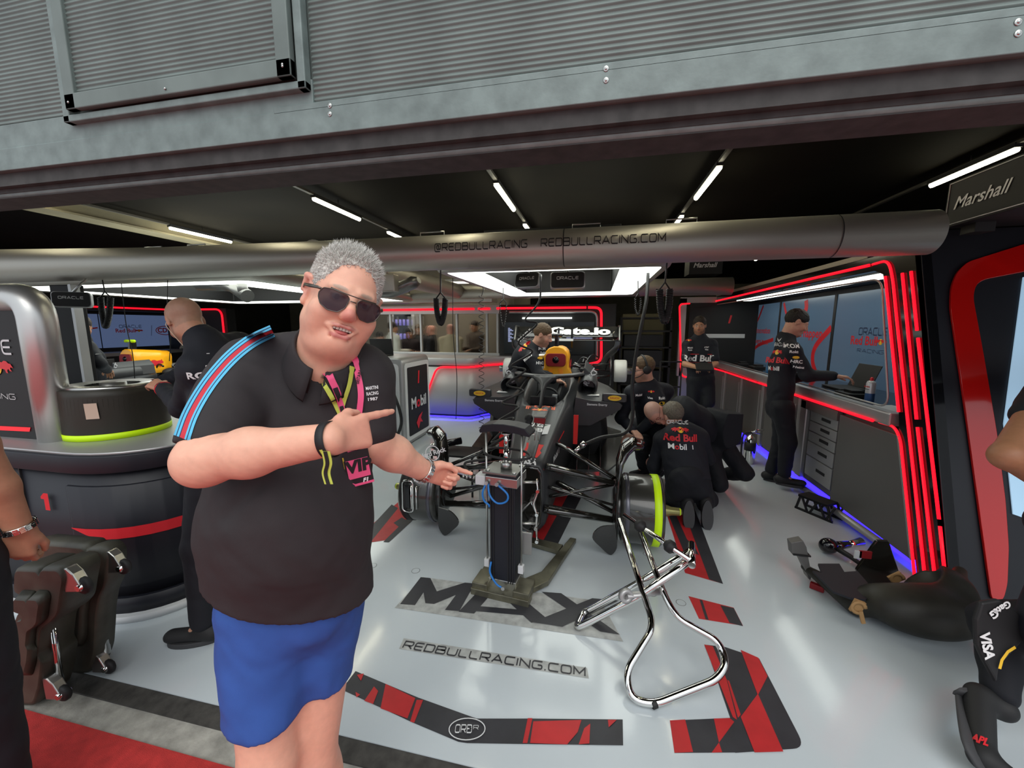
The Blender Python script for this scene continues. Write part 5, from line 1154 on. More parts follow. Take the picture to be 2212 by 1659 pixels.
MB().tube(fillet([fb[2]+V(.0, 0, 0), fb[1], fb[0]+V(.05, 0, .035), fb[0], (fb[0]+fb2[0])/2, fb2[0], fb2[0]+V(.05, 0, .035), fb2[1], fb2[2]], .03, 5), .018, 14).build('rear_frame', M_CHROME, st)
MB().cyl(fb[2]+V(-.015, -.06, 0), fb2[2]+V(.01, .06, 0), .017, seg=14).build('top_bar', M_CHROME, st)
pa_, pb2 = P(1352, 1287, Y=1.88), P(1436, 1277, Y=2.02); MB().tube([pa_, pb2], .019, 16, flat=(1, .7)).build('pivot_bar', M_SILV, st); MB().lathe([(.016, -.012), (.036, -.012), (.036, .012), (.016, .012), (.016, -.012)], pa_, nrm(V(.45, -.9, .1)), 28).build('pivot_ring', M_SILV, st)
s0, s1 = PA(1345, 1112)+V(.01, 0, 0), fb[2]+V(-.02, -.03, .01)
MB().cyl(s0, s1, .0135, seg=14).build('top_strut', M_CHROME, st)
for t in (.28, .74): c_ = s0+(s1-s0)*t; d_ = nrm(s1-s0); MB().lathe([(.012, -.03), (.02, -.028), (.022, -.018), (.033, -.012), (.033, .012), (.022, .018), (.02, .03), (.012, .032)], c_, d_, 20).build('rubber_roller', M_BLKM, st)
q = PA(1413, 1521); MB().lathe([(.0147, -.012), (.0175, -.01), (.0175, .01), (.0147, .012)], q, nrm(PA(1548, 1468)-q), 16).build('rubber_band', M_BLKM, st)
# ================================================================== wheel dollies leaning at the counter
def dolly(Y, outline, label, casters, th=.10, tube=None):
    pts = [P(x, y, Y=Y) for x, y in outline]; zl = min(p[2] for p in pts); base = pts[int(np.argmin([p[2] for p in pts]))]
    t = thing('wheel_dolly', label, 'dolly', (base[0], Y, zl), 'moulded dollies stored upright')
    cx, cz = np.mean([p[0] for p in pts]), np.mean([p[2] for p in pts])
    rr = fillet([(p[0], p[2]) for p in pts], .025, 3, True); sc = lambda s: [V(cx+(p[0]-cx)*s, 0, cz+(p[1]-cz)*s) for p in rr]
    MB().loft([[q+V(0, Y+th, 0) for q in sc(.97)], [q+V(0, Y+.03, 0) for q in sc(1.0)], [q+V(0, Y+.008, 0) for q in sc(.985)], [q+V(0, Y, 0) for q in sc(.93)]]).build('moulded_tray', mat('dirty_black_plastic', (.055, .053, .040), .5, 0, bump=.25, bscale=25, var=.35, vscale=9), t)
    MB().loft([[q+V(0, Y-.002, 0) for q in sc(.6)], [q+V(0, Y-.03, 0) for q in sc(.5)]]).build('moulded_bulge', MATS['dirty_black_plastic'], t)
    for cx_, cy_ in casters:
        c = P(cx_, cy_, Y=Y+.03); w = MB().lathe([(.0, -.012), (.028, -.012), (.034, -.006), (.034, .006), (.028, .012), (0, .012)], c+V(.075, 0, -.02), (0, 1, 0), 20).build('caster_wheel', M_BLKM, t)
        MB().prism(ccw([(0, .05), (0, -.05), (.085, -.035), (.08, -.005), (.055, .035), (.025, .055)]), c+V(.0, -.02, 0), ex, ez, (0, .036, 0)).build('caster_bracket', M_STEEL, t, bevel=.004)
        MB().cyl(c+V(.075, -.024, -.02), c+V(.075, .02, -.02), .012, seg=12).build('axle_bolt', M_CHROME, t)
    if tube: MB().cyl(P(*tube[0], Y=Y+.05), P(*tube[1], Y=Y+.05), .012, seg=10).build('support_tube', M_CHROME, t)
    return t
dolly(1.16, [(62, 1168), (178, 1178), (186, 1190), (190, 1182), (215, 1183), (230, 1200), (228, 1262), (214, 1290), (207, 1335), (206, 1370), (203, 1420), (190, 1458), (150, 1462), (120, 1440), (95, 1300), (60, 1240)], 'black moulded wheel dolly stored upright, the one touching the counter', [(238, 1210), (207, 1425)], .08, ((213, 1288), (233, 1410)))
dolly(.99, [(28, 1226), (78, 1228), (84, 1240), (88, 1225), (128, 1226), (138, 1246), (132, 1280), (126, 1325), (108, 1345), (84, 1360), (78, 1420), (88, 1436), (82, 1490), (70, 1530), (24, 1528), (18, 1500), (22, 1360), (38, 1320), (62, 1318), (68, 1290), (26, 1275)], 'black moulded wheel dolly stored upright at the lower left, nearest the camera', [(150, 1248), (108, 1480)], .12, ((112, 1345), (130, 1470)))
# ================================================================== driver seat shell and bits on the right floor
M_SEAT = mat('seat_shell_dark', (.018, .016, .011), .5, 0, bump=.15, bscale=30, var=.3, vscale=12); TAN = mat('tan_tape', (.35, .2, .08), .7)
ss = thing('seat_shell', 'black moulded seat shell with tan tape straps lying on the floor at the right', 'seat', (1.7, 2.4, 0))
f = Field((1.2, 1.95, -.02), (2.3, 2.95, .5), .009)
f.ell((1.72, 2.31, .13), (.26, .18, .135), k=.03).ell((1.88, 2.42, .15), (.15, .15, .15), k=.05).cone((1.83, 2.45, .2), (1.86, 2.5, .32), .045, .02, k=.06).cone((1.97, 2.45, .18), (2.06, 2.55, .22), .05, .03, k=.06).cone((1.47, 2.36, .07), (1.34, 2.66, .08), .07, .02, k=.05)
f.ell((1.66, 2.50, .25), (.25, .18, .14), k=.02, sub=True).ell((1.92, 2.56, .31), (.07, .07, .10), k=.02, sub=True).cut((0, 0, .005), (0, 0, -1))
field_obj('shell', [f], M_SEAT, ss)
pm = [P(*q, Z=.15) for q in ((1755, 1233), (1775, 1238), (1767, 1218), (1813, 1218), (1824, 1236), (1852, 1234), (1888, 1275), (1870, 1296), (1838, 1292), (1800, 1278))]
MB().prism(ccw([(q[0], q[1]) for q in pm]), (0, 0, .14), ex, ey, (0, 0, .012)).build('padded_sheet', M_NAVY, ss)
for px, py, rz in ((1852, 1310, .3), (1936, 1248, .9)):
    q = P(px, py, Z=.16); b = MB()
    b.box(q, (.05, .015, .07), np.array(Matrix.Rotation(rz, 3, 'Y'))).box(q+V(.02, -.01, -.05), (.018, .01, .07), np.array(Matrix.Rotation(-rz, 3, 'Y'))); b.tube([q+V(.03*math.cos(a), -.012, .0+.03*math.sin(a)) for a in np.linspace(0, 5, 12)], .006, 6, flat=(.5, 1.6)); b.build('tape_strap', TAN, ss)
q = P(1957, 1284, Z=.2); b = MB().ball(q, (.025, .012, .022)).box(q+V(.008, -.01, -.03), (.016, .008, .02)); b.build('belt_buckle', M_CHROME, ss)
q = P(2095, 1293, Z=.15); MB().tube([q+V(-.05, 0, .02), q+V(.03, 0, -.01), q+V(.055, 0, -.02)], [.013, .008, .003], 10).build('steel_spike', M_CHROME, ss)
pd = thing('pedal_bracket', 'grey angled bracket standing on the floor left of the seat shell', 'bracket', P(1750, 1245, Z=0))
pts = [P(x, y, Y=2.62) for x, y in ((1709, 1173), (1735, 1168), (1743, 1183), (1754, 1245), (1751, 1254), (1746, 1250), (1740, 1232), (1725, 1200), (1712, 1198))]; zo = min(p[2] for p in pts)
MB().prism(ccw([(p[0], p[2]) for p in pts]), (0, 2.62, -min(zo, 0)+.0), ex, ez, (0, .06, 0)).build('bracket', M_GREYP, pd, bevel=.004); MB().bb(P(1714, 1200, Y=2.61), P(1740, 1188, Y=2.68)).build('rubber_pad', M_BLKM, pd)
gn = thing('wheel_gun', 'black and chrome wheel gun lying on the floor behind the seat shell', 'wheel gun', P(1800, 1190, Z=0)); q = P(1800, 1180, Z=.06)
MB().ball(q+V(-.03, 0, .0), (.06, .05, .055)).cyl(q, q+V(.12, .05, 0), .032, .024).build('body', M_BLK, gn); MB().cyl(q+V(.1, .04, 0), q+V(.22, .09, .01), .018, .03).build('socket', M_CHROME, gn); MB().tube([q, q+V(.05, -.1, -.01), q+V(.09, -.18, -.03)], [.02, .017, .012], 10).build('grip', M_BLKM, gn)
cp = thing('carbon_plate', 'upright dark carbon plate leaning by the light fins behind the seat shell', 'plate', P(1900, 1250, Z=0)); pts = [P(x, y, Y=2.66) for x, y in ((1884, 1182), (1895, 1168), (1920, 1168), (1926, 1185), (1944, 1240), (1940, 1262), (1860, 1262), (1850, 1232))]
MB().prism(ccw([(p[0], p[2]) for p in pts]), (0, 2.66, 0), ex, ez, (0, .02, 0)).build('plate', M_SUSP, cp, bevel=.004); MB().bb(P(1858, 1190, Y=2.65), P(1880, 1206, Y=2.66)).build('red_label', M_CRED, cp); MB().bb(P(1848, 1190, Y=2.65), P(1858, 1206, Y=2.66)).build('white_label', M_WHT, cp)
tag(MB().box(P(1765, 1268, Z=.02), (.07, .03, .035), np.array(Matrix.Rotation(-.6, 3, 'Z'))).build('red_block', M_CRED, None, bevel=.003), 'small red block on the floor under the left side of the seat shell', 'block')
b = MB(); pb = [P(x, y, Z=.02) for x, y in ((2058, 1345), (2130, 1372), (2135, 1362), (2060, 1335))]; b.prism(ccw([(p[0], p[1]) for p in pb]), (0, 0, .0), ex, ey, (0, 0, .05)); tag(b.build('black_tray', M_BLK, None, bevel=.004), 'low black tray on the floor at the foot of the leaning end panel', 'tray')
# ================================================================== tyre-warm wheel drum on the counter
wd = thing('wheel_drum', 'large ribbed carbon wheel drum with a neon base band on the left counter', 'wheel drum', (-2.9, 1.85, .95)); q = P(262, 945, Y=1.84)*V(1, 1, 0)+V(0, 0, .951); R0 = .245
MB().lathe([(0, .004), (R0, .004), (R0+.003, .04), (R0-.002, .25), (R0-.004, .285), (R0-.03, .29), (R0-.03, .255), (0, .25)], q, ez, 72).build('drum', mat('ribbed_drum', (.022, .020, .014), .5, 0, bump=.1, bscale=90), wd)
MB().lathe([(R0+.002, .0), (R0+.005, .0), (R0+.006, .036), (R0+.004, .036)], q, ez, 72).build('neon_band', M_NEON, wd)
MB().lathe([(R0-.12, .30), (R0-.035, .305), (R0-.03, .295), (R0-.03, .285), (0, .28)], q, ez, 60).build('top_plate', M_STEEL, wd); MB().lathe([(0, .31), (.06, .31), (.065, .27)], q, ez, 30).build('hub', M_GEN, wd)
b = MB()
for i in range(72): a = i*math.pi/36; b.tube([q+V((R0)*math.cos(a), (R0)*math.sin(a), .05), q+V((R0-.003)*math.cos(a), (R0-.003)*math.sin(a), .24)], .0022, 4, caps=False)
b.build('ribs', MATS['ribbed_drum'], wd)
c0 = P(217, 892, Y=1.6); d = nrm(V(c0[0]-q[0], c0[1]-q[1], 0)); dd = nrm(V(.554, -.831, 0)); k = Ink(q+dd*(R0+.006)+V(0, 0, .175), V(-dd[1], dd[0], 0), ez, None, off=0)
k.poly([(-.028, -.045), (.03, -.045), (.026, .045), (-.03, .045)], mat('paper_tape', (.55, .42, .33), .8)); k.build('paper_label', wd)
# ================================================================== hoses hanging from the gantry
def coil_loop(px, py0, py1, w, Y, label, r=.011, cr=.02, turns=46, top=None):
    a = P(px-w/2, py0, Y=Y); c = P(px+w/2, py0, Y=Y); m = P(px, py1, Y=Y); L = bezier([a, (a+m)/2+V(-.01, 0, -.02), m, (c+m)/2+V(.01, 0, -.02), c], 14); hp = []
    t = thing('coiled_hose', label, 'hose', (m[0], Y, m[2]), 'black coiled hoses hanging from the gantry')
    n = len(L); tot = turns*8
    for i in range(tot):
        s = i/(tot-1)*(n-1); j = min(int(s), n-2); p = L[j]+(L[j+1]-L[j])*(s-j); d = nrm(L[j+1]-L[j]); u = frame_z(d, (0, 1, 0)); an = i/8*2*math.pi; hp.append(p+(u[0]*math.cos(an)+u[1]*math.sin(an))*cr)
    MB().tube(hp, r*.6, 6).build('coil', M_CABLE, t)
    tp = top if top is not None else P(px, py0-30, Y=Y); tp = np.asarray(tp, float)
    MB().tube([c, (a+c)/2+V(0, 0, .05), tp], .006, 6).tube([a, (a+c)/2+V(0, 0, .05)], .006, 6).build('hanger', M_CABLE, t)
coil_loop(228, 642, 705, 22, 2.9, 'black coiled hose hanging at the left in front of the blue screens', top=V(*(P(222, 610, Y=3.0)*V(1, 1, 0)+V(0, 0, 2.06))))
coil_loop(952, 645, 698, 20, 3.15, 'black coiled hose hanging in front of the back guests', top=V(*(P(952, 590, Y=3.0)*V(1, 1, 0)+V(0, 0, 2.06))))
coil_loop(1436, 625, 694, 22, 3.1, 'black coiled hose hanging at the right of the light ring', top=V(*(P(1440, 585, Y=3.0)*V(1, 1, 0)+V(0, 0, 2.06))))
coil_loop(1087, 655, 706, 14, 4.6, 'thin black looped hose hanging in front of the back console', .008, .006, 20, top=(P(1087, 620, Y=4.6)))
coil_loop(1378, 645, 680, 12, 4.2, 'thin looped hose hanging behind the right coiled hose', .008, .006, 20, top=(P(1378, 600, Y=4.2)))
def spiral(px0, py0, px1, py1, Y0, Y1, rr, turns, th, label, m=M_CABLE):
    a, c = P(px0, py0, Y=Y0), P(px1, py1, Y=Y1); hp = []; d = nrm(c-a); u = frame_z(d, (0, 1, 0))
    for i in range(turns*12+1): t = i/(turns*12); hp.append(a+(c-a)*t+(u[0]*math.cos(t*turns*2*math.pi)+u[1]*math.sin(t*turns*2*math.pi))*rr)
    return tag(MB().tube(hp, th, 6).build('spiral_hose', m), label, 'hose')
spiral(1040, 640, 1040, 925, 4.4, 4.4, .03, 20, .004, 'thin spiral air line hanging straight down left of the car')
a_ = [P(1167, 590, Y=3.3), P(1165, 650, Y=3.3), P(1135, 690, Y=3.2), P(1160, 700, Y=3.2), P(1120, 740, Y=3.1), P(1150, 760, Y=3.1), P(1105, 790, Y=3.05), P(1135, 800, Y=3.0), P(1095, 830, Y=2.95), P(1130, 845, Y=2.9), P(1085, 870, Y=2.8), P(1120, 880, Y=2.75), P(1075, 910, Y=2.6), P(1110, 905, Y=2.55), P(1062, 955, Y=2.45), P(1090, 945, Y=2.4), P(1035, 980, Y=2.35), P(1060, 990, Y=2.3), P(1005, 1000, Y=2.25), P(1020, 1025, Y=2.2), P(1035, 1027, Y=2.16)]
tag(MB().tube(bezier(a_, 8), .008, 8).build('air_hose', M_CABLE), 'black air hose looping down from the light ring to the lifting column', 'hose')
a_ = [P(1400, 590, Y=3.6), P(1396, 650, Y=3.5), P(1378, 740, Y=3.4), P(1366, 830, Y=3.3), P(1366, 900, Y=3.2), P(1350, 935, Y=3.1), P(1300, 945, Y=3.0), P(1262, 960, Y=2.9)]
tag(MB().tube(bezier(a_, 8), .014, 8).build('air_hose', M_CABLE), 'thick black hose dropping from the ceiling beside the kneeling mechanic to the car side', 'hose')
q = P(1255, 965, Y=2.9); tag(MB().cyl(q, q+V(-.05, -.02, -.04), .018, .012).cyl(q, q+V(.03, .01, .03), .022).build('hose_nozzle', M_CHROME), 'chrome nozzle at the end of the thick black hose by the car nose', 'nozzle')
for i, (x0, y0, x1, y1, Y) in enumerate(((262, 612, 292, 830, 3.0), (978, 590, 985, 905, 4.0), (1042, 585, 1040, 640, 4.4), (362, 600, 366, 780, 3.2))):
    a, c = P(x0, y0, Y=Y), P(x1, y1, Y=Y); tag(MB().tube(bezier([a, a*.6+c*.4+V(-.01, 0, 0), a*.3+c*.7+V(.02, 0, 0), c], 6), .004, 6).build('thin_cable', M_CABLE), ['thin cable hanging over the left car', 'thin cable hanging in front of the curved desk', 'short cable above the spiral air line', 'thin black cable behind the bald mechanic'][i], 'cable')
# cooling fans under the gantry
fn = thing('cooling_fan', 'grey caged cooling fan hanging under the gantry left of the light ring', 'fan', P(860, 620, Y=3.6)); a = P(800, 640, Y=3.6); c = P(905, 605, Y=3.6)
MB().tube(bezier([a, (a+c)/2+V(0, 0, -.02), c], 5), [.05]*4+[.075]*6+[.04], 14, flat=(1, .8)).build('housing', M_GEN, fn); MB().box(P(838, 612, Y=3.5), (.18, .1, .16)).build('motor_box', M_PIPE, fn, bevel=.01); MB().tube([(P(838, 612, Y=3.5)), V(P(838, 612, Y=3.5)[0], 3.5, 2.3)], .01, 6).build('bracket', M_STEEL, fn)
fn = thing('air_duct', 'dark ribbed air duct elbow hanging under the gantry left of the standing man', 'duct', P(520, 625, Y=3.7))
MB().tube(fillet([P(430, 615, Y=3.7), P(500, 615, Y=3.7), P(535, 640, Y=3.6)], .1, 4), .07, 16).tube([P(520, 600, Y=3.6), P(527, 640, Y=3.6)], .05, 14).build('elbow', M_GEN, fn)
# camera rig on the nose
rg = thing('sensor_rig', 'small tripod sensor rig with a red box standing on the car nose', 'sensor', (XC+.03, 3.05, .75))
q = P(1166, 907, Y=2.98); MB().box(q, (.085, .06, .045), np.array(Matrix.Rotation(.15, 3, 'Y'))).build('red_box', M_CRED, rg, bevel=.003); MB().box(q+V(0, -.0, .028), (.09, .065, .014)).build('box_lid', M_GEN, rg, bevel=.003)
MB().ball(q+V(-.09, .02, .0), (.035, .035, .04)).cyl(q+V(-.09, .0, 0), q+V(-.085, -.01, -.06), .03, .02).build('camera', M_BLKM, rg)
b = MB()
for dx in (-.05, 0, .03): b.tube([q+V(-.03, 0, -.02), q+V(-.03+dx, -.06, -.15)], .003, 6)
b.build('legs', M_STEEL, rg)
# tool tray and cylinders beyond the left blade
tt = thing('tool_tray', 'dark tool tray with a black bottle, behind the left wheel blade', 'tool tray', P(985, 975, Y=3.4)); q = P(985, 975, Y=3.5)
MB().box(q, (.45, .3, .02)).build('tray', M_BLKM, tt, bevel=.004); MB().cyl(q+V(-.2, -.05, .06), q+V(.02, .1, .08), .035, seg=18).build('bottle', M_BLK, tt); MB().cyl(q+V(-.235, -.075, .057), q+V(-.2, -.05, .06), .02, .034, seg=18).build('bottle_neck', M_STEEL, tt)
b = MB()
for dx in (-.2, .2): b.tube([q+V(dx, -.12, 0), q+V(dx, -.12, -q[2])], .01, 6).tube([q+V(dx, .12, 0), q+V(dx, .12, -q[2])], .01, 6)
b.build('stand_legs', M_BLKM, tt)
# ================================================================== people
SKIN = mat('skin', (.6, .35, .25), .48, 0, vcol=True, sss=.12, bump=.06, bscale=500, var=.05, vscale=60)
M_TEAM = mat('team_navy_cloth', (.0065, .0078, .0135), .75, 0, bump=.12, bscale=900)
M_TEAMT = mat('team_trousers_cloth', (.005, .006, .010), .78, 0, bump=.12, bscale=900)
M_SOLE = mat('shoe_sole', (.045, .045, .048), .7); M_SHOE = mat('shoe_black', (.012, .012, .013), .65)
def hairmat(name, col): return mat(name, col, .6, 0, bump=1.0, bscale=160, var=.45, vscale=140)
HAIR_DK = hairmat('dark_brown_hair', (.022, .013, .008)); HAIR_BR = hairmat('brown_hair', (.10, .06, .028)); HAIR_GR = hairmat('grey_brown_hair', (.14, .12, .09)); HAIR_BLK = hairmat('black_hair', (.008, .006, .005))
TONES = {'fair': (.56, .31, .22), 'tan': (.46, .23, .13), 'pink': (.60, .29, .21)}
def ik(a, b, l1, l2, hint):
    a, b = np.asarray(a, float), np.asarray(b, float); d = b-a; L = min(np.linalg.norm(d), (l1+l2)*.999); d = nrm(d)
    h = np.asarray(hint, float); h = nrm(h-d*(h@d)); x = (l1*l1-l2*l2+L*L)/(2*L); y = math.sqrt(max(l1*l1-x*x, 0)); return a+d*x+h*y
def hand_prims(f, w, d, n, t, s=1.0, curl=(.5, .5, .6, .7), thumb=(.5, .5), r=.0085, k=.006, pl=.085, seg=(.042, .027, .022), spread=.0):
    """w wrist, d along the palm, n out of the back of the hand, t towards the thumb"""
    d = nrm(d); n = nrm(np.asarray(n, float)-d*(np.asarray(n, float)@d)); t0 = np.cross(d, n); t = t0 if t0@np.asarray(t, float) > 0 else -t0; tips = []
    P_ = lambda a, b, c: w+(d*a+t*b+n*c)*s
    for b_ in (-.027, -.009, .009, .027): f.cone(P_(.012, b_*.65, 0), P_(pl, b_, .002), .0135*s, .0115*s, k=.014*s)
    f.cone(P_(.015, .02, -.006), P_(.045, .034, -.01), .015*s, .013*s, k=.012)
    for i, b_ in enumerate((.029, .0095, -.0095, -.028)):      # index .. little finger
        p = P_(pl, b_, .001); L = (.95, 1.05, .98, .78)[i]; a = 0; c = curl[i]; sp_ = spread*(1.5-i)
        for j in range(3):
            a += (c if hasattr(c, '__len__') is False else c[j])*(1.0 if j else .8)
            q = p+nrm(d*math.cos(a)-n*math.sin(a)+t*sp_*.2)*seg[j]*L*s; rr = r*s*(1.08-.13*j)*(1 if i < 3 else .88); f.cone(p, q, rr, rr*.9, k=k*.7); p = q
        tips.append(p)
    p = P_(.038, .034, -.01); dd = nrm(d*math.cos(thumb[0])+t*math.sin(thumb[0])-n*.35); q = p+dd*.034*s; f.cone(p, q, .0125*s, .0105*s, k=k)
    d2 = nrm(dd+d*thumb[1]-t*thumb[1]*.9-n*.25*thumb[1]); f.cone(q, q+d2*.030*s, .0105*s, .0085*s, k=k)
    return tips
def head_prims(f, H, s=1.0, w=1.0, fat=0.0, female=False, nose=1.0):
    """H maps local (x side, y face, z up) to world; H(v), H.M rotation"""
    M = H.M
    E = lambda c, r, k=.02, sub=False: f.ell(H(c), V(*r)*s, M, k, sub); C = lambda a, b, ra, rb, k=.012, sub=False: f.cone(H(a), H(b), ra*s, rb*s, k, sub)
    E((0, -.018, .033), (.077*w, .095, .084)); E((0, .018, -.03), ((.063+fat*.5)*w, .072, .088), .03)
    C((-.042*w, .0, -.07), (0, .055, -.096), .024+fat*.4, .022, .03); C((.042*w, .0, -.07), (0, .055, -.096), .024+fat*.4, .022, .03); E((0, .064, -.097), (.023, .018, .018), .02)
    for sx in (-1, 1):
        E((sx*.036*w, .058, -.034), (.026+fat*.3, .024+fat*.2, .024), .02); C((sx*.012, .083, .021), (sx*.043*w, .068, .02), .009, .008, .014)
        E((sx*.031, .09, .0), (.017, .012, .011), .012, True); E((sx*.031, .073, .0), (.0135, .0125, .0115), .004)
        C((sx*.018, .086, .007), (sx*.043, .078, .006), .0035, .003, .006)
        E((sx*.078*w, -.008, -.004), (.009, .019, .031), .008); E((sx*.084*w, -.003, .0), (.006, .009, .016), .005, True)
        E((sx*.011, .098, -.037), (.0085, .009, .0075), .006)
    C((0, .088, .010), (0, .108*nose if nose > 1 else .108, -.028), .0075, .0115, .012); C((-.018, .088, -.062), (.018, .088, -.062), .0065, .0065, .008); C((-.015, .087, -.073), (.015, .087, -.073), .0068, .0068, .008); C((-.02, .0965, -.0675), (.02, .0965, -.0675), .0016, .0016, .003, True)
class HF:
    def __init__(s, c, fwd, up, sc=1.0):
        fwd = nrm(fwd); up = np.asarray(up, float); up = nrm(up-fwd*(up@fwd)); s.c = np.asarray(c, float); s.M = basis(np.cross(fwd, up), fwd, up); s.s = sc
    def __call__(s, v): return s.c+s.M@(V(*v)*s.s)
def skin_color(H, tone, beard=None, brow=(.05, .03, .02), buzz=None, lipc=None, extra=()):
    base = np.array(TONES.get(tone, tone) if isinstance(tone, str) else tone); lip = np.array(lipc or (base[0]*.85, base[1]*.55, base[2]*.55))
    def fn(v):
        c = np.tile(base, (len(v), 1)); L = (v-H.c)@H.M/H.s
        def spot(cc, rr, col, al, soft=1.0):
            nonlocal c
            q = (((L-np.array(cc))/np.array(rr))**2).sum(1); a = al*np.clip((1.25-q)/(.5*soft), 0, 1); c = c*(1-a[:, None])+np.array(col)*a[:, None]
        if buzz is not None:
            m = (L[:, 2] > .03-.0*L[:, 1])*(L[:, 1] < .055-.2*np.abs(L[:, 0]))*(L[:, 2] > -.02) + (L[:, 1] < -.02)*(L[:, 2] > -.06); a = .55*np.clip(m, 0, 1); near = np.linalg.norm(L, axis=1) < .2; a = a*near
            c = c*(1-a[:, None])+np.array(buzz)*a[:, None]
        spot((0, .105, -.03), (.018, .02, .02), base*np.array([1.08, .8, .78]), .6); spot((.045, .06, -.03), (.02, .03, .02), base*np.array([1.05, .82, .8]), .5); spot((-.045, .06, -.03), (.02, .03, .02), base*np.array([1.05, .82, .8]), .5)
        if beard is not None:
            spot((0, .055, -.085), (.06, .05, .033), beard, .75, 2); spot((0, .1, -.052), (.028, .02, .007), beard, .7); spot((.058, .02, -.06), (.02, .04, .05), beard, .7, 2); spot((-.058, .02, -.06), (.02, .04, .05), beard, .7, 2)
        spot((0, .095, -.068), (.021, .018, .0105), lip, .85)
        for sx in (-1, 1):
            spot((sx*.031, .089, .0), (.0125, .012, .0075), (.62, .58, .55), 1, .4); spot((sx*.031, .086, .0), (.0055, .02, .006), (.03, .02, .015), 1, .4); spot((sx*.03, .085, .0225), (.017, .02, .0045), brow, .85)
        for e in extra: spot(*e)
        return c
    return fn
def person(label, J, group=None, f=(0, -1, 0), res=.0075, tone='fair', hs=1.0, hair=None, hairm=None, beard=None, buzz=None, top=M_TEAM, bottom=M_TEAMT, sleeve='long', shorts=False, torso=(.185, .125), legr=1.0, hem=.0, collar=True,
           hands=None, female=False, cap=None, shoes=True, topname='jacket', botname='trousers', fold=.0035, seed=1, cuff=None, legs=True, dress=None):
    G = {k: (P(v[0], v[1], Y=v[2]) if isinstance(v, tuple) else np.asarray(v, float)) for k, v in J.items()}
    fwd = nrm(f); H = HF(G['head'], G.get('hf', fwd), G.get('hu', V(0, 0, 1)), hs)
    G['neck'] = H((0, -.03, -.15))*.6+G['neck']*.4
    base = V(G['pel'][0], G['pel'][1], 0); t = thing('person', label, 'person', base, group)
    al, ul, ll, sl = .29*hs, .26*hs, .42*hs, .42*hs
    for s in 'lr':
        if 'e'+s not in G: G['e'+s] = ik(G['s'+s], G['w'+s], al, ul, G.get('eh'+s, V(0, 0, -1)))
        if legs and 'k'+s not in G:
            dd_ = np.linalg.norm(G['h'+s]-G['a'+s]); lg = ll if dd_ < .55 else dd_*.503
            G['k'+s] = ik(G['h'+s], G['a'+s], lg, lg, G.get('kh'+s, fwd))
    pts = np.array([v for k, v in G.items() if k[0] in 'pncswehka' and k not in ('hf', 'hu') and len(k) <= 5 and not k.startswith(('eh', 'kh', 'hd', 'hn', 'toe'))]); lo, hi = pts.min(0)-.2, pts.max(0)+.22
    F_ = Field(lo, hi, res)
    head_prims(F_, H, hs); F_.cone(H((0, -.02, -.06)), G['neck'], .056*hs, .062*hs, k=.03)
    F_.cone(G['pel'], G['chest'], .09, .09, k=.03); F_.cone(G['chest'], G['neck'], .07, .055, k=.02)
    for s in 'lr':
        F_.cone(G['s'+s], G['e'+s], .046*hs, .039*hs, k=.02); F_.cone(G['e'+s], G['w'+s], .041*hs, .026*hs, k=.015)
        w = G['w'+s]; d = G.get('hd'+s, nrm(w-G['e'+s])); n = G.get('hn'+s, V(0, 0, 1)); tt = nrm(G['s'+('r' if s == 'l' else 'l')]-G['s'+s])
        hp = (hands or {}).get(s, {}); hand_prims(F_, w, d, n, hp.get('t', tt), hs, hp.get('curl', (.45, .5, .55, .6)), hp.get('thumb', (.5, .4)))
        if legs:
            F_.cone(G['h'+s], G['k'+s], .075*legr, .052*legr, k=.03); F_.cone(G['k'+s], G['a'+s], .05*legr, .034, k=.02)
            if shorts: c_ = G['k'+s]*.6+G['a'+s]*.4; F_.ell(c_-fwd*.015, (.05*legr, .055*legr, .1), k=.03)
            td = nrm(G.get('toe'+s, fwd)); F_.cone(G['a'+s], G['a'+s]+td*.05+G.get('dn'+s, V(0, 0, -1))*.03, .032, .026, k=.02)
    body = field_obj('body', [F_], SKIN, t, skin_color(H, tone, beard, buzz=buzz))
    # upper clothing
    T = Field(lo-.05, hi+.05, res*1.05); tw, td_ = torso; mid = G['pel']*.5+G['chest']*.5; sq = td_/tw
    T.cone(G['pel'], mid, tw*.92, tw*.86, k=.05, flat=(fwd, sq)); T.cone(mid, G['chest'], tw*.84, tw*.93, k=.06, flat=(fwd, sq*1.02)); T.cone(G['sl']*.9+G['sr']*.1, G['sr']*.9+G['sl']*.1, .068*hs, .068*hs, k=.07)
    for s in 'lr':
        T.cone(G['neck']-V(0, 0, .0), G['s'+s], .05, .062*hs, k=.05)
        if sleeve == 'long': T.cone(G['s'+s], G['e'+s], .064*hs, .056*hs, k=.04); T.cone(G['e'+s], G['w'+s]-nrm(G['w'+s]-G['e'+s])*.012, .056*hs, .042*hs, k=.03)
        elif sleeve == 'short': T.cone(G['s'+s], G['s'+s]+(G['e'+s]-G['s'+s])*.72, .066*hs, .064*hs, k=.04)
    T.noise(fold, 26, seed, (1, 1, .6)); ax = nrm(G['chest']-G['pel'])
    T.cut(G['pel']+ax*(hem), -ax)
    if sleeve == 'short':
        for s in 'lr': pass
    nk = nrm(H((0, -.02, -.06))-G['neck']); T.cone(G['neck'], G['chest'], .075, .1, k=.05); T.cone(G['neck']+nk*.055, G['neck']+nk*.16, .050*hs, .06, k=.01, sub=True)
    topo = field_obj(topname, [T], top, t)
    if collar:
        u = frame_z(nk, fwd); pts_ = [G['neck']+nk*.03+(u[0]*math.cos(a)+u[1]*math.sin(a))*.068*hs for a in np.linspace(0, 2*math.pi, 20, endpoint=False)]; MB().tube(pts_, .016, 8, closed=True, flat=(.5, 1.3), hint=nk).build('collar', top, t)
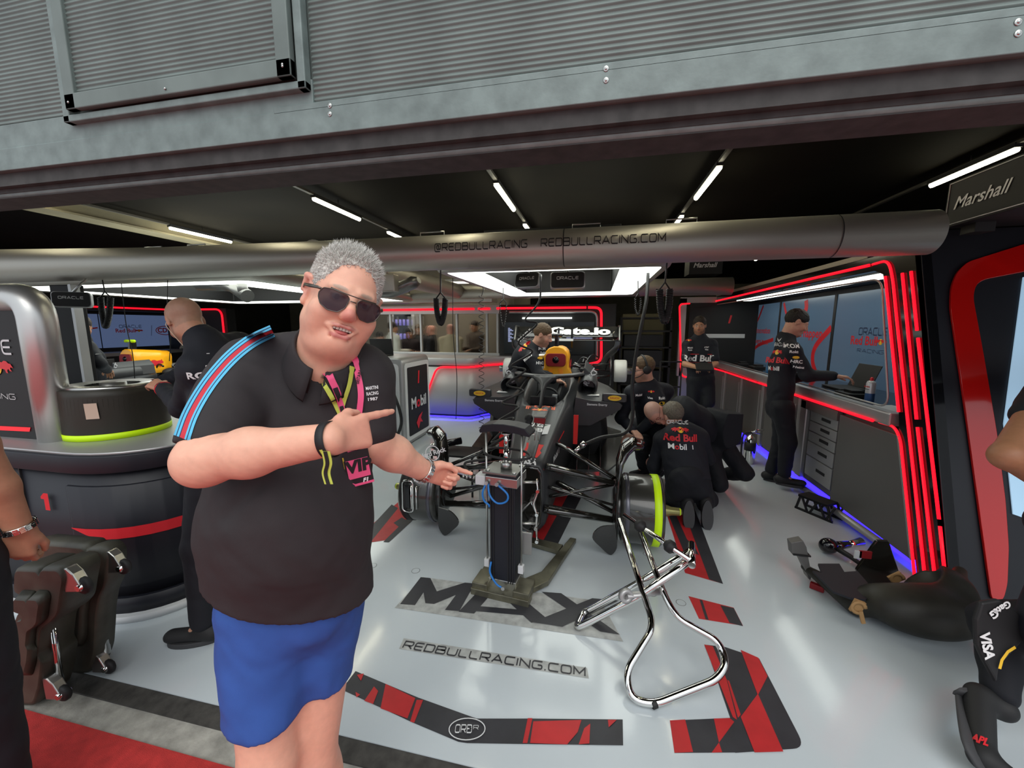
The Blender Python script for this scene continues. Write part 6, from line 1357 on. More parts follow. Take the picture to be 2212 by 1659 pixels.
    if cuff is not None:
        for s in 'lr':
            d = nrm(G['w'+s]-G['e'+s]); MB().lathe([(.030, -.018), (.0445, -.02), (.0445, -.008), (.030, -.006)], G['w'+s]-d*.008, d, 20).build('cuff', cuff, t)
    if legs:
        B_ = Field(lo-.05, hi+.05, res*1.1); B_.ell(G['pel']-ax*.0, (tw*.84, td_*.98, .13), basis(nrm(G['sl']-G['sr']), fwd, ax), k=.04)
        for s in 'lr':
            B_.cone(G['h'+s], G['k'+s] if not shorts else G['h'+s]*.12+G['k'+s]*.88, .098*legr, (.074 if not shorts else .088)*legr, k=.05)
            if not shorts: B_.cone(G['k'+s], G['a'+s]+nrm(G['k'+s]-G['a'+s])*.03, .073*legr, .058*legr, k=.03)
        B_.noise(fold, 24, seed+5, (1, 1, .5)); field_obj(botname, [B_], bottom, t)
        if shoes:
            for s in 'lr':
                td = nrm(G.get('toe'+s, fwd)); a = G['a'+s]; dn = G.get('dn'+s, V(0, 0, -1)); S_ = Field(a-.3, a+.3, .007); c0 = a+dn*.045; side = nrm(np.cross(td, dn))
                S_.cone(c0-td*.04+dn*-.01, a+dn*.01, .04, .043, k=.03); S_.cone(c0-td*.035, c0+td*.15, .041, .038, k=.03, flat=(dn, .8)); S_.cut(c0+dn*.034, dn)
                sh = field_obj('shoe', [S_], M_SHOE, t)
                MB().loft([[c0+dn*zz+td*(math.cos(u)*.118+.057)+side*math.sin(u)*(.043+.006*math.cos(u)) for u in np.linspace(0, 2*math.pi, 24, endpoint=False)] for zz in (.022, .028, .043, .047)]).build('sole', M_SOLE, sh)
    if hair:
        A = Field(H.c-.22, H.c+.22, res*.8); r = V(.083, .102, .093) if hair != 'long' else V(.09, .108, .098); zc = .037
        A.ell(H((0, -.019, zc)), r*hs, H.M, k=.01)
        if hair == 'long': A.cone(H((0, -.05, 0)), H((0, -.07, -.18)), .08*hs, .05*hs, k=.03)
        A.ell(H((0, .092, -.03)), V(.070, .08, .085 if hair != 'fringe' else .068)*hs, H.M, k=.006, sub=True)
        if hair != 'long':
            for sx in (-1, 1): A.ell(H((sx*.088, .012, -.035)), V(.025, .035, .045)*hs, H.M, k=.01, sub=True)
            A.ell(H((0, .01, -.13)), V(.1, .13, .075)*hs, H.M, k=.01, sub=True)
        A.noise(.0035, 120, seed+3); field_obj('hair', [A], hairm or HAIR_BR, t)
    if cap is not None:
        A = Field(H.c-.25, H.c+.25, res); A.ell(H((0, -.018, .045)), V(.086, .104, .086)*hs, H.M).ell(H((0, .1, .045)), V(.06, .06, .008)*hs, H.M, k=.01).cut(H((0, 0, .03)), -H.M[:, 2]); field_obj('cap', [A], cap, t)
    return t, G, H, topo, body
def glasses(t, H, m, w=.0022, name='glasses'):
    b = MB().use(m)
    for sx in (-1, 1):
        b.tube([H((sx*.032+.021*math.cos(a), .102, .001+.015*math.sin(a))) for a in np.linspace(0, 2*math.pi, 16, endpoint=False)], w, 6, closed=True); b.tube([H((sx*.053, .10, .004)), H((sx*.078, .06, .006)), H((sx*.082, -.005, .004))], w, 6)
    b.tube([H((-.011, .102, .003)), H((.011, .102, .003))], w, 6); return b.build(name, None, t)
def marks(t, topo, o, x, y, items, name='lettering', back=.2):
    k = Ink(o, x, y, topo, off=.003, reach=.5, back=back)
    for it in items:
        kd = it[0]
        if kd == 't': k.text(it[1], it[2], it[3], it[4] if len(it) > 4 else WHITE_INK, bold=.035, italic=it[5] if len(it) > 5 else 0, rot=it[6] if len(it) > 6 else 0)
        elif kd == 'w': k.wide(it[1], it[2], it[3], it[4] if len(it) > 4 else WHITE_INK, width=it[5] if len(it) > 5 else None, w=.2)
        elif kd == 'm': k.row([('M', WHITE_INK), ('o', RED_INK), ('bil', WHITE_INK), (' 1', WHITE_INK)][:it[3]], it[1], it[2])
        elif kd == 'b': k.bulls(it[1], it[2], it[3] if len(it) > 3 else 0)
        elif kd == 'o': k.poly(ell_poly(it[1]*2, it[1]), YEL_INK, 1, it[2])
        elif kd == 'p': k.poly(it[1], it[3] if len(it) > 3 else WHITE_INK, 1, it[2])
    return k.build(name, t)
WING = [(-.5, .4), (-.1, 0), (0, -.3), (.1, 0), (.5, .4), (.35, 0), (.12, -.35), (-.12, -.35), (-.35, 0)]
def wings(s): return [(a*s, b*s) for a, b in WING]
# ---- standing mechanic at the laptop
t, G, H, top, _ = person('mechanic in navy team kit typing on the laptop at the right worktop', dict(head=(1721, 697, 4.3), hf=V(.86, -.18, -.42), hu=V(.4, 0, 1), neck=(1702, 742, 4.32), chest=(1690, 790, 4.32), pel=(1683, 880, 4.32),
    sr=(1712, 758, 4.12), sl=(1700, 757, 4.52), er=(1745, 812, 4.06), wr=(1803, 812, 3.98), hdr=V(1, -.25, -.1), wl=(1768, 808, 4.3), ehl=V(0, 0, -1), hr=(1690, 880, 4.22), hl=(1690, 880, 4.42), ar=(1693, 1028, 4.2), al=(1665, 1020, 4.42), toer=V(1, -.3, 0), toel=V(1, -.2, 0)),
    f=(1, -.15, 0), tone='fair', hair='fringe', hairm=HAIR_BLK, torso=(.165, .12), hem=-.02, seed=2)
marks(t, top, P(1664, 765, Y=4.2), V(.55, -.75, 0), V(.1, .1, 1), [('p', wings(.05), (0, .15)), ('w', 'ORACLE', .03, (0, .105), WHITE_INK, .15), ('b', .045, (0, .03)), ('t', 'Red Bull', .055, (0, -.05), RED_INK), ('m', .042, (-.01, -.13), 4)], back=.1)
marks(t, top, P(1722, 790, Y=4.0), V(1, -.1, 0), V(-.3, 0, 1), [('t', 'MOM', .035, (-.03, .17)), ('t', 'Rokt', .025, (-.02, .12)), ('o', .013, (0, .07)), ('t', 'HRC', .03, (.01, .03)), ('t', 'Heinz', .022, (.03, -.02))], 'sleeve_lettering', back=.1)
# ---- standing mechanic facing the camera
t, G, H, top, _ = person('bearded mechanic in black team shirt and shorts standing with a tablet by the far cabinets', dict(head=(1511, 703, 5.7), hf=V(-.3, -1, -.12), neck=(1513, 731, 5.72), chest=(1512, 765, 5.72), pel=(1513, 815, 5.74),
    sr=(1486, 745, 5.7), sl=(1538, 745, 5.72), er=(1480, 786, 5.62), el=(1545, 786, 5.62), wr=(1507, 794, 5.45), wl=(1530, 796, 5.45), hdr=V(1, -.3, 0), hdl=V(-1, -.3, 0), hr=(1500, 822, 5.74), hl=(1527, 822, 5.74), ar=(1493, 920, 5.8), al=(1530, 928, 5.7)),
    f=(-.1, -1, 0), hs=.98, tone='tan', hair='short', hairm=HAIR_DK, beard=(.10, .06, .04), sleeve='short', shorts=True, torso=(.185, .12), hem=-.03, topname='shirt', botname='shorts', seed=3)
o = P(1512, 776, Y=5.5); marks(t, top, o, ex, ez, [('t', 'Red Bull', .085, (0, 0)), ('p', [(-.17, .055), (.17, .055), (.17, .061), (-.17, .061)], (0, 0), RED_INK), ('p', [(-.17, -.055), (.17, -.055), (.17, -.049), (-.17, -.049)], (0, 0), RED_INK), ('t', 'Mobil', .022, (-.1, .14)), ('t', 'Rokt', .02, (-.1, .11)), ('t', 'Visa', .02, (.1, .12)), ('t', 'AT&T', .018, (.1, .15)), ('b', .022, (-.12, .24))], back=.15)
tag(MB().box((G['wr']+G['wl'])/2+V(0, -.06, .02), (.2, .03, .13), np.array(Matrix.Rotation(-.9, 3, 'X'))).build('tablet', M_BLKM, None, bevel=.004), 'black tablet held in the hands of the mechanic in shorts', 'tablet')
# ---- kneeling mechanic, back to the camera
t, G, H, top, _ = person('grey-haired mechanic kneeling beside the right wheel hub with his back to the camera', dict(head=(1452, 898, 3.62), hf=V(-.5, .85, -.25), hu=V(-.15, .1, 1), neck=(1463, 925, 3.58), chest=(1472, 955, 3.5), pel=(1487, 1040, 3.36),
    sl=(1430, 950, 3.55), sr=(1512, 945, 3.52), el=(1412, 1005, 3.55), wl=(1418, 1040, 3.75), er=(1530, 990, 3.6), wr=(1505, 1010, 3.85), hl=(1465, 1055, 3.36), hr=(1508, 1055, 3.36), kl=(1455, 1085, 3.72), kr=(1530, 1078, 3.72), al=(1483, 1092, 3.32), ar=(1522, 1092, 3.32),
    toel=V(0, -.25, -1), toer=V(0, -.25, -1), dnl=V(0, -1, .2), dnr=V(0, -1, .2)), f=(-.2, 1, 0), tone='fair', hair='short', hairm=HAIR_GR, torso=(.20, .14), hem=.0, seed=4, legr=1.05)
o = P(1476, 930, Y=3.3); marks(t, top, o, nrm(V(1, .1, 0)), V(0, .12, 1), [('p', wings(.045), (-.02, .10)), ('w', 'ORACLE', .026, (0, .05), WHITE_INK, .17), ('b', .042, (.01, -.01)), ('t', 'Red Bull', .058, (.01, -.075), RED_INK), ('m', .046, (-.02, -.145), 3), ('t', '1', .032, (.095, -.145))], back=.2)
# ---- glasses-on-forehead man bending in
t, G, H, top, _ = person('bald grey-bearded mechanic with glasses on his forehead bending down beside the kneeling one', dict(head=(1419, 893, 3.66), hf=V(.25, -.62, -.6), hu=V(-.75, -.35, .35), neck=(1448, 888, 3.78), chest=(1475, 895, 3.86), pel=(1530, 930, 4.0),
    sl=(1450, 912, 3.72), sr=(1478, 880, 3.95), wl=(1425, 985, 3.75), wr=(1520, 980, 3.85), hl=(1525, 950, 3.98), hr=(1545, 940, 4.1), al=(1530, 1030, 4.15), ar=(1550, 1025, 4.25), khl=V(0, -1, 0), khr=V(.5, -1, 0), toel=V(-.3, -.9, 0)),
    f=(-.75, -.45, 0), tone='pink', beard=(.3, .27, .25), torso=(.19, .13), seed=5, hem=0, buzz=(.3, .22, .18))
b = MB()
for sx in (-1, 1): b.tube([H((sx*.032+.022*math.cos(a), .088, .055+.014*math.sin(a))) for a in np.linspace(0, 2*math.pi, 16, endpoint=False)], .0022, 6, closed=True); b.tube([H((sx*.054, .08, .055)), H((sx*.08, .0, .04))], .002, 6)
b.build('glasses', mat('brown_frame', (.12, .02, .015), .4), t)
# ---- headset mechanic
t, G, H, top, _ = person('bearded mechanic with glasses and headset crouching behind the right side of the car', dict(head=(1389, 797, 3.95), hf=V(-1, -.25, -.2), neck=(1402, 835, 4.0), chest=(1402, 870, 4.0), pel=(1415, 945, 4.1), sl=(1365, 848, 3.88), sr=(1440, 845, 4.12),
    wl=(1368, 930, 3.72), wr=(1372, 938, 3.9), er=(1412, 905, 3.9), hdr=V(-1, -.2, -.2), ehl=V(0, -.4, -1), hl=(1400, 955, 4.05), hr=(1432, 955, 4.15), kl=(1385, 960, 3.85), kr=(1425, 985, 3.85), al=(1390, 1010, 4.15), ar=(1420, 1015, 4.2)), f=(-.75, -.6, 0), tone='fair', hair='short', hairm=HAIR_BR, beard=(.16, .09, .05), torso=(.19, .13), seed=6)
glasses(t, H, M_BLKM); b = MB()
for sx in (-1, 1): b.lathe([(0, .03), (.034, .03), (.04, .015), (.036, 0), (0, 0)], H((sx*.08, -.005, -.002)), H.M@V(sx, 0, 0), 18)
b.tube([H((.1*math.cos(a), -.01, .005+.125*math.sin(a))) for a in np.linspace(.1, math.pi-.1, 14)], .01, 8); b.tube([H((-.1, 0, -.01)), H((-.08, .07, -.05)), H((-.03, .105, -.066))], .004, 6); b.build('headset', M_BLKM, t)
marks(t, top, P(1423, 865, Y=3.75), V(1, .1, 0), V(0, 0, 1), [('t', 'Rokt', .026, (.06, .0)), ('o', .016, (.06, -.045)), ('t', 'HRC', .03, (.06, -.09)), ('t', 'Mobil', .022, (-.16, .03)), ('b', .02, (-.04, .06)), ('t', 'Visa', .02, (-.05, .0))], back=.2)
# ---- mechanic leaning into the engine from the left
t, G, H, top, _ = person('short-haired bearded mechanic leaning over the engine from the left side of the car', dict(head=(1173, 724, 4.25), hf=V(.93, -.1, -.35), hu=V(.35, 0, 1), neck=(1152, 752, 4.3), chest=(1130, 775, 4.35), pel=(1105, 835, 4.6), sr=(1150, 778, 4.12), sl=(1128, 748, 4.5),
    er=(1165, 812, 4.05), wr=(1196, 822, 4.2), hdr=V(1, .2, -.1), wl=(1190, 812, 4.5), hr=(1108, 850, 4.5), hl=(1112, 850, 4.7), ar=(1110, 935, 4.75), al=(1122, 930, 4.9)), f=(1, -.25, -.3), tone='fair', hair='short', hairm=HAIR_BR, beard=(.16, .09, .05), torso=(.185, .125), seed=7)
marks(t, top, P(1123, 742, Y=4.15), nrm(V(.75, -.1, .65)), nrm(V(-.6, 0, .8)), [('b', .05, (.0, -.05)), ('t', 'ORACLE', .04, (.02, .06)), ('t', 'Mobil', .04, (-.02, -.17))], back=.15)
marks(t, top, P(1163, 782, Y=3.95), ex, ez, [('t', 'M M', .03, (0, .12)), ('t', 'Rokt', .024, (.01, .075)), ('o', .014, (0, .03)), ('t', 'HRC', .028, (0, -.02))], 'sleeve_lettering', back=.1)
# ---- bald mechanic at the wheel drum
t, G, H, top, _ = person('shaven-headed mechanic with an earpiece bending over the wheel drum at the left counter', dict(head=(400, 694, 1.72), hf=V(-.72, .25, -.62), hu=V(-.55, .15, .8), neck=(452, 735, 1.74), chest=(475, 805, 1.74), pel=(480, 985, 1.62), sr=(420, 800, 1.60), sl=(520, 745, 1.98),
    er=(395, 880, 1.66), wr=(352, 838, 1.78), hdr=V(-.9, .1, .25), hnr=V(0, -.5, .8), wl=(330, 835, 2.02), ehl=V(0, 0, -1), hr=(455, 1010, 1.55), hl=(500, 1010, 1.72), ar=(440, 1350, 1.44), al=(520, 1320, 1.6), toer=V(-1, -.35, 0), toel=V(-1, -.2, 0)), f=(-1, -.1, 0), res=.006,
    tone=(.50, .25, .16), buzz=(.30, .19, .13), beard=(.3, .18, .12), torso=(.175, .13), hem=.0, seed=8, cuff=RED_INK, fold=.003)
marks(t, top, P(390, 795, Y=1.45), nrm(V(1, .1, -.05)), nrm(V(.08, 0, 1)), [('t', 'VISA', .032, (0, .035), WHITE_INK, .25), ('t', 'AT&T', .024, (-.002, -.012)), ('t', 'ROKT', .034, (-.004, -.055)), ('o', .0145, (-.008, -.10)), ('t', 'RAUCH', .013, (-.008, -.10), RED_INK), ('t', 'RedBull', .025, (-.012, -.148), RED_INK)], back=.08)
MB().tube(bezier([H((-.083, 0, -.005)), H((-.088, .005, -.03)), H((-.06, .02, -.12)), H((-.05, .0, -.2))], 6), .0018, 6).build('earpiece', mat('cream_plastic', (.6, .5, .35), .4), t)
MB().tube(bezier([H((.083, 0, -.005)), H((.088, .005, -.03)), H((.07, .03, -.10)), H((.06, .02, -.2))], 6), .0018, 6).ball(H((.083, .004, 0)), .007).build('earpiece', MATS['cream_plastic'], t)
# ---- mechanic at the far left
t, G, H, top, _ = person('mechanic in navy jacket standing by the far left screens', dict(head=(176, 706, 3.25), hf=V(.9, -.3, -.3), neck=(178, 738, 3.27), chest=(185, 775, 3.28), pel=(190, 850, 3.3), sr=(190, 752, 3.12), sl=(170, 750, 3.4), er=(215, 785, 3.1), wr=(232, 800, 3.3), wl=(200, 800, 3.45), hr=(190, 860, 3.25), hl=(180, 860, 3.4), ar=(200, 1050, 3.3), al=(185, 1045, 3.4)),
    f=(1, -.5, 0), tone='tan', hair='short', hairm=HAIR_DK, torso=(.17, .12), seed=9)
marks(t, top, P(190, 760, Y=3.0), nrm(V(1, .1, 0)), ez, [('b', .016, (0, .03)), ('p', [(-.04, -.004), (.04, -.004), (.04, .004), (-.04, .004)], (0, -.01)), ('p', [(-.04, -.004), (.04, -.004), (.04, .004), (-.04, .004)], (0, -.03))], back=.1)
# ---- guests behind the glass
def cloth(name, c): return mat(name, c, .75, 0, bump=.1, bscale=500)
GUESTS = [((820, 728), 8.3, (.3, -1, 0), 'guest in a grey shirt and dark cap behind the glass, leftmost', dict(cap=M_BLKM, top=cloth('grey_shirt', (.12, .13, .15)), hair='short', hairm=HAIR_DK)),
          ((850, 708), 7.9, (.6, .8, 0), 'guest in a white shirt seen from behind, behind the glass', dict(top=cloth('white_shirt', (.55, .53, .46)), hair='short', hairm=HAIR_DK, tone='tan')),
          ((884, 720), 8.5, (.4, -1, 0), 'woman guest with long dark hair and dark clothes behind the glass', dict(top=cloth('dark_dress', (.02, .012, .014)), hair='long', hairm=HAIR_BLK, tone='tan', female=True)),
          ((904, 712), 8.7, (.6, -.8, 0), 'guest with brown hair in a black shirt between the woman and the bald man', dict(top=M_BLKM, hair='short', hairm=HAIR_BR, tone='tan')),
          ((930, 714), 8.4, (-.9, -.2, 0), 'bald guest in a dark suit behind the glass', dict(top=cloth('dark_suit', (.012, .012, .014)), tone='pink')),
          ((973, 712), 7.9, (-.3, .95, 0), 'guest in a cream jacket seen from behind, behind the glass', dict(top=cloth('cream_jacket', (.42, .35, .23)), hair=None, tone='pink')),
          ((1025, 705), 8.6, (-.5, -.9, 0), 'guest in a brown shirt using a phone behind the glass, rightmost', dict(top=cloth('brown_shirt', (.07, .05, .035)), hair='short', hairm=HAIR_DK, tone='tan'))]
for i, ((px, py), Y, f_, lab, kw) in enumerate(GUESTS):
    h = P(px, py, Y=Y); f_ = nrm(f_); sd = np.cross(f_, ez); nk_ = h-V(0, 0, .16)-f_*.02
    person(lab, dict(head=h, hf=f_+V(0, 0, -.2), neck=nk_, chest=nk_-V(0, 0, .17), pel=nk_-V(0, 0, .52), sl=nk_-sd*.19-V(0, 0, .06), sr=nk_+sd*.19-V(0, 0, .06), wl=nk_-sd*.14+f_*.28-V(0, 0, .36), wr=nk_+sd*.14+f_*.28-V(0, 0, .34),
        hl=nk_-sd*.09-V(0, 0, .56), hr=nk_+sd*.09-V(0, 0, .56), al=V(*(nk_-sd*.1)[:2], .09), ar=V(*(nk_+sd*.1)[:2], .09)), group='guests talking behind the glass', f=f_, res=.014, bottom=M_BLKM, topname='shirt', seed=20+i, collar=False, shoes=True, **kw)
# ================================================================== the man in the foreground
PD = lambda x, y, D: P(x, y, D=D)
hero = thing('person', 'grey-haired smiling man in sunglasses, black striped polo and blue shorts pointing to the car', 'person', V(*P(620, 1290, D=1.0)[:2], -.012))
CAMO = V(0, 0, CAM_H)
em = PD(759, 652, .875); rr_ = nrm(em-CAMO)
r0 = nrm(RT-rr_*(RT@rr_)); u0 = np.cross(r0, rr_)
tilt = math.radians(21); up_h = u0*math.cos(tilt)+r0*math.sin(tilt); ri_h = r0*math.cos(tilt)-u0*math.sin(tilt)
yaw_h = math.radians(12); fw_h = -rr_*math.cos(yaw_h)+ri_h*math.sin(yaw_h)
fw_h = nrm(fw_h-up_h*.02)
HS = .98
Hh = HF(em, fw_h, up_h, HS); Hh.c = em-Hh.M@V(0, .088, 0)*HS
# local x of HF = cross(fwd, up): image-left side of the face is +x or -x
SX = 1 if (Hh((1, 0, 0))-Hh.c)@r0 > 0 else -1
fH = Field(Hh.c-V(.17, .17, .22), Hh.c+V(.17, .17, .17), .0026)
head_prims(fH, Hh, HS, 1.0, .009)
E = lambda c, r, k=.02, sub=False: fH.ell(Hh(c), V(*r)*HS, Hh.M, k, sub); C = lambda a, b, ra, rb, k=.012, sub=False: fH.cone(Hh(a), Hh(b), ra*HS, rb*HS, k, sub)
for sx in (-1, 1):
    E((sx*.046, .062, -.036), (.026, .024, .022), .018); E((sx*.047, .034, -.066), (.024, .036, .030), .03)
    C((sx*.0165, .102, -.04), (sx*.036, .086, -.07), .0014, .0014, .007, True)
    C((sx*.08, .004, .022), (sx*.087, -.012, .024), .006, .007, .006); C((sx*.087, -.014, .022), (sx*.089, -.02, -.012), .006, .004, .006); E((sx*.083, -.0, -.034), (.006, .008, .011), .006)
E((0, .025, -.118), (.055, .05, .034), .03); E((0, .097, -.032), (.013, .012, .011), .008); C((0, .09, .0), (0, .101, -.03), .008, .0115, .01)
# open smiling mouth
C((-.024, .088, -.0655), (.024, .088, -.0655), .0075, .0075, .006, True); E((0, .09, -.070), (.024, .03, .0115), .006, True)
for a, b in (((-.031, .083, -.063), (-.012, .0955, -.0585)), ((-.012, .0955, -.0585), (.012, .0955, -.0585)), ((.012, .0955, -.0585), (.031, .083, -.063))): C(a, b, .0034, .0042, .005)
for a, b in (((-.030, .083, -.066), (-.012, .092, -.0815)), ((-.012, .092, -.0815), (.012, .092, -.0815)), ((.012, .092, -.0815), (.030, .083, -.066))): C(a, b, .0036, .0052, .005)
E((0, .07, -.098), (.024, .017, .018), .02); C((-.02, .083, -.088), (.02, .083, -.088), .0015, .0015, .008, True)
nb = PD(704, 782, 1.0)
fH.cone(Hh((0, -.015, -.07)), nb, .066*HS, .078, k=.03)
# arms
S1, E1, W1 = PD(534, 806, .98), PD(440, 994, .80), PD(710, 950, .77)
S2, E2, W2 = PD(790, 815, 1.05), PD(800, 950, 1.05), PD(917, 1018, 1.20)
fA = Field(np.minimum(np.minimum(S1, E1), W1)-.2, np.maximum(np.maximum(S1, E1), W1)+.2, .0034)
fA.cone(S1, E1, .056, .046, k=.03); fA.ell(E1+V(0, 0, -.0), (.042, .043, .042), k=.03); mA = E1*.62+W1*.38; fA.cone(E1, mA, .044, .0455, k=.03); fA.cone(mA, W1, .045, .032, k=.03); fA.noise(.0006, 60, 2)
d1 = nrm(PD(798, 928, .85)-W1); n1 = nrm(-rr_+u0*.25)
tips1 = hand_prims(fA, W1, d1, n1, u0, .97, curl=((.0, .05, .05), (1.45, 1.5, 1.0), (1.5, 1.5, 1.0), (1.5, 1.45, 1.0)), thumb=(.35, .6), r=.0092)
fB = Field(np.minimum(E2, W2)-.22, np.maximum(E2, W2)+.2, .0034)
fB.cone(S2, E2, .054, .05, k=.03); mB = E2*.6+W2*.4; fB.cone(E2, mB, .049, .046, k=.03); fB.cone(mB, W2, .045, .031, k=.03)
d2 = nrm(PD(978, 1030, 1.27)-W2); n2 = nrm(rr_*.8-u0*.15+r0*.15)
hand_prims(fB, W2, d2, n2, u0, .95, curl=((.15, .2, .1), (1.4, 1.4, .8), (1.5, 1.45, .8), (1.5, 1.45, .8)), thumb=(.15, .9), r=.0092)
# legs
H1, H2 = PD(565, 1310, 1.03), PD(708, 1290, 1.12); K1, K2 = PD(580, 1650, 1.02), PD(672, 1640, 1.14); A1 = V(K1[0]+.0, K1[1]+.03, .085); A2 = V(K2[0]+.02, K2[1]+.03, .085)
fL = Field(np.minimum.reduce([H1, A1, A2])-.17, np.maximum.reduce([H1, H2, A2])+.17, .007)
for h, k_, a in ((H1, K1, A1), (H2, K2, A2)): fL.cone(h, k_, .085, .066, k=.03); fL.cone(k_, a, .062, .04, k=.03); c_ = k_*.68+a*.32; fL.ell(c_+V(0, .02, 0), (.056, .06, .1), k=.03); fL.cone(a, a+V(.02, -.13, -.035), .04, .035, k=.02)
PEL, CH = PD(632, 1270, 1.06), PD(668, 880, 1.05)
fL.cone(PEL, PEL+V(0, 0, .03), .12, .12, k=.05)
fT = Field(np.minimum(PEL, CH)-.25, np.maximum(CH, nb)+.22, .011); fT.cone(PEL, CH, .12, .11, k=.04).cone(CH, nb-V(0, 0, .06), .08, .05, k=.03).cone(S1, S2, .04, .04, k=.04)
hc = skin_color(Hh, (.78, .42, .30), brow=(.45, .33, .26), extra=[((0, .096, -.0585), (.03, .02, .0045), (.55, .22, .2), .7), ((0, .092, -.0815), (.027, .02, .0062), (.60, .2, .19), .8), ((0, .07, -.07), (.028, .022, .012), (.22, .04, .035), 1), ((0, .108, -.03), (.016, .02, .016), (.62, .24, .2), .7), ((SX*-.085, -.01, 0), (.012, .03, .035), (.64, .25, .2), .6)])
def hero_col(v):
    c = hc(v)
    for w, t_ in ((W1+d1*.09, .11), (W2+d2*.08, .13)):
        q = np.linalg.norm(v-w, axis=1)/t_; a = np.clip(1.2-q, 0, 1)[:, None]*.55; c = c*(1-a)+np.array((.66, .27, .2))*a
    return c
body = field_obj('body', [fH, fA, fB, fL, fT], SKIN, hero, hero_col)
# teeth, tongue
b = MB()
for i in range(8):
    x = -.0245+.007*i; yy = .0885-.9*(x*x)/.03*.35; b.box(Hh((x, yy, -.0645)), V(.0064, .004, .0105)*HS, Hh.M)
b.build('teeth', mat('teeth', (.75, .70, .60), .25), hero, bevel=.0012); MB().ball(Hh((0, .078, -.075)), V(.019, .02, .006)*HS, Hh.M).build('tongue', mat('tongue', (.5, .12, .11), .4), hero)
# hair
HGREY = mat('silver_grey_hair', (.50, .47, .43), .55, 0, bump=1.0, bscale=220, var=.4, vscale=160)
fh = Field(Hh.c-.17, Hh.c+.18, .004); fh.ell(Hh((0, -.019, .031)), V(.0818, .0985, .0895)*HS, Hh.M, k=.01)
fh.ell(Hh((0, .105, -.0)), V(.079, .084, .096)*HS, Hh.M, k=.008, sub=True).ell(Hh((0, -.02, -.13)), V(.12, .15, .10)*HS, Hh.M, k=.008, sub=True)
for sx in (-1, 1): fh.ell(Hh((sx*.09, .0, -.028)), V(.03, .034, .045)*HS, Hh.M, k=.008, sub=True)
fh.noise(.0022, 170, 4); hair = field_obj('hair', [fh], HGREY, hero)
hb = bvh_of(hair); rs = np.random.RandomState(5); b = MB()
cnt = 0
while cnt < 5200:
    th_, ph = rs.rand()*2*math.pi, math.acos(1-rs.rand()*1.35); dl = V(math.sin(ph)*math.cos(th_), math.sin(ph)*math.sin(th_), math.cos(ph)); dw = Hh.M@dl
    h_ = hb.ray_cast(Vector(Hh((0, -.02, .036))+dw*.2), Vector(-dw), .2)
    cnt += 1
    if h_[0] is None: continue
    p = np.array(h_[0]); n = np.array(h_[1]); lp = Hh.M.T@(p-Hh.c)
    if np.linalg.norm(p-Hh((0, -.02, .036))) < .07: continue
    topf = np.clip((lp[2]-.05)/.06, 0, 1); L_ = (.005+.018*topf*(.4+rs.rand()))*HS
    dr = nrm(n*.8+Hh.M@V((rs.rand()-.5)*.9, .45*topf+(rs.rand()-.5)*.6, .5*topf-.35*(1-topf))); q = p-n*.001; w_ = .0007+.0005*rs.rand(); sd = nrm(np.cross(dr, rs.rand(3)-.5)); s2 = np.cross(dr, sd)
    m_ = q+dr*L_*.55; e_ = m_+nrm(dr+(rs.rand(3)-.5)*.7)*L_*.45
    ring0 = [q+sd*w_, q-sd*w_*.5+s2*w_*.87, q-sd*w_*.5-s2*w_*.87]; ring1 = [m_+(r_-q)*.7 for r_ in ring0]
    b.add(ring0+ring1+[e_], [(0, 1, 4, 3), (1, 2, 5, 4), (2, 0, 3, 5), (3, 4, 6), (4, 5, 6), (5, 3, 6)], True)
b.build('hair_strands', mat('silver_strand', (.62, .60, .56), .5), hair)
# sunglasses
HG = lambda v: Hh((v[0], v[1], v[2]-.007))
sg = MB().use(mat('gunmetal_frame', (.13, .115, .10), .3, .9)).tube([HG((-.006, .108, .008)), HG((.006, .108, .008))], .0014, 8)
sg.tube([HG((-.05, .096, .022)), HG((-.012, .109, .020)), HG((.012, .109, .020)), HG((.05, .096, .022))], .0013, 8)
LENS = mat('tinted_lens', (.035, .018, .026), .08, 0, alpha=.93, spec=.35)
shapes = [(-.034, .006), (-.028, .018), (-.012, .0215), (.020, .0185), (.0255, .012), (.022, -.010), (.010, -.0235), (-.010, -.0255), (-.026, -.0175), (-.033, -.004)]
for sx in (-1, 1):
    rim = []; 
    for a, c_ in fillet([V(-x, z) for x, z in shapes], .003, 2, True):
        x = sx*(.0345+a*1.0); rim.append(HG((x, .1075-abs(x)**2*4.2, -.001+c_)))
    sg.use(MATS['gunmetal_frame']).tube(rim, .0012, 6, closed=True)
    cc = np.mean(rim, 0)+fw_h*.0012; n_ = len(rim); sg.use(LENS).add(list(rim)+[cc], [(i, (i+1) % n_, n_) for i in range(n_)], True)
    sg.use(MATS['gunmetal_frame']).tube([HG((sx*.064, .089, .012)), HG((sx*.073, .083, .013)), HG((sx*.083, .045, .010)), HG((sx*.089, -.002, .008)), HG((sx*.088, -.03, -.005))], [.0016, .0022, .0028, .0024, .0018], 8, flat=(.6, 1.5))
    sg.tube([HG((sx*.009, .1035, .002)), HG((sx*.012, .098, -.008))], .0012, 6)
sg.build('sunglasses', None, hero)
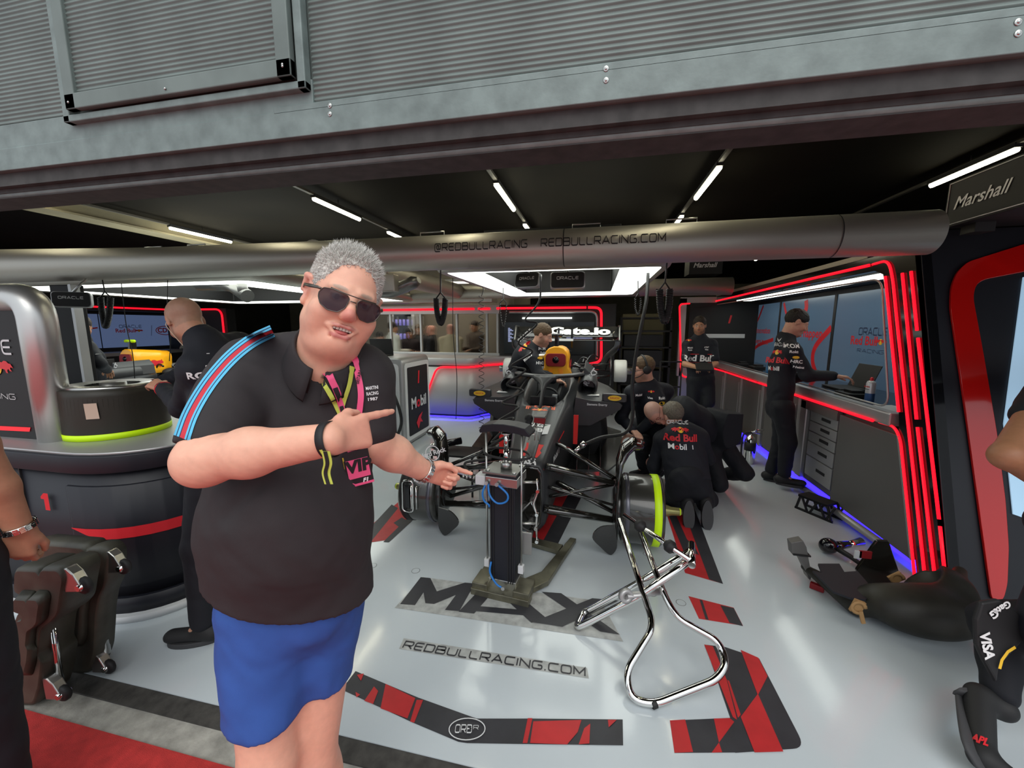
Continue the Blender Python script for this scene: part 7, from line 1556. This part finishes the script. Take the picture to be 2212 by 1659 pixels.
# polo shirt
M_POLO = mat('black_polo_cloth', (.027, .023, .025), .78, 0, bump=.18, bscale=1300, var=.06, vscale=30)
tf = nrm(-FW*V(1, 1, 0)+RT*.32)
fs = Field(np.minimum.reduce([PEL, S1, E1])-.26, np.maximum.reduce([CH, S2, nb])+.25, .0062)
BL = PD(628, 1130, 1.02)
fs.cone(PEL-V(0, 0, .16)+RT*.0, PEL, .19, .19, k=.03, flat=(tf, .74)).cone(PEL-V(0, 0, .05), BL, .19, .187, k=.05, flat=(tf, .72)).cone(BL, CH, .188, .178, k=.06, flat=(tf, .72)).ell(BL+tf*.035+V(0, 0, .02), (.15, .14, .20), k=.07)
fs.cone(PD(580, 815, 1.05), PD(750, 815, 1.08), .085, .082, k=.07).cone(nb+V(0, 0, .03), PD(560, 785, 1.02), .048, .058, k=.06).cone(nb-V(0, 0, .0), PD(780, 810, 1.05), .055, .062, k=.06)
# sleeves
so = S1+(E1-S1)*.80
fs.cone(S1, so, .068, .068, k=.05).cone(S2, S2+(E2-S2)*.8, .072, .068, k=.05).cone(PD(516, 842, .95), PD(490, 925, .88), .07, .068, k=.04)
fs.noise(.0045, 11, 12, (1, 1, .7)).noise(.0022, 34, 3, (1, 1, .4))
# folds running from the armpit
for a, c_ in (((640, 960), (700, 1100)), ((560, 1040), (480, 1120)), ((700, 1060), (760, 1180)), ((560, 790), (600, 900)), ((520, 760), (590, 860)), ((600, 760), (575, 880))): fs.cone(PD(a[0], a[1], .86), PD(c_[0], c_[1], .84), .006, .003, k=.03, sub=True)
fs.cut(PD(620, 1308, .98), nrm(V(0, 0, -1)+RT*-.30), .004)
fs.cut(E1+(S1-E1)*.12, nrm(nrm(E1-S1)+V(0, 0, -.3)), .004) if False else None
fs.cone(Hh((0, -.015, -.07)), nb-V(0, 0, .01), .058*HS, .07, k=.008, sub=True)
# sleeve hem
cz = so[2]-.045
class _D: pass
def cut_local(F, o, n, c, R):
    """cut only inside a ball round c"""
    q = F._sub(np.asarray(c)-R, np.asarray(c)+R, 0); sl, p = q; n = nrm(n); d = ((p-np.asarray(o, float))@n).astype(np.float32); r_ = np.sqrt(((p-np.asarray(c, float))**2).sum(-1))-R; d = np.maximum(-d, r_); F.g[sl] = np.maximum(F.g[sl], -d)
cut_local(fs, PD(415, 952, .76), nrm(nrm(E1-S1)*.6+V(0, 0, -1)), PD(395, 1010, .74), .14)
polo = field_obj('polo_shirt', [fs], M_POLO, hero)
pb_ = bvh_of(polo)
def cast(px, py, off=.0015, tgt=None, fall=.9):
    r = nrm(P(px, py, D=1)-CAMO); h = (tgt or pb_).ray_cast(Vector(CAMO), Vector(r), 6)
    if tgt is None and 'cb_' in globals():
        h2 = cb_.ray_cast(Vector(CAMO), Vector(r), 6)
        if h2[0] is not None and (h[0] is None or h2[3] < h[3]): h = h2
    if h[0] is None: return CAMO+r*fall
    n = np.array(h[1]); n = n if n@r < 0 else -n
    return np.array(h[0])+n*off
def band(path, offs, m, name, parent=hero, off=.0016, n=7, tgt=None, thick=None):
    """a printed band following image points along the cloth; offs=(a,b) sideways in pixels"""
    pts = bezier([V(*p) for p in path], n); L = []; R_ = []
    for i, p in enumerate(pts):
        d = nrm(pts[min(i+1, len(pts)-1)]-pts[max(i-1, 0)]); s = V(-d[1], d[0]); f = 1.0
        if hasattr(offs[0], '__len__'): t = i/(len(pts)-1); a = offs[0][0]*(1-t)+offs[1][0]*t; c_ = offs[0][1]*(1-t)+offs[1][1]*t
        else: a, c_ = offs
        L.append(cast(*(p+s*a), off, tgt)); R_.append(cast(*(p+s*c_), off, tgt))
    M_ = [(l+r)/2+nrm(CAMO-(l+r)/2)*(.0006) for l, r in zip(L, R_)]; n_ = len(L)
    return MB().add(L+M_+R_, [(i, i+1, n_+i+1, n_+i) for i in range(n_-1)]+[(n_+i, n_+i+1, 2*n_+i+1, 2*n_+i) for i in range(n_-1)], True).build(name, m, parent)
SLB = mat('stripe_light_blue', (.10, .48, .74), .7); SNV = mat('stripe_navy', (.01, .02, .07), .7); SRD = mat('stripe_red', (.55, .03, .05), .7)
path = [(392, 945), (408, 900), (432, 855), (462, 812), (502, 768), (545, 735), (588, 714)]
for i, (a, c_, m) in enumerate(((20, 14, SLB), (14, 12, SNV), (12, 8, SLB), (8, -2, SRD), (-2, -4, SNV), (-4, -9, SLB), (-9, -11, SNV), (-11, -16, SLB))):
    band(path, ((a, c_), (a*.8, c_*.8)), m, ['light_blue_stripe', 'navy_stripe', 'light_blue_stripe', 'red_stripe', 'navy_stripe', 'light_blue_stripe', 'navy_stripe', 'light_blue_stripe'][i], polo)
# collar and placket
nk_ = nrm(Hh((0, -.015, -.07))-nb); nx = nrm(np.cross(tf, nk_)); ny = nrm(np.cross(nk_, nx)); ny = ny if ny@tf > 0 else -ny
secs = []
for th_ in np.linspace(math.radians(9), math.radians(351), 44):
    e = (1+math.cos(th_))/2; fr = max(0.0, math.cos(th_)); bl = .03*(1-e); dr = nx*math.sin(th_)+ny*math.cos(th_); sp = lambda r, h: nb+dr*r*(1+.22*fr)+nk_*(h-.03*fr*fr+(bl if h > .01 else 0))
    secs.append([sp(.069, -.02), sp(.069, .043), sp(.073, .048), sp(.078, .043), sp(.088+.006*fr, .008-.035*fr**3), sp(.086+.006*fr, .004-.037*fr**3), sp(.077, .03), sp(.075, -.02)])
collar_o = MB().loft(secs, True, True).build('collar', M_POLO, hero); cb_ = bvh_of(collar_o)
band([(731, 828), (735, 870), (738, 905)], (7, -7), mat('placket_cloth', (.030, .028, .029), .8), 'placket', polo, .002)
def chest_text(s, px, py, h, m, rot=0.0, tgt=None, parent=hero, name='lettering', sx=1.0, italic=0, bold=.02, off=.002):
    v, f = text_tris(s, italic, bold); ca, sa = math.cos(rot), math.sin(rot); pts = []
    for a, c_ in v: a, c_ = a*h*1.35*sx, c_*h*1.35; pts.append(cast(px+a*ca+c_*sa, py-(c_*ca-a*sa), off, tgt))
    return MB().add(pts, f, False).build(name, m, parent)
for i, (s, y) in enumerate((('MARTINI', 838), ('RACING', 850))): chest_text(s, 803+i*1, y, 7.5, MATS['white_ink'], -.12, None, polo, 'chest_lettering', .68)
chest_text('1987', 804, 862, 7, MATS['white_ink'], -.1, None, polo, 'chest_lettering', 1.2)
# lanyards and passes
PINK = mat('pink_ribbon', (.85, .10, .25), .6); LIME = mat('lime_ribbon', (.55, .62, .10), .6); BKR = mat('black_print', (.012, .012, .014), .6)
l1 = band([(668, 742), (686, 770), (712, 812), (735, 868), (752, 930), (758, 985)], (7, -7), PINK, 'pink_lanyard', hero, .006); l2 = band([(757, 752), (768, 790), (779, 840), (778, 880), (770, 930), (764, 985)], (6, -6), PINK, 'pink_lanyard', hero, .007)
band([(671, 772), (690, 812), (712, 850), (734, 893)], (5, -5), LIME, 'lime_lanyard', hero, .0045); band([(760, 792), (754, 830), (742, 868), (733, 900), (734, 940)], (6, -6), LIME, 'lime_lanyard', hero, .0048)
for px, py, r_ in ((690, 778, -1.05), (703, 806, -1.05)): chest_text('BRITAIN', px, py, 8, BKR, r_, None, l1, 'ribbon_print', .8, off=.0085)
chest_text('BRITAIN', 775, 815, 8, BKR, -1.35, None, l2, 'ribbon_print', .7, off=.0095)
band([(722, 836), (732, 862)], (5, -5), BKR, 'dark_ribbon_part', l1, .008, 3); band([(738, 876), (744, 896)], (5, -5), BKR, 'dark_ribbon_part', l1, .008, 3)
cd = thing('event_pass', 'pink VIP pass card hanging from the lanyards at the man\'s belly', 'pass', PD(770, 1010, .8))
o = cast(762, 1012, .022); xx = nrm(r0*.98-u0*-.12+rr_*.0); yy = nrm(u0+r0*-.1); nn_ = np.cross(xx, yy)
kx = np.linalg.norm(o-CAMO)/F_PX*.93
def card(c, w, h, m, name, dz=0): return MB().prism([(-w/2*kx, -h/2*kx), (w/2*kx, -h/2*kx), (w/2*kx, h/2*kx), (-w/2*kx, h/2*kx)], o+xx*c[0]*kx+yy*c[1]*kx+nn_*dz, xx, yy, nn_*.0015).build(name, m, cd)
card((-20, -2), 16, 62, mat('yellow_card', (.6, .45, .05), .4), 'second_pass', -.003); card((-20, 8), 14, 26, BKR, 'second_pass_print', -.001)
card((0, 0), 50, 78, BKR, 'pass_card'); card((-1, 0), 44, 42, PINK, 'pink_panel', .0022); card((0, -36), 50, 5, PINK, 'pink_edge', .0022)
k = Ink(o+nn_*.0042, xx, yy, None, off=0); k.text('VIP', 27*kx, (0, 5*kx), BKR, bold=.05, italic=.1); k.line([(-22*kx, -28*kx), (-10*kx, -36*kx)], 2*kx, PINK); k.text('F1', 9*kx, (8*kx, -29*kx), MATS['white_ink'], italic=.3, bold=.05); k.build('pass_lettering', cd)
card((6, 52), 30, 26, BKR, 'pass_clip', -.004)
# wristband and watch
dw = nrm(W1-E1); u_ = frame_z(dw, u0); c_ = W1+dw*.002
def ringband(c, d, r, w, m, name, th=.0018, parent=hero, el=1.0): return MB().lathe([(r, -w/2), (r+th, -w/2), (r+th, w/2), (r, w/2)], c, d, 36).build(name, m, parent)
wb = ringband(c_, dw, .0345, .016, BKR, 'wristband'); 
MB().lathe([(.0366, -.003), (.0369, 0), (.0366, .003)], c_, dw, 20, 3.4, 5.2).build('wristband_print', LIME, wb)
q0 = cast(708, 985, .035); t0_ = [PD(703, 975, .66), PD(708, 1000, .665), PD(704, 1022, .67), PD(710, 1046, .672)]
tp_ = bezier(t0_, 5)
for w_r, off_, m_r, nm_r in ((.0072, 0, LIME, 'wristband_tail'), (.003, .002, BKR, 'tail_print')): MB().loft([[p-FW*off_-RT*w_r, p-FW*off_+RT*w_r, p-FW*off_+RT*w_r+FW*.0012, p-FW*off_-RT*w_r+FW*.0012] for p in tp_], True, True, False).build(nm_r, m_r, wb)
dw2 = nrm(W2-E2); wt = ringband(W2-dw2*.004, dw2, .0345, .017, M_CHROME, 'watch'); b = MB()
fz = frame_z(dw2)
for i in range(22):
    a = i*2*math.pi/22; rr2 = fz[0]*math.cos(a)+fz[1]*math.sin(a)
    for j in (-1, 0, 1): b.box(W2-dw2*.004+rr2*.0375+dw2*j*.0056, (.0048, .009, .0028), basis(dw2, np.cross(dw2, rr2), rr2))
b.build('bracelet_links', M_CHROME, wt, bevel=.0008)
MB().lathe([(0, .004), (.015, .004), (.018, .001), (.018, -.004)], W2-dw2*.004+nrm(rr_)*.04, rr_, 24).build('watch_case', M_STEEL, wt)
# shorts
M_BLUE = mat('blue_shorts_cloth', (.028, .09, .34), .75, 0, bump=.2, bscale=700, var=.06, vscale=20)
fp = Field(np.minimum.reduce([H1, K1])-.24, np.maximum.reduce([H2, PEL])+.25, .0075)
fp.ell(PEL-V(0, 0, .03), (.165, .125, .14), basis(RT, FW*V(1, 1, 0), ez), k=.04).cone(H1, H1*.2+K1*.8, .105, .092, k=.04).cone(H2, H2*.2+K2*.8, .10, .08, k=.03)
fp.cone(PD(668, 1390, .93), PD(658, 1600, .93), .006, .012, k=.05, sub=True); fp.noise(.0045, 15, 31, (1, 1, .5)).noise(.002, 40, 8, (1, 1, .5)); fp.cut(PD(580, 1572, .98), nrm(V(0, 0, -1)+RT*-.06)); cut_local(fp, PD(690, 1475, 1.08), nrm(V(0, 0, -1)+RT*.1), PD(680, 1620, 1.1), .145)
field_obj('shorts', [fp], M_BLUE, hero)
for a, m in ((A1, 0), (A2, 1)):
    S_ = Field(a-.3, a+.3, .008); S_.cone(a+V(0, .03, -.04), a+V(.02, -.16, -.055), .045, .042, k=.03).cone(a+V(0, .01, -.01), a+V(0, 0, -.03), .048, .05, k=.03).cut((0, 0, -.008), (0, 0, -1)); field_obj('shoe', [S_], M_SHOE, hero)
# ================================================================== people cut by the frame
t = thing('person', 'person at the left edge with a steel watch, hand on the dolly', 'person', V(-2.3, .75, -.012))
e_, w_ = PD(-60, 960, 1.12), PD(42, 1140, 1.22); f = Field(np.minimum(e_, w_)-.35, np.maximum(e_, w_)+.3, .006)
sh_ = PD(-200, 770, 1.1); f.cone(sh_, e_, .055, .048, k=.02).cone(e_, e_*.5+w_*.5, .046, .044, k=.02).cone(e_*.5+w_*.5, w_, .044, .03, k=.02)
dh = nrm(PD(38, 1215, 1.24)-w_); hand_prims(f, w_, dh, nrm(RT*.6-FW), V(*FW), 1.05, curl=(.7, .8, .9, 1.0), thumb=(.4, .5), r=.0095)
hd = PD(-420, 640, 1.0); HL = HF(hd, V(.6, .8, 0), ez); head_f = Field(hd-.17, hd+.17, .01); head_prims(head_f, HL); head_f.cone(HL((0, -.02, -.06)), hd-V(0, 0, .2), .058, .065)
pv_ = V(hd[0]-.0, hd[1], .95); tor = Field(pv_-.3, V(*hd)+.1, .012); tor.cone(pv_, hd-V(0, 0, .3), .12, .12, k=.05).cone(hd-V(0, 0, .25), sh_, .06, .05, k=.05)
LF = Field(V(hd[0]-.3, hd[1]-.3, -.02), V(hd[0]+.35, hd[1]+.3, 1.0), .012); lk = [PD(-80, 1330, 1.16), PD(-200, 1330, 1.16)]
for q in lk: LF.cone((q[0], q[1], .9), (q[0], q[1], .08), .07, .04, k=.02)
field_obj('body', [f, head_f, tor, LF], SKIN, t, skin_color(HL, (.42, .2, .12)))
T_ = Field(pv_-.35, V(*hd)+.2, .01); T_.cone(pv_, hd-V(0, 0, .3), .17, .18, k=.05).cone(hd-V(0, 0, .25), sh_, .07, .07, k=.05).cone(sh_, sh_*.4+e_*.6, .07, .065, k=.03).cone(hd-V(0, 0, .2), hd-V(0, 0, .05), .055, .06, k=.01, sub=True); field_obj('shirt', [T_], M_TEAM, t)
B_ = Field(V(lk[1][0]-.3, lk[1][1]-.3, 0), V(lk[0][0]+.3, lk[0][1]+.3, 1.05), .01)
for q in lk: B_.cone((q[0], q[1]+.0, .92), (q[0]+.0, q[1], .13), .10, .062, k=.04)
B_.noise(.004, 20, 4); field_obj('trousers', [B_], M_TEAMT, t)
for q in lk:
    a = V(q[0], q[1], .06); S_ = Field(a-.3, a+.3, .008); S_.cone(a+V(0, .0, -.02), a+V(.10, -.1, -.035), .045, .042, k=.03).cut((0, 0, -.008), (0, 0, -1)); so_ = field_obj('shoe', [S_], mat('dark_red_shoe', (.16, .015, .02), .6), t)
    MB().prism([(math.cos(u)*.12, math.sin(u)*.05) for u in np.linspace(0, 2*math.pi, 20, endpoint=False)], (a[0]+.045, a[1]-.045, -.0115), nrm(V(1, -1, 0)), nrm(V(1, 1, 0)), (0, 0, .018)).build('sole', M_WHT, so_)
d_ = nrm(w_-e_); wt = MB().lathe([(.034, -.009), (.037, -.009), (.037, .009), (.034, .009)], w_-d_*.005, d_, 30).build('watch', M_CHROME, t); b = MB(); fz = frame_z(d_)
for i in range(18):
    a = i*2*math.pi/18; rr2 = fz[0]*math.cos(a)+fz[1]*math.sin(a)
    for j in (-1, 0, 1): b.box(w_-d_*.005+rr2*.0385+d_*j*.006, (.005, .011, .003), basis(d_, np.cross(d_, rr2), rr2))
b.build('bracelet_links', M_CHROME, wt)
# standing person cut by the right edge
t = thing('person', 'person standing at the right edge in a dark team shirt, one bare elbow showing', 'person', V(2.15, 1.3, 0))
e_ = PD(2176, 985, 1.62); s_ = PD(2300, 800, 1.85); w_ = PD(2330, 1090, 1.6); hd = PD(2480, 690, 2.0); HL = HF(hd, V(-.6, .8, -.2), ez)
f = Field(np.minimum.reduce([e_, s_, w_])-.12, np.maximum.reduce([e_, s_, w_, hd])+.14, .009); f.cone(s_, e_, .062, .052, k=.03).cone(e_, w_, .05, .036, k=.03)
hand_prims(f, w_, nrm(w_-e_), V(0, -1, 0), ez, 1.0)
head_prims(f, HL); f.cone(HL((0, -.02, -.06)), hd-V(0, 0, .2), .058, .065).cone(hd-V(0, 0, .22), s_, .05, .055, k=.04)
pl2 = V(hd[0]+.02, hd[1], .95); field_obj('body', [f], SKIN, t, skin_color(HL, (.40, .19, .10), buzz=(.1, .06, .04)))
T_ = Field(np.minimum.reduce([pl2, s_, e_])-.25, np.maximum.reduce([hd, s_, pl2])+.25, .012); T_.cone(pl2, hd-V(0, 0, .34), .16, .17, k=.05).cone(hd-V(0, 0, .27), s_, .07, .075, k=.05).cone(hd-V(0, 0, .27), hd+(hd-s_)*V(1, 1, 0)-V(0, 0, .3), .07, .07, k=.05).cone(s_, s_*.45+e_*.55, .078, .076, k=.03); T_.noise(.003, 22, 3); field_obj('shirt', [T_], M_TEAM, t)
B_ = Field((pl2[0]-.3, pl2[1]-.3, -.01), (pl2[0]+.3, pl2[1]+.3, 1.1), .012); B_.ell(pl2, (.17, .14, .13), k=.04)
for dx in (-.09, .09): B_.cone(pl2+V(dx, 0, 0), (pl2[0]+dx, pl2[1], .1), .1, .065, k=.03)
B_.noise(.004, 20, 6); field_obj('trousers', [B_], M_TEAMT, t)
for dx in (-.09, .09): S_ = Field((pl2[0]+dx-.15, pl2[1]-.15, -.02), (pl2[0]+dx+.15, pl2[1]+.3, .2), .009); S_.cone((pl2[0]+dx, pl2[1]-.03, .045), (pl2[0]+dx, pl2[1]+.17, .035), .045, .04).cut((0, 0, .001), (0, 0, -1)); field_obj('shoe', [S_], M_SHOE, t)
# kneeling person at the right edge
t = thing('person', 'person kneeling at the lower right edge, only a knee and a black trainer showing', 'person', V(1.6, 1.0, 0))
kn = PD(2150, 1345, 1.68); hp_ = PD(2330, 1370, 1.45); an = PD(2165, 1530, 1.55); hd = PD(2480, 1010, 1.35); HL = HF(hd, V(-.6, .8, -.3), ez); an2 = V(hp_[0]+.25, hp_[1]+.25, .06); kn2 = hp_+V(.38, .2, -.0)
LF = Field(np.minimum.reduce([kn, hp_, an, an2])-.15, np.maximum.reduce([kn, hp_, an, hd, kn2, kn2+V(.15, .1, 0)])+.15, .01); LF.cone(hp_, kn, .08, .06, k=.03).cone(kn, an, .055, .036, k=.03).cone(hp_, hd-V(0, 0, .3), .11, .10, k=.05).cone(hd-V(0, 0, .3), hd-V(0, 0, .17), .06, .055, k=.03); head_prims(LF, HL); LF.cone(HL((0, -.02, -.06)), hd-V(0, 0, .2), .058, .065).cone(hp_, kn2, .08, .06, k=.03).cone(kn2, an2, .055, .04, k=.02)
ha_ = kn2+V(.02, -.12, .14); LF.cone(hd+V(.15, -.1, -.25), ha_, .045, .035, k=.02); hand_prims(LF, ha_, V(.6, .5, -.4), ez, V(-1, 0, 0)); field_obj('body', [LF], SKIN, t, skin_color(HL, (.42, .2, .12), buzz=(.1, .06, .04)))
T_ = Field(np.minimum.reduce([hp_, hd])-.35, np.maximum.reduce([hd, hp_])+.3, .012); T_.cone(hp_, hd-V(0, 0, .3), .15, .17, k=.05).cone(hd+V(-.12, .1, -.27), hd+V(.16, -.1, -.27), .08, .08, k=.05).cone(hd+V(.16, -.1, -.27), ha_, .065, .05, k=.03); field_obj('shirt', [T_], M_TEAM, t)
B_ = Field(np.minimum.reduce([kn, hp_, an, an2])-.2, np.maximum.reduce([kn, hp_, an, kn2])+.2, .009); B_.cone(hp_, kn, .12, .082, k=.04).cone(kn, an+nrm(kn-an)*.06, .078, .055, k=.03).cone(hp_, kn2, .12, .09, k=.03).cone(kn2, an2+V(0, -.06, 0), .085, .06, k=.03)
B_.noise(.004, 20, 6); tr = field_obj('trousers', [B_], M_TEAMT, t)
# shoe standing on its toes
toe = V(*P(2105, 1650, Z=.03)); toe[2] = .03; heel = PD(2095, 1500, 1.58)
S_ = Field(np.minimum(toe, heel)-.14, np.maximum(toe, heel)+.16, .006); S_.cone(heel+V(.05, .0, -.02), an, .045, .045, k=.03).cone(heel+V(.03, 0, 0), toe+V(.02, -.0, .03), .044, .036, k=.03).cone(toe+V(.02, 0, .03), toe+V(.07, -.03, .015), .036, .03, k=.03).cut((0, 0, .001), (0, 0, -1)); so_ = field_obj('shoe', [S_], M_SHOE, t)
MB().tube(bezier([heel+V(-.012, 0, .02), heel+V(-.014, 0, -.04), toe+V(-.02, 0, .06), toe+V(.01, -.01, .022)], 6), [.022, .028]+[.034]*16+[.026], 12, flat=(.35, 1.2), hint=V(1, 0, 0)).build('sole', M_SOLE, so_)
chest_text('APL', 2118, 1600, 16, RED_INK, .35, bvh_of(so_), so_, 'shoe_lettering', 1, 0, .05, .003)
kb = thing('knee_pad', 'black angular knee pad with white lettering and a yellow arc at the right edge', 'knee pad', PD(2150, 1380, 1.6))
pp = [PD(x, y, 1.52) for x, y in ((2122, 1302), (2160, 1296), (2196, 1318), (2212, 1340), (2212, 1385), (2160, 1440), (2155, 1478), (2128, 1430), (2112, 1395), (2110, 1340))]
o = pp[0]; xk, yk = RT, UP; f2 = [((q-o)@xk, (q-o)@yk) for q in pp]
MB().prism(ccw(f2), o, xk, yk, FW*.02).build('pad', M_BLKM, kb, bevel=.008)
def onpad(s, px, py, h, rot, it=0): k = Ink(PD(px, py, 1.516), xk, yk, None, off=.002); k.text(s, h*1.52/F_PX, (0, 0), WHITE_INK, rot, bold=.04, italic=it); return k.build('lettering', kb)
onpad('VISA', 2130, 1393, 22, -1.35, .2); onpad('Gate', 2163, 1312, 15, .55+math.pi); onpad('G', 2146, 1325, 18, .6+math.pi)
k = Ink(PD(2170, 1420, 1.514), xk, yk, None, off=.002); k.line([(PD(x, y, 1.514)-PD(2170, 1420, 1.514))@np.array([xk, yk]).T for x, y in ((2158, 1444), (2163, 1425), (2176, 1407), (2192, 1397))], .012, YEL_INK); k.build('yellow_arc', kb)
bpy.context.view_layer.update()
